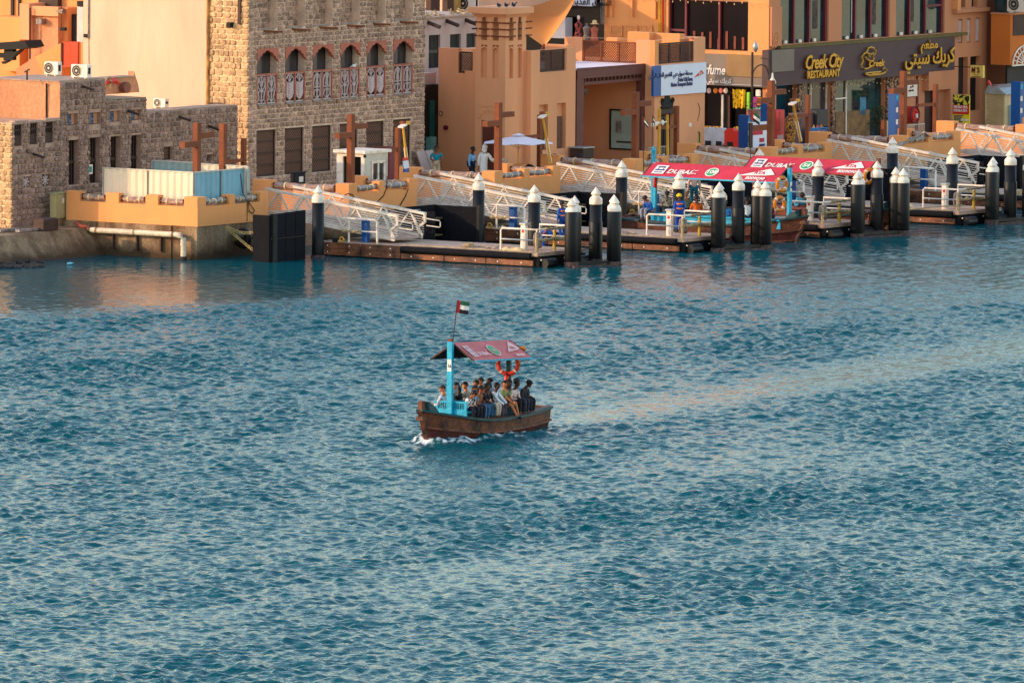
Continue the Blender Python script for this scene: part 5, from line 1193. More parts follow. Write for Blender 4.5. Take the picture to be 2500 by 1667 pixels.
# ------------------------------------------------------------------ marine station
TAc, TCc = 45.4, 7.5; aS1 = cz(1721, 200, TCc)[0]; zP = cz(1597, 100, TCc)[1]; zN = cz(1610, 158, TCc)[1]
t = thing('station_building', 'tan ferry station with roof lattice balustrades and a blue and white name board', 'building', TAc, TCc, GZ)
M = CW(TCc); notch = (cz(1608, 120, TCc)[0], cz(1694, 120, TCc)[0], zN, zP+.001)
door = hC(TCc, 1611, 262, 1645, 375); door = (door[0], door[1], GZ, door[3])
f = MB(); wall(f, M, TAc, aS1, .9, zP, [notch, door], .25); f.build('front_wall', M_TAN, t, gp=True)
core(t, TAc+.01, aS1, TCc+.26, 16, .9, zN-.03, M_TAN)
Ms = AW(TAc); cM1 = az(1553, 130, TAc)[0]; cM2 = az(1421, 130, TAc)[0]; cM3 = az(1378, 130, TAc)[0]; zL = az(1500, 155, TAc)[1]
f = MB(); wall(f, Ms, TCc+.25, cM3, .9, zP, [(cM1, cM2, zL, zP+.001)], .25); f.build('side_wall', M_TAN, t, gp=True)
MB().box(TAc-.002, TCc-.002, zN, TAc+.28, TCc+.25, zP+.002).build('corner_merlon', M_YEL, t, gp=True)
balus(t, M, notch[0]+.02, notch[1]-.02, zN+.02, cz(1640, 105, TCc)[1], 3, M_BWOOD)
balus(t, Ms, cM1+.02, cM2-.02, zL, az(1500, 102, TAc)[1], 3, M_CORTEN)
for (x0, y0, x1, y1, d_) in ((1480, 93, 1508, 130, 3.4), (1532, 80, 1586, 110, 2.6), (1585, 84, 1660, 110, 3.)):
    h = hA(TAc+d_, x0, y0, x1, y1); MB().bbox(TAc+d_, h[0], zN-.1, TAc+d_+.4, h[1], h[3], .015).build('roof_merlon', M_YEL, t, gp=True)
MB().box(aS1-.45, TCc+.25, zN, aS1, TCc+1.2, zP).build('roof_merlon', M_TAN, t, gp=True)
# carved door with crest
d_ = wbox(MB(), M, door[0], door[1], .2, .24, door[2], door[3]).build('door', M_BWOOD, t, gp=True)
q = MB(); wbox(q, M, door[0]+.1, (door[0]+door[1])/2-.03, .17, .2, GZ+.1, door[3]-.5); wbox(q, M, (door[0]+door[1])/2+.03, door[1]-.1, .17, .2, GZ+.1, door[3]-.5); q.build('door_panel', M_BLKG, d_)
q = MB(); wbox(q, M, door[0]-.08, door[1]+.08, -.05, .05, door[3]-.32, door[3]-.1); wbox(q, M, door[0]-.08, door[0]+.0, -.04, .05, GZ, door[3]-.32); wbox(q, M, door[1], door[1]+.08, -.04, .05, GZ, door[3]-.32); q.build('door_frame', M_BWOOD, d_)
cu = (door[0]+door[1])/2; q = MB(); zc_ = door[3]-.05
q.prism([(cu+x, zc_+y) for x, y in ((-.42,0),(-.5,.25),(-.42,.45),(-.32,.30),(-.22,.42),(-.12,.62),(0,.68),(.12,.62),(.22,.42),(.32,.30),(.42,.45),(.5,.25),(.42,0))], lambda u, v, s: M(u, -.04+.1*s, v)); q.build('carved_crest', M_BLK, d_)
for s_ in (-1, 1): MB().torus(M(cu+s_*.42, -.05, zc_+.32), .09, .03, 'y', 12, 5).build('crest_scroll', M_BLK, d_)
# name board
M2 = CW(TCc-.12); s0x, s1x = cz(1595, 200, TCc-.12)[0], cz(1724, 200, TCc-.12)[0]; sz0, sz1 = cz(1597, 236, TCc-.12)[1], cz(1597, 162, TCc-.12)[1]
tb = thing('name_board', 'pale blue and navy station name board with a red arrow emblem', 'sign', s0x, TCc-.12, sz0)
wbox(MB(), M2, s0x+.62, s1x, 0, .1, sz0, sz1).build('board', M_LBLUE, tb, gp=True); wbox(MB(), M2, s0x, s0x+.62, -.01, .1, sz0, sz1).build('navy_panel', M_BLUE, tb, gp=True)
X, Z = (1, 0, 0), (0, 0, 1)
def tC(body, px_, py_, c, size, m, par, **k): a_, z_ = cz(px_, py_, c); return text(body, size, (a_, c, z_), X, Z, m, par, **k)
xr = cz(1691, 190, TCc-.14)[0]
text(arabic('محطة سوق دبي القديم للنقل البحري'), .27, (xr, TCc-.135, cz(1691, 182, TCc)[1]), X, Z, M_NAVY, tb, align='RIGHT', bold=.006, sx=.92)
text('Dubai Old Souq', .25, (xr, TCc-.135, cz(1691, 196.5, TCc)[1]), X, Z, M_NAVY, tb, align='RIGHT', bold=.008, sx=.72)
text('Marine Transport Station', .25, (xr, TCc-.135, cz(1691, 207.5, TCc)[1]), X, Z, M_NAVY, tb, align='RIGHT', bold=.008, sx=.68)
P_ = [cz(1695, 190, TCc-.14), cz(1713, 172, TCc-.14), cz(1718.5, 180, TCc-.14)]; MB().prism(P_, lambda u, v, s: (u, TCc-.15+.02*s, v)).build('arrow_emblem', M_REDP, tb, gp=True)
a_, z_ = cz(1706, 184, TCc-.16); text('RTA', .17, (a_, TCc-.16, z_), (1, 0, 0), Z, M_LETW, tb, sx=.8)
a_, z_ = cz(1684, 305, TCc); MB().box(a_-.1, TCc-.03, z_-.08, a_+.1, TCc-.0, z_+.08).build('wall_notice', M_WHITE, t, gp=True)
q = MB(); q.tube([(cz(x, y, TCc-.02)[0], TCc-.02, cz(x, y, TCc-.02)[1]) for x, y in ((1704,252),(1709,265),(1707,282),(1703,296))], .012, 5); q.build('loose_cable', M_BLK, t, gp=True)
q = MB(); q.tube([(cz(x, y, TCc-.03)[0], TCc-.03, cz(x, y, TCc-.03)[1]) for x, y in ((1705,323),(1708,323),(1708,360))], .03, 5); q.build('green_pipe', mat('green_pipe_paint', (40,150,50), .5), t, gp=True)
# pergola between the two houses
PC = 8.0; p0 = cz(1407, 300, PC)[0]+.02; p1 = TAc-.01
t = thing('pergola', 'brown timber pergola with scalloped roof edge between the wind tower house and the station', 'pergola', p0, PC, GZ)
zr1 = cz(1430, 173, PC)[1]
bwm = mat('reddish_brown_timber', (118,66,54), .7, .08, 3)
x1 = cz(1425, 300, PC)[0]; MB().box(p0, PC, GZ, x1, PC+.3, zr1).build('column', bwm, t, gp=True)
x2 = cz(1566, 300, PC)[0]; MB().box(x2, PC, GZ, cz(1580, 300, PC)[0], PC+.3, zr1).build('column', bwm, t, gp=True)
MB().box(p0, PC-.03, cz(1430, 192, PC)[1], p1, PC+.25, zr1).build('beam', bwm, t, gp=True)
zb2 = cz(1430, 201, PC)[1]; MB().box(x1, PC-.02, zb2-.12, p1, PC+.2, zb2).build('beam', bwm, t, gp=True)
for i in range(15): x = x1+.12+i*.30; MB().box(x, PC+.02, zb2, x+.05, PC+.16, cz(1430, 192, PC)[1]).build('slat', bwm, t, gp=True)
MB().box(p0-.0, PC+.05, zr1+.02, p1, 12.2, zr1+.10).build('roof', M_UMB, t, gp=True)
sc = MB(); n = 44
for row, (cc_, zz) in enumerate(((PC-.02, zr1+.02), (12.0, zr1+.22))):
    for i in range(n): x = p0+(i+.5)*(p1-p0)/n; sc.cyl((x, cc_, zz+.06), (x, cc_+.03, zz+.06), .055, n=6); 
    sc.box(p0, cc_, zz-.02, p1, cc_+.03, zz+.05)
tag(sc.build('scalloped_edge', bwm, t, gp=True), kind='stuff')
wd = hA(TAc, 1493, 272, 1549, 364)
MB().box(p0, 11.9, .9, p1-.3, 12.2, zr1).build('back_wall', M_BRN, t, gp=True)
w_ = MB().box(TAc-.02, wd[0], wd[2], TAc-.004, wd[1], wd[3]).build('window', mat('pale_green_room_wall', (184,196,176), .4, .12, .8), t, gp=True); w_['_base'] = t['_base']
q = MB(); 
for (a, b, c, d) in ((wd[0]-.06, wd[0], wd[2], wd[3]), (wd[1], wd[1]+.06, wd[2], wd[3]), (wd[0]-.06, wd[1]+.06, wd[2]-.06, wd[2]), (wd[0]-.06, wd[1]+.06, wd[3], wd[3]+.06)): q.box(TAc-.08, a, c, TAc-.003, b, d)
q.build('frame', M_BLK, w_); MB().box(TAc-.04, wd[1]-.55, wd[2]+.7, TAc-.021, wd[1]-.25, wd[3]-.45).build('wall_panel', M_WRAPG, w_); MB().box(TAc-.05, wd[0]+.1, wd[2]+.25, TAc-.021, wd[1]-.3, wd[2]+.32).build('desk', M_BWOOD, w_)
h = hC(9.9, 1425, 219, 1433, 231); MB().box(h[0], 9.9, h[2], h[1]+.1, 10.2, h[3]).build('wall_light', M_WRAPG, t, gp=True)
a_, z_ = cz(1424, 363, 7.2); t = thing('metal_bin', 'dark red brown bin with a pale lid under the pergola', 'bin', a_, 7.2, GZ); MB().bbox(a_, 7.2, GZ, a_+.85, 7.9, z_, .02).build('case', M_BWOOD, t, gp=True); MB().bbox(a_-.03, 7.17, z_, a_+.88, 7.93, z_+.05, .01).build('lid', M_GALV, t, gp=True)
# ------------------------------------------------------------------ perfume shop building (side facing left)
PA = 61.8; M = AW(PA)
t = thing('shop_building', 'ochre shop building with a perfume sign band and a large dark window above', 'building', PA, 12.3, GZ)
uw = hA(PA, 1632, 3, 1827, 126); shop = hA(PA, 1720, 214, 1873, 380); shop = (12.15, shop[1]+.6, GZ, shop[3])
f = MB(); wall(f, M, 12.004, 21.0, .9, 14, [uw, shop], .3); f.build('side_wall', M_YEL, t, gp=True)
core(t, PA+.9, 76, 12.9, 21.0, .9, 13.9, M_YEL)
w_ = wbox(MB(), M, uw[0], uw[1], .24, .3, uw[2], uw[3]).build('window', M_BLKG, t, gp=True); q = MB()
for x in (1632, 1671, 1753, 1827): c_ = az(x, 60, PA)[0]; wbox(q, M, c_-.05, c_+.05, .1, .23, uw[2], uw[3])
for x0, x1 in ((1632, 1671),): wbox(q, M, az(x1, 60, PA)[0], az(x0, 60, PA)[0], .09, .22, az(1650, 74, PA)[1]-.06, az(1650, 74, PA)[1]+.04)
wbox(q, M, uw[0], uw[1], .1, .23, uw[3]-.08, uw[3]); q.build('frame', M_MAROON, w_)
for i in range(9):
    c_ = uw[0]+.4+i*(uw[1]-uw[0]-.8)/8; q = MB(); q.box(PA+.2, c_-.06, uw[2]+.05, PA+.235, c_+.06, uw[2]+random.uniform(.4, .9)); q.build('chair_back', M_BENCHB, w_)
led = wbox(MB(), M, 12.0, az(1720, 130, PA)[0], -.22, .0, az(1800, 134, PA)[1]-.02, az(1800, 131, PA)[1]+.12).build('ledge', M_YEL, t, gp=True)
for xs_ in ((1493,1520),(1530,1557),(1566,1593)):
    h = hA(PA, xs_[0], 64, xs_[1], 88); n_ = wbox(MB(), M, h[0], h[1], -.05, -.001, h[2], h[3]).build('fret_panel', M_YEL, t, gp=True); n_['_base'] = t['_base']
    q = MB()
    for (A, B) in (((0,0),(1,1)),((0,1),(1,0)),((0,.5),(1,.5)),((.5,0),(.5,1))): q.bar(M(h[0]+(h[1]-h[0])*A[0], -.055, h[2]+(h[3]-h[2])*A[1]), M(h[0]+(h[1]-h[0])*B[0], -.055, h[2]+(h[3]-h[2])*B[1]), .04, .04)
    for (A, B) in (((0,0),(1,0)),((0,1),(1,1)),((0,0),(0,1)),((1,0),(1,1))): q.bar(M(h[0]+(h[1]-h[0])*A[0], -.06, h[2]+(h[3]-h[2])*A[1]), M(h[0]+(h[1]-h[0])*B[0], -.06, h[2]+(h[3]-h[2])*B[1]), .06, .06)
    q.build('fretwork', M_YEL, n_)
for x0, x1, yb in ((1479,1486,40),(1495,1499,41),(1545,1549,42),(1598,1606,46)): h = hA(PA, x0, -80, x1, yb); wbox(MB(), M, h[0], h[1], -.16, .0, h[2], 13).build('pilaster', M_YEL, t, gp=True)
for i, x in enumerate((1610, 1613, 1616.5, 1621)): c_, z_ = az(x, 84, PA); MB().cyl((PA-.08, c_, z_), (PA-.08, c_, 13), .03, n=6).build('wall_pipe', M_YELP if i < 3 else M_REDP, t, gp=True)
bz1, bz0 = az(1860, 136, PA)[1], az(1860, 213, PA)[1]
tb = thing('sign_band', 'brown grey shop sign band with perfume lettering', 'sign', PA-.2, 12.2, bz0)
wbox(MB(), M, 11.9, az(1700, 160, PA)[0], -.25, -.02, bz0, bz1).build('board', M_SIGNG, tb, gp=True)
h = hA(PA-.26, 1774, 136, 1862, 190); wbox(MB(), M, h[0], h[1], -.30, -.26, h[2], h[3]).build('blank_panel', mat('ochre_panel', (150,112,66), .6), tb, gp=True)
XA = (0, -1, 0)
c_, z_ = az(1699, 180, PA-.27); text('Perfume', .62, (PA-.27, c_+.05, z_), XA, Z, M_LETW, tb, bold=.012, shear=.25, sx=.78)
c_, z_ = az(1724, 201, PA-.27); text(arabic('كريك سيتي'), .30, (PA-.27, c_, z_), XA, Z, M_LETW, tb, bold=.006)
# shop inside
core(t, PA+.6, PA+.8, 12.1, shop[1], GZ, shop[3], M_BLKG, 'shop_glass')
shm = mat('gold_perfume_bottles', (190,140,40), .4, .4, 16, contrast=(.45,.55), rgb2=(50,34,24))
def sA(x0, y0, x1, y1, d0, d1, m, nm, par=None): h = hA(PA+d0, x0, y0, x1, y1); return MB().box(PA+d0, h[0], h[2], PA+d1, h[1], h[3]).build(nm, m, par or t, gp=True)
sA(1718,310,1765,352,.3,.55,shm,'perfume_shelf'); sA(1779,330,1824,352,.2,.5,M_BWOOD,'counter'); sA(1761,232,1766,345,.2,.3,M_GALV,'door_frame'); sA(1770,232,1782,340,.35,.5,M_BWOOD,'door_frame'); 
for i, (x0, m_) in enumerate(((1727, M_PALEP), (1743, M_ORB), (1756, M_PINK), (1768, M_WHITE))): c_, z_ = az(x0+4, 222, PA+.1); q = MB(); q.ell((PA+.1, c_, z_), .03, .13, .13, 10, 6); q.build('ice_cream_sticker', m_, t, gp=True)
scf = mat('yellow_patterned_scarf', (230,180,10), .8, .3, 7, rgb2=(120,50,10), contrast=(.55,.60))
t = thing('scarf_display', 'yellow patterned scarf hanging at the perfume shop door', 'scarf', PA-.1, 14, 3)
h = hA(PA-.05, 1787, 219, 1821, 265); q = MB()
nn_ = 8
v = [(PA-.05-.06*math.sin(i*1.3)-.02, h[0]+(h[1]-h[0])*i/nn_, h[3]-.05*(i % 3 == 0)) for i in range(nn_+1)]+[(PA-.05-.08*math.sin(i*1.5), h[0]+(h[1]-h[0])*(.06+.88*i/nn_), h[2]+.05*math.sin(i*2)) for i in range(nn_+1)]
q.add(v+[(a+.02, c, z) for a, c, z in v], [(i, i+1, i+nn_+2, i+nn_+1) for i in range(nn_)]+[(i+18+nn_+1, i+18+nn_+2, i+19, i+18) for i in range(nn_)]); q.build('cloth', scf, t, gp=True)
t = thing('scarf_pile', 'rounded pile of yellow patterned cloth on the shop counter', 'cloth pile', PA-.1, 13.6, 2)
h = hA(PA-.1, 1789, 309, 1815, 331); MB().ell((PA-.1, (h[0]+h[1])/2, (h[2]+h[3])/2), .18, (h[1]-h[0])/2, (h[3]-h[2])/2, 12, 8).build('cloth', mat('yellow_red_print', (232,180,20), .8, .4, 12, rgb2=(150,30,10), contrast=(.5,.54)), t, gp=True)
t = thing('clothes_rack', 'rack of colourful dresses and bags beside the lamp post', 'clothes', PA-.4, 12.8, 2)
for i, (x0, y0, x1, y1, m_) in enumerate(((1824,226,1831,270,mat('lime_cloth',(150,220,60),.8)),(1838,238,1850,262,mat('magenta_cloth',(170,50,130),.8)),(1849,238,1859,258,M_ORB),(1845,220,1856,236,M_WHITE),(1836,262,1862,298,mat('sea_green_cloth',(110,180,160),.8)),(1848,268,1853,300,M_REDP),(1822,268,1830,300,mat('orange_pink_cloth',(236,120,90),.8,.3,20)))):
    h = hA(PA-.35, x0, y0, x1, y1); MB().bbox(PA-.4+.01*i, h[0], h[2], PA-.3+.01*i, h[1], h[3], .02).build('garment', m_, t, gp=True)
MB().cyl((PA-.3, 12.1, 4.0), (PA-.3, 14.2, 4.0), .02, n=6).build('hanging_rail', M_GALV, t, gp=True)
# barriers
def barrier(label, px0, px1, m):
    a_, c0_ = gz(px0, 367, 1.42); c1_ = on(px1, 367, 'z', 1.42)
    ab = 58.4; h = hA(ab, px0, 345, px1, 367); t = thing('road_barrier', label, 'barrier', ab, h[0], GZ)
    u0, u1 = h[0], h[1]; W = u1-u0; z0 = 1.4; 
    MB().prism([(u0, z0+.12), (u0+.12*W, z0), (u0+.88*W, z0), (u1, z0+.12), (u1, z0+.68), (u1-.12*W, z0+.80), (u0+.65*W, z0+.80), (u0+.6*W, z0+.70), (u0+.4*W, z0+.70), (u0+.35*W, z0+.80), (u0+.12*W, z0+.80), (u0, z0+.68)], lambda u, v, s: (ab+.35*s, u, v)).build('body', m, t, gp=True)
    for q in (.25, .75): MB().box(ab-.02, u0+W*q-.15, z0, ab-.0, u0+W*q+.15, z0+.2).build('slot', M_BLK, t, gp=True)
barrier('pale grey plastic road barrier in front of the perfume shop', 1716, 1768, mat('pale_grey_plastic', (196,196,200), .5)); barrier('red plastic road barrier beside the pale grey one', 1768, 1826, M_REDP)
# mannequin shop above, behind the shade sail
t = thing('clothes_shop', 'dark clothes shop window with a signboard behind the shade sail', 'shop', PA-.5, 21, 5)
MB().box(PA+.5, 21.0, GZ, PA+3, 30, 13).build('shop_glass', M_BLKG, t, gp=True); h = hA(PA, 1389, -60, 1460, 16); MB().box(PA-.3, h[0], h[2], PA-.1, h[1]+2, 13).build('sign_board', M_LBLUE, t, gp=True)
c_, z_ = az(1396, 11, PA-.32); 
text(arabic('السوق القديم'), .42, (PA-.32, c_, z_), XA, Z, M_BLK, t, bold=.006)
h = hA(PA-.2, 1389, 45, 1396, 95); MB().box(PA-.3, h[0]+.3, h[2], PA+.3, h[1]+1.2, h[3]).build('white_cabinet', M_LBLUE, t, gp=True)
for x in (1468, 1472, 1475): c_ = az(x, 50, PA-.2)[0]; MB().tube([(PA-.2, c_+random.uniform(-.1,.1), 13), (PA-.25, c_+.05, 9), (PA-.2, c_, 6.5)], .025, 5).build('cable', M_WRAPG, t, gp=True)
def manneq(label, x, y, col, head=True, hat=False):
    a_ = PA-1.2; c_, z_ = az(x, y, a_); t = thing('mannequin', label, 'mannequin', a_, c_, z_)
    MB().lathe([(.10, 0), (.17, .05), (.19, .16), (.13, .38), (.16, .55), (.19, .66), (.10, .74), (.045, .78), (.045, .86)], 12, (a_, c_, z_), True).build('torso', col, t, gp=True)
    if head: MB().ell((a_, c_, z_+.96), .08, .075, .115, 10, 8).build('head', M_WHITE, t, gp=True)
    if hat: MB().lathe([(.24, 0), (.12, .03), (.10, .16), (0, .19)], 12, (a_, c_, z_+.88), True).build('sun_hat', M_TAPE, t, gp=True)
manneq('pale mannequin in a patterned strapless dress in the upper shop window', 1412, 95, mat('red_print_dress', (180,80,70), .8, .4, 10, rgb2=(60,40,50), contrast=(.5,.54)))
manneq('headless grey mannequin torso beside the white one', 1432, 104, M_WRAPG, False); manneq('headless mannequin with a brown sun hat in the upper shop window', 1451, 106, M_ROSE, False, True)
# ------------------------------------------------------------------ restaurant building
RC = 12.; M = CW(RC); ra0, ra1 = PA, cz(2408, 180, RC)[0]
t = thing('restaurant_building', 'brown restaurant building with three big upper windows and a long name board', 'building', ra0, RC, GZ)
uz0 = 5.83
up = [(cz(a, 50, RC)[0], cz(b, 50, RC)[0], uz0, 9.6) for a, b in ((1905, 2023), (2055, 2172), (2187, 2306))]
g1 = [(cz(a, 250, RC)[0], cz(b, 250, RC)[0], GZ, 3.98) for a, b in ((1895, 1945), (1957, 2027), (2036, 2161))]
dr = (cz(2257, 260, RC)[0], cz(2291, 260, RC)[0], GZ, cz(2257, 222, RC)[1])
rw = [hC(RC, 2340, 141, 2363, 232), hC(RC, 2369, 139, 2394, 271)]; sl = [hC(RC, 2340, 48, 2350, 106), hC(RC, 2361, 46, 2370, 105), hC(RC, 2382, 44, 2392, 103)]
up2 = [hC(RC, 2343, -70, 2358, 20), hC(RC, 2373, -70, 2388, 18)]
f = MB(); wall(f, M, ra0+.02, ra1, .9, 14, up+g1+[dr]+rw+sl+up2, .32); f.build('front_wall', M_BRN, t, gp=True)
core(t, ra0+1.0, ra1, RC+.5, 12.88, .9, 13.9, M_BRN); core(t, 76.01, ra1, 12.88, 22, .9, 13.9, M_BRN)
inn = mat('dim_restaurant_inside', (74,50,36), .8, .4, 1.5, rgb2=(30,46,48))
for i, h in enumerate(up):
    w_ = wbox(MB(), M, h[0], h[1], .22, .28, h[2], h[3]).build('window', M_TEALG, t, gp=True); q = MB(); W = h[1]-h[0]
    for u in (h[0]+.05, h[0]+W*.32, h[0]+W*.64, h[1]-.1): wbox(q, M, u-.06, u+.06, .08, .21, h[2], h[3])
    if i == 2: wbox(q, M, h[0]+W*.64, h[1], .09, .2, h[2]+1.25, h[2]+1.35)
    q.build('mullions', M_MAROON, w_)
    for j in range(3):
        u = h[0]+W*(.14+.3*j); wbox(MB(), M, u, u+.22, .12, .2, h[2]+.02, h[2]+.16).build('table_setting', M_WHITE, w_)
    q = MB(); u = h[0]+W*(.80, .74, .4)[i]
    wbox(q, M, u-.2, u+.2, .205, .218, h[2]+.6, h[2]+1.9); q.build('wall_picture', mat('faded_wall_art', (110,80,66), .7, .4, 5), w_)
wbox(MB(), M, up[1][0]+1.15, up[1][0]+1.19, .19, .215, uz0+.3, uz0+2.2).build('strip_light', M_LETW, t, gp=True)
gz_ = wbox(MB(), M, cz(1897, 250, RC)[0]-.2, ra1-2.2, -.30, -.0, 5.66, 5.80).build('cornice', mat('mossy_gold_trim', (120,100,44), .7, .2, 6), t, gp=True)
h = hC(RC-.1, 1884, 78, 1900, 118); wbox(MB(), M, ra0+.05, cz(1905, 80, RC)[0]-.05, -.12, -.0, 5.8, 7.6).build('pier', M_BRN, t, gp=True); q = MB(); fret(q, CW(RC-.14), h[0], h[1], h[2], h[3], 0, 0, .02); q.build('fretwork', M_TAN, t, gp=True)
# glazed shop front
for i, h in enumerate(g1):
    w_ = wbox(MB(), M, h[0], h[1], .24, .28, h[2], h[3]).build('shop_window', (M_TEALG, mat('mauve_shop_glass', (92,80,84), .15, .2, 1.5), M_TEALG)[i], t, gp=True); q = MB(); W = h[1]-h[0]
    for u in {0: (.05,), 1: (.06, W*.42, W-.06), 2: (.05, W*.30,)}[i]: wbox(q, M, h[0]+u-.03, h[0]+u+.03, .15, .23, h[2], h[3])
    if i == 2: wbox(q, M, h[0]+.05, h[0]+W*.3, .15, .23, 3.1, 3.16)
    q.build('frame', M_WHITE, w_)
    if i == 2:
        wbox(MB(), M, h[0]+.5, h[1]-1.0, .205, .238, GZ, 2.5).build('counter_inside', mat('amber_counter', (140,96,50), .5, .3, 3), w_)
        wbox(MB(), M, h[0]+W*.58, h[0]+W*.7, .205, .236, 2.3, 3.1).build('blue_picture', mat('blue_picture', (60,130,160), .5, .3, 3), w_)
    if i < 2: wbox(MB(), M, h[0]+.2, h[1]-.2, .205, .236, GZ, 2.3).build('counter_inside', inn, w_)
mos = mat('brown_pebble_mosaic', (170,120,90), .8, .45, 9, .6, 30, rgb2=(50,34,30), contrast=(.46,.54))
for xa, xb in ((1945,1957),(2027,2036),(2161,2206)): u0, u1 = cz(xa, 250, RC)[0], cz(xb, 250, RC)[0]; wbox(MB(), M, u0+.01, u1-.01, -.09, -.002, GZ, 3.98).build('mosaic_pier', mos, t, gp=True)
# hanging festoon bulbs
fb = MB(); fw = MB()
for i in range(44):
    u = ra0+.6+i*.33; z = 3.88-.05*(i % 3)
    if u < ra1-2.2: fb.ell((u, RC-.32, z-.07), .025, .025, .04, 6, 5); fw.tube([(u, RC-.32, z-.02), (u, RC-.31, 4.0)], .006, 4)
tag(fb.build('festoon_bulbs', mat('warm_bulb_glass', (230,190,130), .2), t, gp=True), kind='stuff'); fw.build('festoon_wire', M_BLK, t, gp=True)
fb = MB()
for i in range(20): fb.ell((PA-.35, 12.4+i*.42, az(1800, 6, PA)[1]-.08*(i % 2)), .03, .03, .05, 6, 5)
fb.box(PA-.36, 12.2, az(1800, 3, PA)[1], PA-.34, 20.6, az(1800, 3, PA)[1]+.012)
tag(fb.build('festoon_bulbs', mat('warm_bulb_glass', (230,190,130), .2), t, gp=True), kind='stuff')
# door with porch box
d_ = wbox(MB(), M, dr[0], dr[1], .26, .30, dr[2], dr[3]).build('door', mat('dark_oxblood_door', (84,32,40), .5, .1), t, gp=True)
wbox(MB(), M, dr[0]-.2, dr[1]+.95, -.35, -.0, dr[3]+.02, dr[3]+.9).build('porch_box', M_BRN, t, gp=True)
wbox(MB(), M, dr[1]+.5, dr[1]+.95, -.35, -.0, GZ, dr[3]+.02).build('porch_pier', M_BRN, t, gp=True)
for h in rw: wbox(MB(), M, h[0], h[1], .26, .3, h[2], h[3]).build('slot_window', M_DARKW, t, gp=True)
for h in up2: wbox(MB(), M, h[0], h[1], .26, .3, h[2], h[3]).build('upper_window', M_TEALG, t, gp=True)
wbox(MB(), M, up2[0][0]-.6, up2[1][1]+.7, -.25, -.0, up2[0][2]-.22, up2[0][2]-.05).build('balcony_lip', M_BRN, t, gp=True); wbox(MB(), M, up2[0][0]-.6, up2[0][0]-.3, -.28, 0, up2[0][2]-.1, 12).build('pier', M_YEL, t, gp=True)
for h in sl: w_ = wbox(MB(), M, h[0], h[1], .2, .3, h[2], h[3]).build('fret_slot', M_DARKW, t, gp=True); q = MB(); fret(q, M, h[0]+.0, h[1]-.0, h[2]+.02, h[3]-.02, .08, 0, .03); fret(q, M, h[0]+.0, h[1]-.0, h[2]+.02, h[3]-.02, .08, 2, .02); q.build('fretwork', M_PALEP, w_)
wbox(MB(), M, cz(2236, 250, RC)[0], cz(2239, 250, RC)[0], -.08, 0, GZ, 3.9).build('wall_pipe', M_MAROON, t, gp=True)
# long name board
BC = RC-.34
tb = thing('name_board', 'long plum brown restaurant name board with gold raised lettering', 'sign', ra0, BC, 4.0)
b0_, b1_ = cz(1876, 150, BC)[0], cz(2331, 120, BC)[0]; MB().box(b0_, BC, 3.99, b1_, RC-.0, 5.65).build('board', M_SIGNB, tb, gp=True)
h = hC(BC, 1883, 124, 1937, 177); MB().box(h[0], BC-.05, h[2], h[1], BC-.001, h[3]).build('blank_panel', M_SIGNG, tb, gp=True)
def gold(body, px_, py_, size, **k):
    a_, z_ = cz(px_, py_, BC-.1)
    text(body, size, (a_+.03, BC-.04, z_-.025), X, Z, M_GOLDD, tb, extr=.05, **k); text(body, size, (a_, BC-.13, z_), X, Z, M_GOLD, tb, extr=.02, **k)
gold('Creek City', 1963, 170, .90, sx=.86, shear=.28, bold=.02, spacing=.92); gold('RESTAURANT', 1969, 192, .46, sx=.98, bold=.016)
gold('Creek', 2119, 164, .42, shear=.2, bold=.012, sx=1.25); gold(arabic('كريك سيتي'), 2208, 160, .98, sx=.98, bold=.016); gold(arabic('مطعم'), 2247, 120, .56, sx=1.15, bold=.012)
# cook emblem as tubes
def tubeC(pts, r): return [(cz(x, y, BC-.12)[0], BC-.12, cz(x, y, BC-.12)[1]) for x, y in pts]
q = MB()
for P__ in (((2105,166),(2102,160),(2107,150),(2104,140),(2110,132),(2116,128),(2120,118),(2127,116),(2134,119),(2139,126),(2136,133),(2131,136),(2133,144),(2130,150),(2135,156),(2128,162),(2118,168),(2110,169)), ((2116,130),(2126,134),(2132,130)), ((2112,140),(2120,148),(2128,152)), ((2120,136),(2124,140)), ((2113,182),(2124,185),(2150,182),(2160,178),(2166,172),(2160,166),(2155,170)), ((2113,180),(2126,178),(2150,176))):
    q.tube(tubeC(P__, 0), .045, 6, True, False)
q.build('cook_emblem', M_GOLD, tb, gp=True); gold('Restaurant', 2126, 184, .17, bold=.004)
# signs and fittings on the restaurant wall
def board(label, x0, y0, x1, y1, c, m, cat='sign', name='wall_sign', th=.05, grp=None):
    h = hC(c, x0, y0, x1, y1); t = thing(name, label, cat, h[0], c, h[2]); MB().box(h[0], c, h[2], h[1], c+th, h[3]).build('board', m, t, gp=True); return t, h
tb, h = board('white For Leasing notice on the restaurant wall', 2216, 202, 2240, 237, RC-.08, M_WHITE)
MB().box(h[0]-.03, RC-.06, h[2]-.03, h[1]+.03, RC-.02, h[3]+.03).build('rim', M_CORTEN, tb, gp=True)
text('For Leasing', .17, (h[0]+.08, RC-.09, h[2]+.60), X, Z, M_MAROON, tb, sx=.75, bold=.006); text(arabic('لتأجير'), .17, (h[0]+.2, RC-.09, h[2]+.42), X, Z, M_MAROON, tb, sx=.8); text('800 09 090', .12, (h[0]+.08, RC-.09, h[2]+.24), X, Z, M_MAROON, tb, sx=.8)
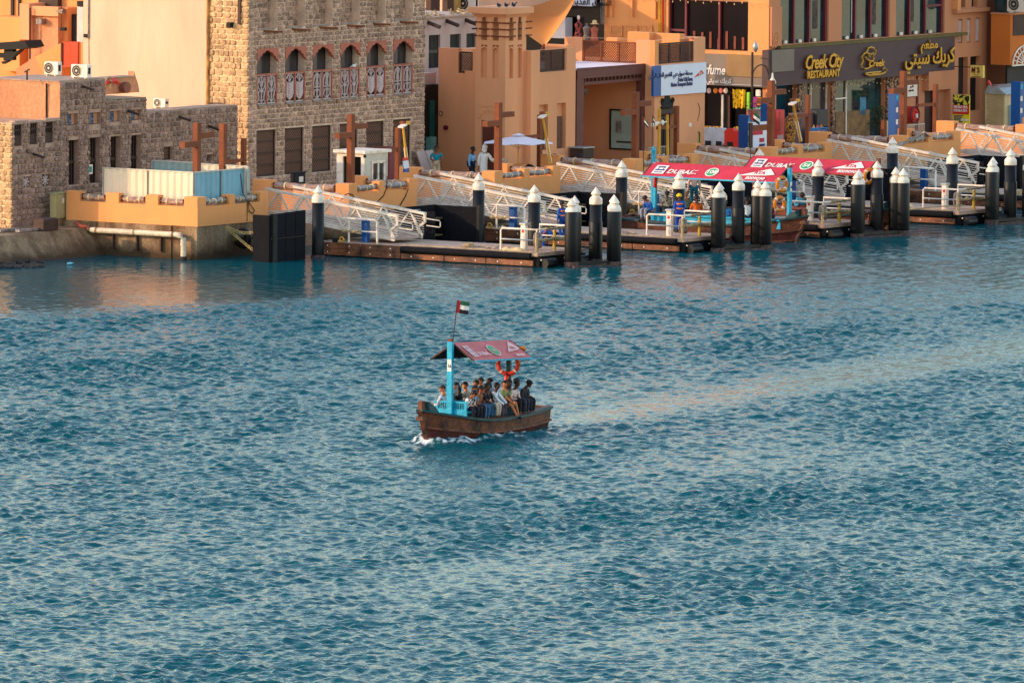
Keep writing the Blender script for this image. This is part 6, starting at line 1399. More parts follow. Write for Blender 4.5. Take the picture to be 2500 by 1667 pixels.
a_, z_ = cz(2231, 281, RC-.3); t = thing('hose_reel', 'round red fire hose reel on the restaurant wall', 'hose reel', a_, RC-.3, z_); MB().cyl((a_, RC-.34, z_), (a_, RC-.02, z_), .40, n=24).build('drum', M_REDB, t, gp=True); MB().torus((a_, RC-.36, z_), .38, .04, 'y', 24, 6).build('rim', M_MAROON, t, gp=True); MB().torus((a_, RC-.35, z_), .22, .05, 'y', 20, 6).build('hose_coil', M_REDP, t, gp=True); MB().box(a_+.05, RC-.42, z_-.14, a_+.2, RC-.36, z_+.05).build('notice', M_WHITE, t, gp=True)
# spa banner and projecting sign, both facing left
def boardA(label, x0, y0, x1, y1, a, m, name='banner', cat='banner', th=.06):
    h = hA(a, x0, y0, x1, y1); t = thing(name, label, cat, a, h[0], h[2]); MB().box(a, h[0], h[2], a+th, h[1], h[3]).build('board', m, t, gp=True); return t, h
tb, h = boardA('yellow and red spa banner with flowers at its top', 2327, 233, 2367, 312, 74.5, mat('banner_yellow', (238,204,20), .5, .03))
W = h[1]-h[0]; Hh = h[3]-h[2]
MB().box(74.48, h[0], h[2]+Hh*.40, 74.499, h[1], h[2]+Hh*.68).build('red_band', M_REDP, tb, gp=True); MB().box(74.48, h[0], h[2]+Hh*.68, 74.499, h[1], h[3]).build('flower_print', mat('flower_print', (230,200,60), .5, .4, 5, rgb2=(40,40,26), contrast=(.47,.52)), tb, gp=True)
MB().box(74.48, h[0], h[2], 74.499, h[1], h[2]+Hh*.06).build('red_band', M_REDP, tb, gp=True)
text('MICRO SPA', .17, (74.47, h[1]-.06, h[2]+Hh*.585), XA, Z, M_LETW, tb, bold=.004, sx=.86); text('KERALA SPA', .17, (74.47, h[1]-.04, h[2]+Hh*.48), XA, Z, M_LETW, tb, bold=.004, sx=.80)
for i in range(6): MB().box(74.485, h[1]-.05-W*random.uniform(.5, .62), h[2]+Hh*(.34-.045*i), 74.499, h[1]-.05, h[2]+Hh*(.365-.045*i)).build('small_print', M_NAVY, tb, gp=True)
MB().box(74.48, h[0]+.05, h[2]+Hh*.20, 74.499, h[0]+W*.5, h[2]+Hh*.26).build('price_tag', M_WHITE, tb, gp=True)
tb, h = boardA('small yellow projecting sign with M and S lettering', 2369, 161, 2400, 191, 77.6, mat('pale_yellow_sign', (236,196,96), .5, .03), 'projecting_sign', 'sign', .15)
text('M S', .36, (77.58, h[1]-.06, h[2]+.24), XA, Z, M_MAROON, tb, bold=.006, shear=.1, sx=.8); MB().torus((77.58, (h[0]+h[1])/2, (h[2]+h[3])/2), .17, .008, 'x', 24, 4).build('ring', M_MAROON, tb, gp=True); MB().box(77.55, h[0]+.1, h[2]+.03, 77.6, h[1]-.1, h[2]+.06).build('small_print', M_MAROON, tb, gp=True)
MB().cyl((77.67, h[0], h[3]-.1), (77.67, RC, h[3]-.1), .02, n=6).build('arm', M_BLK, tb, gp=True)
# ------------------------------------------------------------------ right edge: orange bay house
t = thing('bay_house', 'house with an orange bay and white fretwork arch at the right edge', 'building', 79.5, 12, GZ)
MB().box(ra1+.01, RC+.9, .9, 100, 24, 14).build('wall', M_BRN, t, gp=True)
BA = 80.3; hb = hA(BA, 2420, 37, 2467, 160); cb = hb[0]
MB().box(BA, cb, hb[2], BA+8, hb[1], hb[3]).build('bay', mat('deep_orange_plaster', (206,110,40), .9, .05, .6), t, gp=True)
MB().box(BA-.06, cb-.05, hb[3], BA+8, hb[1], hb[3]+.08).build('bay_roof', M_BRN, t, gp=True); MB().box(BA+.3, cb+.25, hb[3]+.08, BA+8, hb[1], 14).build('upper_wall', M_TEALG, t, gp=True)
h = hC(cb-.02, 2474, 38, 2540, 88); MB().box(h[0], cb-.03, h[2], h[1], cb-.001, h[3]).build('window', M_BWOOD, t, gp=True)
h = hC(cb-.02, 2470, 112, 2530, 160); q = MB(); cu = h[0]+1.25; zc_ = h[2]
for rr_ in (1.2, .85, .35): q.tube([(cu-math.cos(PI*k/16)*rr_, cb-.06, zc_+math.sin(PI*k/16)*rr_*.75) for k in range(17)], .04, 6)
for k in range(1, 12): an = PI*k/12; q.tube([(cu-math.cos(an)*.35, cb-.06, zc_+math.sin(an)*.26), (cu-math.cos(an)*1.2, cb-.06, zc_+math.sin(an)*.9)], .035, 5)
q.box(cu-1.25, cb-.09, zc_-.05, cu+1.25, cb-.03, zc_+.02); q.build('fretwork_arch', M_WHITE, t, gp=True)
MB().box(BA+.1, cb+.2, .9, BA+7, cb+.3, hb[2]).build('dark_opening', M_DARKW, t, gp=True); MB().box(BA+2.2, cb+.05, .9, BA+2.6, cb+.19, hb[2]).build('pier', M_BRN, t, gp=True)
c_, z_ = az(2500, 36, BA+.4); ac_unit('large air conditioner standing on the orange bay', BA+.0, cb-.9, hb[3]+.1, w_=1.1, h=.75)
# louvred hut
HA_ = 76.6; h = hA(HA_, 2407, 231, 2455, 312); t = thing('louvred_hut', 'cream louvred hut with a sloping tin roof at the right edge', 'hut', HA_, h[0], GZ)
MB().box(HA_+.08, h[0], GZ, HA_+2.2, h[1], h[3]).build('body', mat('cream_hut_paint', (206,176,130), .7, .08), t, gp=True)
n = 19; zz = (h[3]-1.45)/n
for i in range(n): MB().bar((HA_+.0, h[0]+.08, 1.5+i*zz), (HA_+.0, h[1]-.08, 1.5+i*zz), .10, .035, up=(1, 0, .6)).build('louvre', mat('cream_hut_paint', (0,0,0)), t, gp=True)
for c_ in (h[0], h[1]-.08): MB().box(HA_-.06, c_, GZ, HA_+.08, c_+.08, h[3]).build('frame', mat('cream_hut_paint', (0,0,0)), t, gp=True)
MB().prism([(h[0]-.15, h[3]), (h[1]+.0, h[3]), (h[1]-.2, h[3]+.40), (h[0]+.3, h[3]+.30)], lambda u, v, s: (HA_-.15+s*2.6, u, v)).build('roof', M_GALV, t, gp=True)
q = MB().box(HA_+.3, h[0]-.3, GZ, HA_+.9, h[0]-.02, 2.6); q.build('side_machine', mat('pale_blue_machine', (150,176,196), .5), t, gp=True)
c_, z_ = az(2416, 229, HA_-.1); t = thing('cardboard_box', 'orange box with packets standing on the hut roof corner', 'box', HA_, c_, z_); MB().bbox(HA_-.1, c_-.25, z_+.02, HA_+.25, c_+.2, z_+.38, .01).build('box', M_CORTEN, t, gp=True); MB().bar((HA_, c_, z_+.36), (HA_, c_+.15, z_+.58), .12, .1).build('packets', M_REDB, t, gp=True)
# ------------------------------------------------------------------ boats
def abra(label, loc, rotz, Lb, Lf, beam=1.0, ch=(-2.35, 1.75), cw=.88, ridge=(3.05, 3.22), eave=2.55, canopy=M_PINK, paint=M_TURQ, bench=None, number='16', print_m=M_LETW, deck=.55, backrest=True, postz=0., canopy_side=1, seed=0, flag=False, tube_sides=True, textscale=1.):
    t = wthing('ferry_boat', label, 'boat', loc, rotz); t['_base'] = (0, 0, 0)
    # stations: x, half beam at gunwale, gunwale z, keel z, half beam at the water
    S = []
    N = 15
    for i in range(N):
        s = i/(N-1); x = -Lb+(Lb+Lf)*s; 
        b = beam*(.80+.28*math.sin(min(s*1.5, 1)*PI*.5)) if s < .55 else beam*1.08*(1-((s-.55)/.45)**2.1)**.80 if s < .999 else .05
        g = .58+.13*max(0, (.35-s)/.35)**2+.53*max(0, (s-.5)/.5)**2.3; k = -.45
        S.append((x, max(b, .05), g, k))
    prof = [(0, 0.), (.45, .12), (.80, .34), (.95, .62), (1., 1.)]
    def P(i, j, side, out=0.):
        x, b, g, k = S[i]; f_, hz = prof[j]; rake = (max(0, (i/(N-1)-.86)/.14))*.75*(hz-.35)
        return (x+rake, side*(b*f_+out), k+(g-k)*hz)
    h = MB()
    for side in (-1, 1):
        for i in range(N-1):
            for j in range(4):
                q = [P(i, j, side), P(i+1, j, side), P(i+1, j+1, side), P(i, j+1, side)]
                h.m = 1 if j < 3 else 0
                h.add(q if side < 0 else q[::-1], [(0, 1, 2, 3)], True)
    h.m = 0; tr = [P(0, j, -1) for j in range(4, -1, -1)]+[P(0, j, 1) for j in range(1, 5)]; h.add(tr, [tuple(range(len(tr)))])
    h.build('hull', [M_HULL, M_HULLR], t)
    for nm, j, out, w_, hgt, m in (('gunwale', 4, .03, .11, .07, M_TURQD), ('rubbing_strake', 3, .04, .06, .07, M_HULL), ('lower_strake', 2, .03, .04, .05, M_HULL)):
        for side in (-1, 1):
            q = MB()
            for i in range(N-1):
                a, b = Vector(P(i, j, side, out)), Vector(P(i+1, j, side, out)); q.bar(a, b+(b-a)*.03, w_, hgt)
            q.build(nm, m, t)
    for side in (-1, 1):
        q = MB()
        for i in range(N-1):
            a, b = Vector(P(i, 4, side, -.10)), Vector(P(i+1, 4, side, -.10)); a.z += .035; b.z += .035; 
            if abs(a.y) > .12 and abs(b.y) > .08: q.bar(a, b, .20, .03)
        q.build('side_deck', M_HULL, t)
    d = MB()
    dv = []
    for i in range(N): x, b, g, k = S[i]; dv += [(x, -b*.93, min(deck, g-.08)), (x, b*.93, min(deck, g-.08))]
    d.add(dv, [(2*i, 2*i+1, 2*i+3, 2*i+2) for i in range(N-1)]); d.build('deck', M_BENCHB if canopy is M_RED else M_HULL, t)
    g = S[-1][2]; xb = S[-1][0]
    q = MB(); q.bar((xb-.35, 0, -.5), (xb+.42, 0, g+.02), .16, .22); q.bbox(xb+.22, -.09, g-.1, xb+.48, .09, g+.30, .02); q.build('stem_post', M_HULL, t)
    q = MB(); q.box(xb+.20, -.13, g-.35, xb+.52, .13, g-.22); q.build('stem_block', M_HULL, t)
    MB().prism([(xb-.62, g-.25), (xb+.2, g+.0), (xb+.2, g+.28), (xb-.3, g+.05)], lambda u, v, s: (u, -.2+.4*s, v)).build('bow_board', M_TURQD, t)
    # transom rim and stern well
    x, b, g0_, k = S[0]; MB().box(x-.05, -b, g0_-.08, x+.05, b, g0_+.03).build('transom_rail', M_HULL, t); MB().box(x+.6, -b*.9, deck, x+.72, b*.9, g0_).build('stern_bulkhead', M_TURQD, t)
    # central bench box
    xa, xc = ch[0]+.35, ch[1]+.08; bw = .60; bz = .93
    MB().bbox(xa, -bw+.1, deck-.02, xc-.05, bw-.1, bz-.06, .01).build('bench_box', bench or M_TURQD, t)
    for s_ in (-1, 1): MB().bbox(xa-.02, s_*.08, bz-.06, xc-.05, s_*bw, bz, .01).build('seat_board', bench or paint, t)
    if backrest:
        e = MB(); zt_ = 1.26; 
        e.box(xc-.05, -bw, deck-.02, xc+.03, bw, 1.0); e.box(xc-.05, -bw, zt_-.06, xc+.04, bw, zt_); e.box(xc-.05, -bw, 1.0, xc+.03, -bw+.1, zt_-.06); e.box(xc-.05, bw-.1, 1.0, xc+.03, bw, zt_-.06)
        e.build('end_panel', paint, t)
        for i in range(15): y = -bw+.15+i*(2*bw-.3)/14; MB().box(xc-.02, y-.012, 1.0, xc+.01, y+.012, zt_-.06).build('slat', paint, t)
        MB().box(xa+.2, -.03, bz, xc-.06, .03, zt_-.02).build('backrest', paint, t)
    # posts
    xf, xr = ch[1]+.10, ch[0]+.12
    MB().bbox(xf, -.10, deck-.05, xf+.13, .10, ridge[1]+.04, .012).build('front_post', paint, t); MB().bbox(xr-.10, -.07, deck-.3, xr+.05, .07, ridge[0]-.02, .012).build('rear_post', M_TURQD if canopy is M_PINK else paint, t)
    MB().box(xf+.131, -.075, ridge[1]-.95, xf+.138, .075, ridge[1]-.55).build('number_plate', M_LETW, t)
    text('16' if number == '16' else number, .16, (xf+.142, -.06, ridge[1]-.82), (0, 1, 0), (0, 0, 1), M_NAVY, t, gp=False, sx=.8)
    MB().box(xf-.01, -.085, ridge[1]+.03, xf+.12, .085, ridge[1]+.14).build('post_cap', M_HULL, t)
    # canopy
    tilt = ridge[1]-ridge[0]
    for side in (-1, 1):
        R0, R1 = Vector((ch[0], 0, ridge[0])), Vector((ch[1], 0, ridge[1])); E0, E1 = Vector((ch[0], side*cw, eave-tilt*.5)), Vector((ch[1], side*cw, eave+tilt*.5))
        nrm = (R1-R0).cross(E0-R0).normalized(); 
        if nrm.z < 0: nrm = -nrm
        q = MB(); nn = 10; vt = []; vb = []
        for i in range(nn+1):
            for j in range(5):
                a = R0.lerp(R1, i/nn); b = E0.lerp(E1, i/nn); p = a.lerp(b, j/4)-nrm*(.018*math.sin(PI*j/4)*(1+.6*math.sin(i*2.1+seed))); vt.append(p); vb.append(p-nrm*.02)
        o_ = len(vt); F1 = [(i*5+j, (i+1)*5+j, (i+1)*5+j+1, i*5+j+1) for i in range(nn) for j in range(4)]
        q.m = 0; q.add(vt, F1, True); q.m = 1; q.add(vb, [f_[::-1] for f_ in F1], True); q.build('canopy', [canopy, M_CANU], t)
        MB().bar(E0-Vector((.03,0,0)), E1+Vector((.03,0,0)), .045, .055).build('eave_rail', paint, t)
        for A, B in ((R1, E1), (R0, E0)): MB().bar(A-nrm*.03, B-nrm*.03, .04, .05).build('gable_bar', M_BWOOD, t)
        MB().bar(E0.lerp(E1, .5)-nrm*.03, R0.lerp(R1, .5)-nrm*.03, .04, .04).build('rafter', M_BWOOD, t)
        # printing: along the boat, reading bow to stern on the port side
        if side == canopy_side:
            xd = (R0-R1).normalized() if side > 0 else (R1-R0).normalized(); yd = (R1-E1).normalized(); yd = (yd-xd*yd.dot(xd)).normalized(); 
            O = (E1 if side > 0 else E0)+nrm*.022; Lc = (R1-R0).length; Wc = (R1-E1).length; S_ = textscale
            def at(u, v): return O+xd*u*Lc+yd*v*Wc
            q = MB(); 
            def quad(u0, v0, u1, v1, m, nm, off=.0): 
                o2 = nrm*off; MB().add([at(u0,v0)+o2, at(u1,v0)+o2, at(u1,v1)+o2, at(u0,v1)+o2, at(u0,v0)-nrm*.01, at(u1,v0)-nrm*.01, at(u1,v1)-nrm*.01, at(u0,v1)-nrm*.01], [(0,1,2,3),(7,6,5,4),(0,4,5,1),(1,5,6,2),(2,6,7,3),(3,7,4,0)]).build(nm, m, t)
            quad(.055, .20, .145, .78, print_m, 'emblem_panel'); bm = M_NAVY if canopy is M_RED else M_WRAPG
            for (u0, v0, u1, v1) in ((.075,.62,.128,.70),(.08,.50,.085,.62),(.118,.50,.123,.62),(.065,.42,.137,.50),(.07,.28,.13,.33)): quad(u0, v0, u1, v1, bm, 'emblem_mark', .004)
            text('DUBAI', .40*S_, at(.165, .26)+nrm*.004, xd, yd, print_m, t, gp=False, extr=.003, bold=.01, shear=.12, sx=1.02)
            text('abra', .15*S_, at(.345, .28)+nrm*.004, xd, yd, print_m, t, gp=False, extr=.003, bold=.003); text(arabic('عبرة'), .17*S_, at(.345, .50)+nrm*.004, xd, yd, print_m, t, gp=False, extr=.003)
            c = at(.49, .48); r_ = Wc*.29; nn = 24
            for rr_, m_, of in ((r_, print_m, .002), (r_*.82, mat('number_disc_green', (40,160,90), .5), .006)):
                q = MB(); q.add([c+nrm*of+xd*math.cos(2*PI*k/nn)*rr_+yd*math.sin(2*PI*k/nn)*rr_ for k in range(nn)]+[c-nrm*.01+xd*math.cos(2*PI*k/nn)*rr_+yd*math.sin(2*PI*k/nn)*rr_ for k in range(nn)], [tuple(range(nn)), tuple(range(2*nn-1, nn-1, -1))]+[(k, nn+k, nn+(k+1) % nn, (k+1) % nn) for k in range(nn)]); q.build('number_disc', m_, t)
            text(number, .34*S_, c+nrm*.012-yd*.11*S_, xd, yd, print_m, t, gp=False, extr=.003, bold=.012, align='CENTER')
            pts = [at(.70, .36), at(.895, .90), at(.955, .52), at(.90, .44)]
            q = MB(); q.add([p+nrm*.003 for p in pts]+[p-nrm*.01 for p in pts], [(0,1,2,3),(7,6,5,4),(0,4,5,1),(1,5,6,2),(2,6,7,3),(3,7,4,0)]); q.build('arrow_emblem', print_m, t)
            text('RTA', .27*S_, at(.80, .50)+nrm*.008, xd, yd, canopy, t, gp=False, extr=.003, bold=.01, sx=1.05, shear=.1)
            text('8009090', .27*S_, at(.765, .12)+nrm*.004, xd, yd, print_m, t, gp=False, extr=.003, bold=.008, sx=1.0, shear=.08)
    return t
def lifebuoy(label, p, rotz, m, R=.27, lab2='lifebuoy'):
    t = wthing('lifebuoy', label, 'lifebuoy', p, rotz)
    MB().torus((0, 0, 0), R, .075, 'x', 28, 9).build('ring', m, t)
    for k in range(4):
        an = PI/4+k*PI/2; c = Vector((0, math.cos(an)*R, math.sin(an)*R)); d = Vector((0, -math.sin(an), math.cos(an)))*.03; MB().cyl(c-d, c+d, .082, n=10).build('white_band', M_LETW, t)
    q = MB(); q.tube([(0.03, math.cos(2*PI*k/24)*(R+.08+.03*math.sin(k*PI/3)), math.sin(2*PI*k/24)*(R+.08+.03*math.sin(k*PI/3))) for k in range(25)], .012, 5); q.build('grab_line', M_ROPE, t)
    return t
def extinguisher(label, p):
    t = wthing('fire_extinguisher', label, 'fire extinguisher', p, 0); MB().lathe([(.07, 0), (.08, .03), (.08, .36), (.05, .43), (.025, .46)], 12, (0,0,0), True).build('cylinder', M_REDP, t)
    MB().box(-.03, -.015, .46, .05, .015, .52).build('valve', M_BLK, t); MB().tube([(.04, 0, .48), (.12, 0, .42), (.12, 0, .15)], .012, 5).build('hose', M_BLK, t); return t
PHI = math.radians(28); BO = Vector((-1.16, 384.48, 0)); BR = math.atan2(-math.cos(PHI), -math.sin(PHI))
BM = Matrix.Translation(BO) @ Matrix.Rotation(BR, 4, 'Z')
boat1 = abra('wooden passenger ferry under way with a faded red canopy and a full load of passengers', BO, BR, 3.8, 3.55, 1.02, textscale=.62, print_m=mat('faded_lettering', (230,180,174), .7))
def B1(x, y, z): return BM @ Vector((x, y, z))
lifebuoy('bright red lifebuoy hanging under the rear canopy end of the ferry under way', B1(-2.10, .06, 2.24), BR+.45, M_REDB, .33)
extinguisher('red fire extinguisher hanging on the rear post of the ferry under way', B1(-2.0, .05, 1.42))
t = thing('x', None, None, 0, 0); bpy.data.objects.remove(t)
t = wthing('gas_bottle', 'pale hand pump cylinder with a black hose on the front post', 'pump', B1(1.75, .16, 1.45), BR); MB().cyl((0,0,0), (0,0,.34), .05, n=10).build('cylinder', M_WRAPG, t); MB().tube([(0,0,.34),(0,.1,.5),(0,.18,.4),(0,.16,.05)], .014, 6).build('hose', M_BLK, t)
t = wthing('yellow_lifejacket', 'yellow life jacket lying folded on the rear end of the faded red canopy', 'life jacket', B1(-2.42, .22, 2.86), BR); MB().ell((0,.16,-.10), .05, .20, .08, 10, 7).build('jacket', M_ORB, t); MB().torus((-.02,.2,-.12), .09, .03, 'x', 16, 6).build('collar', M_YELP, t)
def flag(label, top, base, rotz, s=.45, droop=.0):
    t = wthing('flag', label, 'flag', base, 0); b = Vector(base); tp = Vector(top)-b
    MB().cyl((0,0,0), tp, .018, n=6).build('flagpole', M_BWOOD, t)
    d = tp.normalized(); o = Vector((math.cos(rotz), math.sin(rotz), 0)); W = s; H_ = s*.92; nn = 10
    def F(u, v): return tp-d*H_*(1-v)+o*u*W*.92+Vector((0, 0, -droop*u-.07*u))+Vector((-o.y, o.x, 0))*.05*math.sin(u*7+v*1.5)*u
    def strip(u0, u1, v0, v1, m, nm):
        q = MB(); v_ = []
        for i in range(nn+1):
            for j in range(3): v_.append(F(u0+(u1-u0)*i/nn, v0+(v1-v0)*j/2))
        off = Vector((-o.y, o.x, 0))*.006; v2 = [x+off for x in v_]; k = len(v_)
        fs = [(i*3+j, (i+1)*3+j, (i+1)*3+j+1, i*3+j+1) for i in range(nn) for j in range(2)]
        q.add(v_+v2, fs+[tuple(reversed([x+k for x in f_])) for f_ in fs], True); q.build(nm, m, t)
    strip(0, .27, 0, 1, mat('flag_red', (206,24,34), .7), 'red_stripe'); strip(.27, 1, .667, 1, M_GREEN, 'green_stripe'); strip(.27, 1, .333, .667, M_LETW, 'white_stripe'); strip(.27, 1, 0, .333, M_BLK, 'black_stripe')
flag('green white black and red flag flying from the bow post of the ferry under way', B1(1.45, 0, 4.62), B1(1.95, .0, 2.3), .15, .46)
# moored boats: bows towards the creek
mr = TH-PI/2
def moored(ac, c0, c1, label, number, rz, ez, bench=None, paint=M_TURQ):
    L = c0-c1; cc = (c0+c1)/2
    return abra(label, G(ac, cc, 0), mr, L/2+1.5, L/2+.55, 1.05, (-L/2, L/2), .92, (rz, rz), ez, M_RED, paint, bench, number, canopy_side=-1, backrest=False, textscale=1.0), cc
m1, cc1 = moored(24.75, -5.95, -12.6, 'moored ferry with a bright red canopy and a turquoise bench, numbered 108', '108', 3.05, 2.50, M_TURQ)
m2, cc2 = moored(31.6, -6.55, -12.7, 'moored ferry with a bright red canopy and oxblood bench, numbered 54', '54', 3.02, 2.46, M_BENCHB, M_CORTEN)
a_, c_ = 24.75, -12.35
for i, (px_, py_, lab) in enumerate(((1909, 450, 'orange yellow lifebuoy, upper of two on the front post of the boat numbered 108'), (1903, 498, 'orange yellow lifebuoy, lower of two on the front post of the boat numbered 108'))):
    r_ = on(px_, py_, 'c', c_-.45); lifebuoy(lab, G(*r_), TH+PI*.42, M_ORB, .27)
r_ = on(2122, 430, 'c', -12.95); lifebuoy('orange yellow lifebuoy on the front post of the boat numbered 54', G(*r_), TH+PI*.42, M_ORB, .27)
r_ = on(1599, 458, 'c', -6.2); extinguisher('red fire extinguisher on the rear post of the boat numbered 108', G(*r_))
MB_ = MB().cyl((0, 0, 0), (0, 0, 3.35), .09, n=10).lathe([(.09, 3.35), (.11, 3.5), (.0, 3.7)], 10)
o = MB_.build('turquoise_pole', M_TURQ); r_ = on(1594, 500, 'a', 25.3); o.location = G(r_[0], r_[1], 0); tag(o, 'turquoise round headed pole behind the left end of the canopy of boat 108', 'pole')
r_ = on(1695, 372, 'a', 27.5); flag('furled flag on a thin pole at the rear of the boat numbered 108', G(25.2, -5.6, 5.0), G(25.0, -5.7, 2.4), GZ, .25, .18)
r_ = on(1832, 400, 'a', 31.6); flag('small green white black and red flag on the rear pole of the boat numbered 54', G(r_[0], r_[1], 4.95), G(r_[0], r_[1], 2.6), .1, .42, .2)
r_ = on(1572, 355, 'a', 27.); flag('small flag hanging on the yellow camera pole by the carved door', G(r_[0]-.1, r_[1], 5.3-.5), G(r_[0], r_[1], 2.3), 0., .26, .22)
# life vests rack and bags on the pontoon beside the boats
def lump(name, lab, cat, p, r, m): t = MB().ell((0,0,r[2]), *r, 10, 7).build(name, m); t.location = p; tag(t, lab, cat); return t
# ------------------------------------------------------------------ people on the ferry under way
def onb(x, y): return B1(x, y, .90)
port = BR+0.0      # facing +y of the boat: local +y of a person is forwards
near = [ # x along boat, dx etc.
 ('man in a white patterned shirt looking at his phone, first in the near row', 1.50, dict(skin=1, shirt=(236,226,214), trousers=(44,42,56), long=True, lean=.55, nod=.45, yaw=-.2, pat='print', hl=(-.10,.34,.20), hr=(.02,.36,.20))),
 ('man in a light blue shirt, second in the near row', 1.08, dict(skin=1, shirt=(90,176,206), trousers=(40,38,52), long=False, lean=.25, nod=.1, yaw=-.9)),
 ('man in a brown shirt and blue jeans, third in the near row', .72, dict(skin=1, shirt=(150,90,62), trousers=(64,104,140), long=True, lean=.3, nod=.3, yaw=-.7)),
 ('man in a black shirt and teal jeans, fourth in the near row', .36, dict(skin=2, shirt=(34,32,40), trousers=(40,92,120), long=False, lean=.22, nod=.2, yaw=-.3, hl=(-.05,.42,.12), hr=(.1,.5,.12))),
 ('man in a dark shirt and khaki trousers, middle of the near row', -.02, dict(skin=2, shirt=(50,40,44), trousers=(206,184,156), long=False, lean=.05, nod=.2, yaw=-1.0)),
 ('man in a white long sleeved shirt and purple trousers, reaching forward', -.42, dict(skin=2, shirt=(226,226,230), trousers=(110,84,110), long=True, lean=.25, nod=.1, yaw=-.5, hl=(-.05,.55,.10), hr=(.15,.50,.12))),
 ('older man in a green polo and black shorts with bare legs stretched out', -1.12, dict(skin=0, shirt=(122,140,84), trousers=(32,30,34), long=False, shorts=True, lean=.2, nod=-.05, yaw=-1.15, fl=(-.2,.52,-.27), fr=(.15,.68,-.27), hl=(-.12,.44,.12), hr=(.0,.46,.1), shoes=(30,30,34))),
 ('man in a camouflage shirt beside the one in green', -1.50, dict(skin=2, shirt=(170,140,110), trousers=(36,32,38), long=True, lean=.05, yaw=-.6, pat='camo', hat=('headscarf',(40,36,40)))),
 ('man in a pale pink shirt with his hands in his lap', -1.78, dict(skin=2, shirt=(220,196,190), trousers=(38,36,46), long=True, lean=.3, nod=.1, yaw=.3)),
 ('man in a light blue polo and navy cap', -2.08, dict(skin=2, shirt=(96,150,186), trousers=(64,72,92), long=False, lean=.02, nod=.1, yaw=-.8, hat=('cap',(28,36,56)))),
 ('man in dark grey clothes and a black knit cap, last of the near row', -2.48, dict(skin=2, shirt=(74,66,76), trousers=(50,46,56), long=True, lean=.35, nod=.55, hat=('knit_cap',(26,24,28)), hl=(-.02,.36,.22), hr=(.1,.36,.24))),
]
for lab, x, k in near:
  k['lean'] = k.get('lean', .15)+.10
  person(lab, onb(x, .33), BR+random.uniform(-.12, .12), 'sit', group=None, scale=1.05, **k)
far = [
 ('balding man in a blue checked shirt at the bow end of the far row', 1.62, dict(skin=0, shirt=(206,206,214), trousers=(160,130,90), long=True, lean=.2, pat='check', hair='bald', yaw=.9)),
 ('bald man behind the turquoise front post, far row', 1.15, dict(skin=1, shirt=(110,100,96), trousers=(40,40,50), long=True, hair='bald', pat='print')),
 ('passenger with long black hair and a dark green top with a red shawl', .55, dict(skin=1, shirt=(32,40,34), trousers=(60,40,50), hair='long', yaw=.9, lean=.3)),
 ('young man with thick black hair looking down, far row', .05, dict(skin=0, shirt=(190,170,150), trousers=(50,50,60), yaw=1.5, nod=.3)),
 ('passenger with dark hair turned towards the camera, far row', -.55, dict(skin=1, shirt=(70,60,70), trousers=(50,50,60), yaw=1.3, lean=.0)),
 ('tall man with a blue collar standing out above the others, far row', -1.05, dict(skin=0, shirt=(40,84,150), trousers=(50,50,60), hair='bald', yaw=1.2, scale=1.14)),
 ('passenger in a pale blue shirt half hidden behind the near row', -1.7, dict(skin=2, shirt=(150,176,200), trousers=(50,50,60), yaw=.5)),
]
for lab, x, k in far: person(lab, onb(x, -.33), BR+PI+random.uniform(-.15, .15), 'sit', **({'scale': 1.05} | k))
t = wthing('phone', 'black phone in the hands of the man in the white patterned shirt', 'phone', B1(1.52, .72, 1.24), BR); MB().bbox(-.035, -.01, 0, .035, .01, .13, .004).build('case', M_BLK, t)
# ------------------------------------------------------------------ people on shore
def shore(lab, px_, py_, z, c=None, rot=0., **k):
    if c is None: r_ = gz(px_, py_, z)
    else: r_ = (cz(px_, py_, c)[0], c)
    return person(lab, G(r_[0], r_[1], z), rot, **k)
VW = PI      # facing the camera
shore('man in a teal polo shirt and beige trousers walking in front of the tan wall', 1068, 0, GZ, 9.9, VW+.1, pose='stand', skin=1, shirt=(0,140,160), trousers=(210,180,140), long=False, glasses=True, hr=(.14,.30,1.05), fr=(.10,.18,.1))
shore('man in a light blue uniform shirt and navy trousers standing sideways', 1153, 0, GZ, 8.4, VW+1.0, pose='stand', skin=2, shirt=(130,184,220), trousers=(30,40,80), long=True, yaw=.4)
shore('man in a white robe and white headcloth seen from behind', 1184, 0, GZ+.02, 6.9, -.5, pose='stand', skin=1, shirt=(244,238,232), trousers=(240,236,230), robe=True, hat=('headscarf',(244,238,232)), hr=(.30,.26,1.0), scale=1.1)
shore('woman in a pale blue top with tied back black hair beside the gangway', 1353, 0, GZ, 4.6, VW+1.2, pose='stand', skin=2, shirt=(170,192,214), trousers=(60,60,80), hair='long', long=True, lean=.15, scale=.88)
shore('man in a yellow shirt and orange wrap behind the gangway railing', 1421, 0, GZ, 3.4, VW-.9, pose='stand', skin=2, shirt=(222,160,40), trousers=(210,90,30), hat=('cap',(30,34,50)), long=False, scale=.9)
# workers and boatmen at the pontoons
shore('worker in blue and orange overalls standing beside the third gangway', 1379, 0, .58, -9.4, .6, pose='stand', skin=2, shirt=(20,84,170), trousers=(16,70,150), long=True, vest=(240,120,40), lean=.15, scale=.96)
shore('worker in blue overalls bending down behind the nearest pontoon railing', 1328, 0, .15, -9.8, VW+1.4, pose='stand', skin=2, shirt=(20,84,180), trousers=(20,80,170), long=True, vest=(230,110,50), lean=1.0, nod=.3, hl=(-.15,.75,.55), hr=(.15,.75,.55), scale=.85)
def onm(ac, cc, x, y, z): p = Matrix.Translation(G(ac, cc, 0)) @ Matrix.Rotation(mr, 4, 'Z') @ Vector((x, y, z)); return p
def mx(px_, py_, a): c, z = az(px_, py_, a); return c, z
def seatm(lab, px_, a_, rot, zz=1.0, **k): c, _ = az(px_, 520, a_); return person(lab, G(a_, c, zz), rot, 'sit', **k)
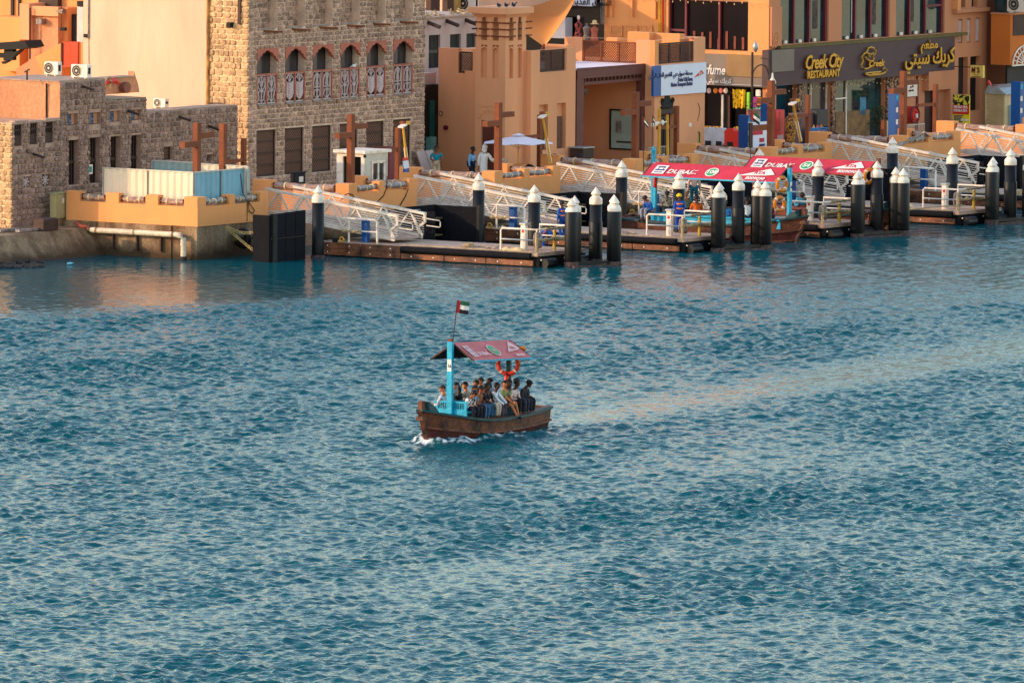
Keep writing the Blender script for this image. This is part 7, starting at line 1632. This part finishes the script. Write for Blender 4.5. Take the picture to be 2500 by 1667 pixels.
seatm('young man in a blue shirt and grey trousers leaning forward on boat 108', 1590, 24.2, mr-PI-.3, .95, skin=1, shirt=(16,84,170), trousers=(150,150,160), lean=.55, nod=.5, hl=(-.1,.36,.1), hr=(.1,.36,.1))
seatm('man in a khaki printed jacket seated with his back to the camera on boat 108', 1630, 24.9, .4, 1.0, skin=2, shirt=(170,150,120), trousers=(60,60,70), pat='print', lean=.1)
seatm('man in a green shirt and cap seated behind the worker on boat 108', 1676, 24.9, .3, 1.0, skin=1, shirt=(110,120,90), trousers=(60,60,70), hat=('cap',(150,110,70)))
seatm('man in an orange shirt seated with his back to the camera on boat 108', 1702, 24.3, .2, .9, skin=2, shirt=(230,100,10), trousers=(70,50,50), lean=.2, scale=1.05)
seatm('man in a white t-shirt seated with his back to the camera on boat 108', 1824, 24.4, .2, .85, skin=2, shirt=(236,232,226), trousers=(60,60,70), long=False, lean=.1, scale=1.15)
seatm('man in a light blue patterned shirt by the piles on boat 108', 1772, 24.6, .2, .75, skin=2, shirt=(60,140,200), trousers=(60,60,70), lean=.3)
seatm('passenger in maroon clothes behind the piles on boat 108', 1880, 24.6, .5, .85, skin=2, shirt=(100,40,60), trousers=(60,40,50))
shore('worker in a yellow helmet and blue and orange vest beside boat 108', 1664, 0, .58, -13.0+2.2, .3, pose='stand', skin=2, shirt=(20,84,180), trousers=(16,70,170), long=True, hat=('helmet',(240,190,20)), vest=(240,130,50), scale=.97)
shore('man in a pale pink shirt and teal jeans standing on the pontoon behind boat 108', 1699, 0, .95, -6.8, 0., pose='stand', skin=2, shirt=(214,170,150), trousers=(20,100,120), long=True, scale=1.02)
person('man in a light blue shirt bowing his head on the boat numbered 54', G(32.2, az(1958, 500, 32.2)[0], .80), VW, 'sit', skin=1, shirt=(60,170,206), trousers=(60,60,70), lean=.6, nod=.8, hair='bald', scale=1.1)
# ------------------------------------------------------------------ kiosk, umbrella, bins, lamps
KC = 3.4; ak, zk = cz(890, 369, KC); c2 = on(822, 366, 'a', ak)[1]; a2_ = cz(947, 366, KC)[0]
t = thing('kiosk', 'white ticket kiosk with dark glass beside the cross post', 'kiosk', ak, KC, GZ)
q = MB()
wall(q, AW(ak), KC+.003, c2, GZ, zk-.12, [(KC+.18, KC+1.10, 1.75, zk-.26)], .08); q.build('side_wall', M_WHITE, t, gp=True)
q = MB(); wall(q, CW(KC), ak+.003, a2_, GZ, zk-.12, [(ak+.55, ak+1.45, 1.75, zk-.55)], .08); q.build('front_wall', M_GALV, t, gp=True)
MB().box(ak+.09, KC+.09, GZ, a2_, c2, zk-.13).build('core', M_BLKG, t, gp=True)
MB().bbox(ak-.12, KC-.12, zk-.12, a2_+.12, c2+.12, zk+.0, .02).build('roof', M_WHITE, t, gp=True)
for u in (ak+.53, ak+.98, ak+1.42): MB().box(u, KC-.03, 1.6, u+.08, KC+.05, zk-.52).build('window_frame', M_WHITE, t, gp=True)
MB().box(ak+.5, KC-.03, zk-.56, ak+1.5, KC+.05, zk-.46).build('window_frame', M_WHITE, t, gp=True)
for u in (ak+.61, ak+1.06): MB().box(u, KC+.03, 1.75, u+.36, KC+.06, zk-.56).build('window_glass', M_TEALG, t, gp=True)
MB().ell((ak-.05, KC-.05, zk-.22), .07, .07, .07, 8, 6).build('camera_dome', M_BLK, t, gp=True); MB().cyl((ak-.02, KC+.62, 1.9), (ak-.02, KC+.62, 2.3), .02, n=6).build('door_handle', M_GALV, t, gp=True)
def simple(name, lab, cat, px0, px1, py0, py1, c, m, depth=.5, lid=None, bev=.02, grp=None):
    a0_, z1 = cz(px0, py0, c); a1_ = cz(px1, py0, c)[0]; z0 = min(GZ, cz(px0, py1, c)[1]); t = thing(name, lab, cat, a0_, c, GZ, group=grp)
    MB().bbox(a0_, c, GZ, a1_, c+depth, z1, bev).build('body', m, t, gp=True)
    if lid: MB().bbox(a0_-.03, c-.03, z1, a1_+.03, c+depth+.03, z1+.05, .01).build('lid', lid, t, gp=True)
    return t, a0_, a1_, z1
t, a0_, a1_, z1 = simple('trash_bin', 'black square litter bin with a white notice in front of the stone wall', 'bin', 720, 746, 424, 456, 8.6, M_BLK, .25, M_BLK)
MB().box(a0_+.3, 8.58, z1-.38, a0_+.6, 8.599, z1-.15).build('notice', M_WHITE, t, gp=True)
t, a0_, a1_, z1 = simple('drinks_cabinet', 'maroon cabinet with an orange emblem behind the white kiosk', 'cabinet', 950, 976, 361, 420, 7.4, M_MAROON, .8)
MB().box(a0_-.012, 7.45, 1.5, a0_-.001, 8.1, z1-.1).build('red_side', M_REDB, t, gp=True); MB().cyl((a0_-.02, 7.8, z1-.35), (a0_-.013, 7.8, z1-.35), .18, n=16).build('emblem', M_CORTEN, t, gp=True)
t = thing('concrete_slab', 'pair of grey concrete slabs leaning on the corner of the stone building', 'slab', 32.6, 10.4, GZ)
for i in range(2): MB().bar((31.6+i*.65, 10.0, GZ), (31.55+i*.65, 10.6, 2.5), .6, .06, up=(0, -1, .3)).build('slab', M_GREYW, t, gp=True)
# umbrella
ua, uc = 31.9, 5.6; ua = cz(1265, 400, uc)[0]; zu = cz(1265, 328, uc)[1]
t = thing('umbrella', 'open pale pink market umbrella beside the wind tower house', 'umbrella', ua, uc, GZ)
MB().cyl((ua, uc, GZ), (ua, uc, zu), .025, n=8).build('pole', M_YELP, t, gp=True); MB().lathe([(.25, 0), (.25, .06), (.05, .1), (.045, .4)], 16, (ua, uc, GZ), True).build('base', M_CONC, t, gp=True)
n = 8; R_ = 1.62; zr_ = cz(1265, 350, uc)[1]; q = MB(); v = [(ua, uc, zu-.04)]
for i in range(n):
    an = 2*PI*i/n+.2; v.append((ua+R_*math.cos(an), uc+R_*math.sin(an), zr_)); an2 = an+PI/n; v.append((ua+R_*.9*math.cos(an2), uc+R_*.9*math.sin(an2), zr_+.05))
q.add(v+[(a, b, c-.01) for a, b, c in v], [(0, i+1, (i+1) % 16+1) for i in range(16)]+[(17, 17+(i+1) % 16+1, 17+i+1) for i in range(16)]); q.build('canopy', M_UMB, t, gp=True)
q = MB(); v = [(ua, uc, zu+.05)]+[(ua+.32*math.cos(2*PI*i/8+.2), uc+.32*math.sin(2*PI*i/8+.2), zu-.05) for i in range(8)]; q.add(v, [(0, i+1, (i+1) % 8+1) for i in range(8)]); q.build('vent_cap', M_UMB, t, gp=True)
for i in range(n): an = 2*PI*i/n+.2; MB().bar((ua, uc, zr_-.25), (ua+R_*.5*math.cos(an), uc+R_*.5*math.sin(an), (zu+zr_)/2-.07), .015).build('rib', M_WHITE, t, gp=True)
for i, (px_, m_, lab) in enumerate(((1290, M_BLK, 'black rubbish bag beside the umbrella base'),)): r_ = gz(px_, 404, 1.7); lump('rubbish_bag', lab, 'bag', G(cz(1290, 395, 5.2)[0], 5.2, GZ+.45), (.35,.3,.3), m_)
simple('crate', 'tan crate below the rubbish bag', 'crate', 1276, 1300, 402, 430, 5.2, M_YEL, .5)
o = MB().bbox(-.1, -.1, 0, .1, .1, 1.25, .02).box(-.3, -.2, 1.25, .3, .2, 1.3).build('lectern', M_WHITE); o.location = G(cz(1214, 400, 6.)[0], 6., GZ); tag(o, 'slim white lectern in front of the man in the white robe', 'lectern')
# small building of folding fences
def fence(lab, px0, px1, py0, c):
    a0_, z1 = cz(px0, py0, c); a1_ = cz(px1, py0, c)[0]; t = thing('crowd_barrier', lab, 'barrier', a0_, c, GZ, group='grey steel crowd barriers')
    MB().box(a0_, c, z1-.04, a1_, c+.04, z1).build('top_rail', M_GALV, t, gp=True); MB().box(a0_, c, 1.5, a1_, c+.04, 1.54).build('bottom_rail', M_GALV, t, gp=True)
    n = max(4, int((a1_-a0_)/.13))
    for i in range(n+1): x = a0_+(a1_-a0_-.02)*i/n; MB().box(x, c+.01, 1.54, x+.02, c+.03, z1-.04).build('bar', M_GALV, t, gp=True)
fence('grey steel crowd barrier beside the umbrella crate', 1224, 1240, 391, 5.5); fence('grey steel crowd barrier in front of the carved door', 1583, 1628, 360, 5.5); fence('grey steel crowd barrier below the hose reel', 2215, 2258, 305, 7.5)
# yellow leaning lamps
def leaning(lab, p0, p1, c, fl=True, m=M_YELP):
    a0_, z0 = cz(*p0, c); a1_, z1 = cz(*p1, c); t = thing('lamp_pole', lab, 'lamp', a0_, c, z0, group='leaning yellow lamp poles')
    MB().cyl((a0_, c, z0), (a1_, c, z1), .06, .045, 8).build('pole', m, t, gp=True); MB().cyl((a0_+.03, c+.02, z0), ((a0_+a1_)/2+.02, c+.02, (z0+z1)/2), .075, n=8).build('lower_sleeve', M_WHITE, t, gp=True)
    if fl:
        MB().bar((a1_-.35, c-.12, z1-.12), (a1_-.02, c-.12, z1-.02), .26, .07).build('flood_lamp', M_WHITE, t, gp=True); MB().bar((a1_, c, z1), (a1_+.5, c, z1+.03), .14, .14).build('head', M_YELP, t, gp=True); MB().box(a1_-.08, c-.1, z1-.05, a1_+.1, c+.1, z1+.12).build('bracket', M_CORTEN, t, gp=True)
leaning('yellow leaning lamp pole at the right end of the stone building', (996, 418), (983, 303), 3.2)
leaning('yellow leaning lamp pole right of the umbrella', (1344, 398), (1324, 280), 3.2); leaning('yellow leaning lamp pole in front of the restaurant window', (1955, 345), (1935, 248), 3.2)
t = thing('notice_board', 'small blue and white board tied to the yellow leaning lamp pole', 'board', cz(998, 400, 3.1)[0], 3.1, 2.); h = hC(3.0, 992, 391, 1003, 412); MB().bar((h[0], 3.0, h[2]), (h[0]-.1, 3.0, h[3]), .35, .04, up=(0,1,0)).build('panel', M_LBLUE, t, gp=True); MB().box(h[0]-.2, 2.97, h[2]-.15, h[0]+.2, 3.03, h[2]).build('blue_foot', M_BLUE, t, gp=True); MB().box(h[0]-.28, 2.97, h[3]-.02, h[0]+.1, 3.03, h[3]+.1).build('red_top', M_REDP, t, gp=True)
# camera pole by the carved door
a_, z1 = cz(1610, 265, 4.); t = thing('camera_pole', 'yellow pole with a white surveillance camera in front of the carved door', 'camera pole', a_, 4., GZ)
MB().cyl((a_, 4., GZ), (a_, 4., z1), .07, n=8).build('pole', M_YELP, t, gp=True); zc_ = cz(1610, 300, 4.)[1]; MB().bar((a_-.75, 3.9, zc_-.08), (a_-.25, 3.9, zc_+.02), .12, .11).build('camera', M_WHITE, t, gp=True); MB().cyl((a_-.3, 3.95, zc_), (a_+.5, 3.95, zc_+.02), .03, n=8).build('arm', M_WHITE, t, gp=True); MB().ell((a_+.1, 3.9, zc_), .09, .09, .13, 8, 6).build('junction', M_WHITE, t, gp=True)
a_, z1 = cz(1629, 281, 4.2); t = thing('timber_pole', 'thin yellow timber pole beside the camera pole', 'pole', a_, 4.2, GZ); MB().bar((a_+.1, 4.2, GZ), (a_-.0, 4.2, z1), .09).build('pole', M_YELP, t, gp=True); MB().cyl((a_-.25, 4.2, GZ), (a_-.25, 4.2, z1-1.7), .04, n=8).build('white_tube', M_WHITE, t, gp=True)
# street lamp
a_, z1 = cz(1837, 128, 7.); t = thing('street_lamp', 'tall dark street lamp with a flower basket and a curved arm', 'street lamp', a_, 7., GZ)
MB().cyl((a_, 7., GZ), (a_, 7., z1), .055, n=8).build('pole', M_BWOOD, t, gp=True); MB().cyl((a_, 7., GZ), (a_, 7., 3.0), .11, n=10).build('lower_pole', M_BWOOD, t, gp=True)
MB().lathe([(.04, 0), (.12, .12), (.14, .3), (.05, .42), (.02, .5)], 10, (a_+.1, 6.9, z1-.0), True).build('lantern', M_GALV, t, gp=True)
zz = cz(1840, 190, 7.)[1]; q = MB(); q.tube([(a_+.02, 7., zz-.15)]+[(a_+.72-.70*math.cos(PI*k/12), 7.-.0, zz+.55*math.sin(PI*k/12)) for k in range(1, 10)]+[(a_+1.35, 7., zz+.1)], .03, 6); q.build('curved_arm', M_BWOOD, t, gp=True)
zb_ = cz(1837, 292, 7.)[1]; MB().lathe([(.28, 0), (.34, .42), (.36, .44), (.34, .46)], 14, (a_+.1, 6.9, zb_), False).build('basket', M_WRAP, t, gp=True)
q = MB(); 
for i in range(90): p = Vector((a_+.1+random.gauss(0, .22), 6.9+random.gauss(0, .2), zb_+.52+random.uniform(-.05, .25))); s_ = .05; d1 = Vector((random.uniform(-1,1), random.uniform(-1,1), random.uniform(-1,1)))*s_; d2 = Vector((random.uniform(-1,1), random.uniform(-1,1), random.uniform(-1,1)))*s_; q.m = 1 if i % 4 == 0 else 0; q.add([p, p+d1, p+d1+d2, p+d2], [(0,1,2,3)])
q.build('flowers', [M_PLANTG, M_PINK], t, gp=True)
# dome camera lantern hanging beside the restaurant sign
r_ = (cz(1886, 205, 7.)[0], cz(1886, 205, 7.)[1]); t = thing('dome_camera', 'white dome camera hanging in front of the restaurant board end', 'camera', r_[0], 7., r_[1]); MB().lathe([(.0, -.16), (.12, -.12), (.15, .0)], 12, (r_[0], 7., r_[1]-.02), True).build('dome', M_BLK, t, gp=True); MB().lathe([(.17, 0), (.15, .12), (.05, .28), (.03, .5)], 12, (r_[0], 7., r_[1]), True).build('housing', M_WHITE, t, gp=True); MB().tube([(r_[0], 7., r_[1]+.45), (r_[0]-.3, 7., r_[1]+1.1), (r_[0]-1.0, 7., r_[1]+1.2)], .02, 5).build('bracket', M_BWOOD, t, gp=True)
# blue totems with print
def totem(lab, px0, px1, py0, c, wdt=.9):
    a0_, z1 = cz(px0, py0, c); t = thing('totem_sign', lab, 'sign', a0_, c, GZ, group='royal blue information totems'); MB().box(a0_, c, GZ, a0_+.22, c+wdt, z1).build('body', M_BLUE, t, gp=True); MB().box(a0_+.22, c+.02, GZ, a0_+.5, c+wdt-.02, z1-.03).build('back_body', M_BLUE, t, gp=True)
    for i in range(3): MB().box(a0_+.03, c-.012, z1-.35-i*.55, a0_+.2, c-.001, z1-.12-i*.55).build('white_mark', M_WHITE if i else M_TURQ, t, gp=True)
    return t
totem('royal blue totem behind the poster stand of ferries', 1826, 1832, 282, 6.4, .5); totem('royal blue totem behind the cross post right of the ochre street lamp', 1873, 1880, 254, 5.5, .35); totem('royal blue totem beside the cross post under the restaurant board', 2187, 2195, 227, 6.5, .4); totem('royal blue totem at the right edge of the photo', 2491, 2500, 200, 5.5, .5)
h = hC(5.2, 1836, 300, 1873, 357); t = thing('poster_stand', 'white ferry poster with an orange and pink top stripe on a grey post', 'poster', h[0], 5.2, GZ); W = h[1]-h[0]
MB().box(h[0], 5.2, h[2]-.3, h[1], 5.3, h[3]).build('panel', M_LBLUE, t, gp=True); MB().box(h[0]+.01, 5.185, h[3]-.38, h[1]-.01, 5.199, h[3]-.12).build('orange_stripe', M_CORTEN, t, gp=True); MB().box(h[0]+.01, 5.185, h[3]-.56, h[0]+W*.7, 5.199, h[3]-.38).build('pink_stripe', M_RED, t, gp=True)
MB().prism([(h[0]+W*.45, h[3]-1.1), (h[0]+W*.8, h[3]-1.15), (h[0]+W*.86, h[3]-.98), (h[0]+W*.5, h[3]-.98)], lambda u, v, s: (u, 5.18+.019*s, v)).build('boat_print', M_NAVY, t, gp=True); MB().box(h[0]+W*.5, 5.18, h[3]-.9, h[0]+W*.8, 5.199, h[3]-.72).build('canopy_print', M_RED, t, gp=True)
MB().cyl((h[0]-.1, 5.2, GZ), (h[0]-.1, 5.2, h[3]-.0), .10, n=10).build('post', mat('dark_grey_post', (70,64,60), .5), t, gp=True); MB().cyl((h[0]-.1, 5.2, h[3]), (h[0]-.1, 5.2, h[3]+.03), .13, n=10).build('post_cap', M_WHITE, t, gp=True)
# drinks cabinet red with bottle
h = hC(8.5, 1894, 270, 1916, 345); t = thing('drinks_cabinet', 'tall red drinks cabinet with a bottle picture near the cross post', 'cabinet', h[0], 8.5, GZ)
MB().bbox(h[0], 8.5, GZ, h[1], 9.2, h[3], .02).build('case', mat('cola_red_paint', (206,30,44), .4, .05), t, gp=True); MB().box(h[0]-.02, 8.55, h[3]-.55, h[0]-.001, 9.15, h[3]-.1).build('white_panel', M_WHITE, t, gp=True); MB().box(h[0]-.02, 8.55, 1.5, h[0]-.001, 9.15, h[3]-.7).build('glass_side', M_BLKG, t, gp=True)
cu = (h[0]+h[1])/2; MB().prism([(cu-.07, 2.3), (cu+.07, 2.3), (cu+.07, 2.75), (cu+.03, 2.95), (cu+.03, 3.15), (cu-.03, 3.15), (cu-.03, 2.95), (cu-.07, 2.75)], lambda u, v, s: (u, 8.485+.014*s, v)).build('bottle_print', M_ROSE, t, gp=True); MB().box(cu-.25, 8.485, 1.75, cu+.25, 8.499, 2.1).build('logo_print', M_PALEP, t, gp=True)
h = hC(9.5, 1956, 278, 1994, 342); t = thing('fridge', 'pair of dull mauve cupboards under the restaurant board', 'cupboard', h[0], 9.5, GZ); MB().bbox(h[0], 9.5, GZ, (h[0]+h[1])/2-.01, 10.2, h[3]).build('door', mat('dull_mauve_paint', (120,84,80), .5), t, gp=True); MB().bbox((h[0]+h[1])/2+.01, 9.5, GZ, h[1], 10.2, h[3]).build('door', mat('dull_mauve_paint', (0,0,0)), t, gp=True)
h = hC(9.3, 1995, 270, 2022, 330); t = thing('cold_cabinet', 'dark slate freezer standing behind the blue ice cream chest', 'freezer', h[0], 9.3, GZ); MB().bbox(h[0], 9.3, GZ, h[1], 10, h[3]).build('case', mat('slate_paint', (64,62,72), .5), t, gp=True)
h = hC(8.6, 1993, 314, 2024, 340); t = thing('ice_cream_chest', 'blue ice cream chest with coloured cone pictures', 'chest', h[0], 8.6, GZ); MB().bbox(h[0], 8.6, GZ, h[1], 9.2, h[3]).build('case', mat('cyan_blue_paint', (20,120,180), .4), t, gp=True)
for i, m_ in enumerate((M_YELP, M_PINK, M_ORB)): u = h[0]+.25+i*.32; MB().prism([(u-.09, h[3]-.1), (u+.09, h[3]-.1), (u, h[3]-.45)], lambda a, b, s: (a, 8.585+.014*s, b)).build('cone_print', m_, t, gp=True); MB().cyl((u, 8.9, h[3]), (u, 8.9, h[3]+.16), .07, .01, 8).build('cone_topper', m_, t, gp=True)
h = hC(8., 1923, 298, 1937, 340); t = thing('spice_cone', 'tall mottled golden cone display beside the red cabinet', 'display', h[0], 8., GZ); MB().lathe([(.12, 0), (.2, .4), (.26, .9), (.25, 1.35), (.15, 1.45), (0, 1.47)], 14, ((h[0]+h[1])/2, 8., 1.5), True).build('cone', mat('mottled_gold', (190,130,50), .8, .4, 14, rgb2=(80,40,20), contrast=(.47,.53)), t, gp=True)
h = hC(8., 2024, 302, 2045, 340); t = thing('black_bicycle', 'dark bicycle frame leaning beside the shop pier', 'bicycle', h[0], 8., GZ); 
for i in (0, 1): MB().torus((h[0]+.35+i*.0, 8.+i*.9, 1.75), .33, .03, 'x', 20, 6).build('wheel', M_BLK, t, gp=True)
MB().tube([(h[0]+.35, 8., 1.75), (h[0]+.35, 8.3, 2.2), (h[0]+.35, 8.75, 2.2), (h[0]+.35, 8.9, 1.75)], .025, 6).tube([(h[0]+.35, 8.3, 2.2), (h[0]+.35, 8.45, 1.75), (h[0]+.35, 8.9, 1.75)], .02, 6).build('frame', M_BLK, t, gp=True); MB().bar((h[0]+.35, 8.25, 2.3), (h[0]+.35, 8.45, 2.3), .12, .05).build('saddle', M_BLK, t, gp=True); MB().bar((h[0]+.1, 8.8, 2.4), (h[0]+.6, 8.8, 2.4), .03).build('handlebar', M_BLK, t, gp=True)
# plant in white pot and game stand
r_ = (cz(2145, 330, 9.)[0], 9.); t = thing('potted_plant', 'green shrub in a wide white pot in front of the restaurant glass', 'plant', r_[0], r_[1], GZ)
MB().lathe([(.28, 0), (.42, .25), (.55, .42), (.57, .48), (.5, .48)], 16, (*r_, GZ), True).build('pot', M_WHITE, t, gp=True); q = MB()
for i in range(520):
    an = random.uniform(0, 2*PI); rr_ = random.uniform(0, .55)**.9; hh = random.uniform(.1, 1.15); rr_ *= (1-.35*hh); p = Vector((r_[0]+math.cos(an)*rr_, r_[1]+math.sin(an)*rr_, 1.8+hh)); d1 = Vector((random.uniform(-1,1), random.uniform(-1,1), random.uniform(.2,1)))*.09; d2 = d1.cross(Vector((random.uniform(-1,1), random.uniform(-1,1), 0))).normalized()*.035; q.add([p, p+d1*.5+d2, p+d1, p+d1*.5-d2], [(0,1,2,3)])
tag(q.build('leaves', M_PLANTG, t, gp=True), kind='stuff'); q = MB()
for i in range(7): q.tube([(*r_, 1.8), (r_[0]+random.uniform(-.3,.3), r_[1]+random.uniform(-.3,.3), 2.5)], .015, 5)
q.build('stems', M_BWOOD, t, gp=True)
h = hC(7.6, 2163, 297, 2171, 333); t = thing('lit_post', 'yellow post with a column of blue dots beside the plant', 'post', h[0], 7.6, GZ); MB().box(h[0]+.1, 7.6, GZ, h[1]+.12, 7.8, h[3]).build('panel', M_TAPE, t, gp=True); MB().box(h[0]-.12, 7.62, GZ, h[0]+.09, 7.8, h[3]+.05).build('side', M_CORTEN, t, gp=True)
for i in range(4): MB().cyl(((h[0]+h[1])/2+.11, 7.59, h[3]-.2-i*.24), ((h[0]+h[1])/2+.11, 7.60, h[3]-.2-i*.24), .06, n=10).build('dot', M_BLUE if i < 3 else M_REDP, t, gp=True)
# cables on terraces
def cable(lab, pts, r=.02, m=M_BLK): o = MB().tube(pts, r, 6).build('cable', m); o.location = G(0,0,0); o.rotation_euler = (0,0,TH); tag(o, lab, 'cable')
def cC(P__, c): return [(cz(x, y, c)[0], c, cz(x, y, c)[1]) for x, y in P__]
cable('black cable looping over the second terrace corner', cC([(832,490),(842,477),(850,473),(860,475),(872,494)], -.04))
cable('black cable hanging down the middle of the second terrace wall', cC([(945,430),(944,460),(937,478),(915,500)], -.04)); cable('black cable hanging at the right of the second terrace wall', cC([(985,461),(997,462),(990,480),(977,502)], -.04))
cable('dark cable coil hanging on the first terrace wall', cC([(587,425),(592,470),(602,490),(612,500),(622,515),(617,522),(608,515),(606,498),(610,490)], -.05))
cable('dark vertical cable at the right of the first terrace wall', cC([(604,493),(604,520),(603,541)], -.03), .012)
for i in range(4): cable(('uppermost', 'second', 'third', 'lowest')[i]+' dark cable strand draped over the terrace below the restaurant door', cC([(2186+i*2,358),(2200+i*3,348+i),(2225,346-i*2),(2250-i*3,330),(2256+i,325),(2262+i*3,334)], -.05-.02*i), .03, M_WRAPG)
cable('orange mooring rope sagging between the piles at the right', [(32.46+6., -12.4, 1.0), (40, -12.6, .8), (44, -13.2, .75), (50, -13.5, 1.1)], .025, M_CORTEN)
o = MB().tube([(31.6, -12.9, 1.0), (33.5, -13.2, .9), (35.5, -13.4, .95), (37.4, -13.6, .9)], .03, 6).build('mooring_rope', M_ROPE); o.location = G(0,0,0); o.rotation_euler = (0,0,TH); tag(o, 'pale mooring rope from the bow of boat 54', 'rope')
# pigeon / white gull on the fretted balustrade
p = on(864, 163, 'c', SC-.1); t = thing('gull', 'small white gull perched on the balustrade of the fourth arched window', 'gull', p[0], p[1], p[2]); MB().ell((p[0], p[1], p[2]+.03), .16, .07, .07, 8, 6).build('body', M_LETW, t, gp=True); MB().ell((p[0]+.16, p[1], p[2]+.09), .045, .04, .045, 7, 5).bar((p[0]-.15, p[1], p[2]+.02), (p[0]-.28, p[1], p[2]-.02), .05, .015).build('head_and_tail', M_LETW, t, gp=True)
# ------------------------------------------------------------------ turn lettering and skinned figures into plain meshes
bpy.context.view_layer.update()
dg = bpy.context.evaluated_depsgraph_get()
def bake(o):
    me = bpy.data.meshes.new_from_object(o.evaluated_get(dg)); return me
baked = [(o, bake(o)) for o in TEXTS+SKINNED]
for o, me in baked:
    if o.type == 'FONT':
        nm = o.name; o.name = 'old_text'; n = bpy.data.objects.new(nm.split('.')[0], me); COL.objects.link(n); n.parent = o.parent; n.matrix_local = o.matrix_local.copy()
        for k in ('label', 'group', 'kind'):
            if k in o: n[k] = o[k]
        if not me.materials: me.materials.append(o.data.materials[0])
        bpy.data.objects.remove(o)
    else:
        mt = o.data.materials[0] if o.data.materials else None
        o.modifiers.clear(); o.data = me
        if not me.materials and mt: me.materials.append(mt)
for o in bpy.data.objects:
    if '_base' in o: del o['_base']
scn.render.resolution_x = 1024; scn.render.resolution_y = 682
print('objects', len(bpy.data.objects), 'tris', sum(len(m.polygons)*2 for m in bpy.data.meshes))
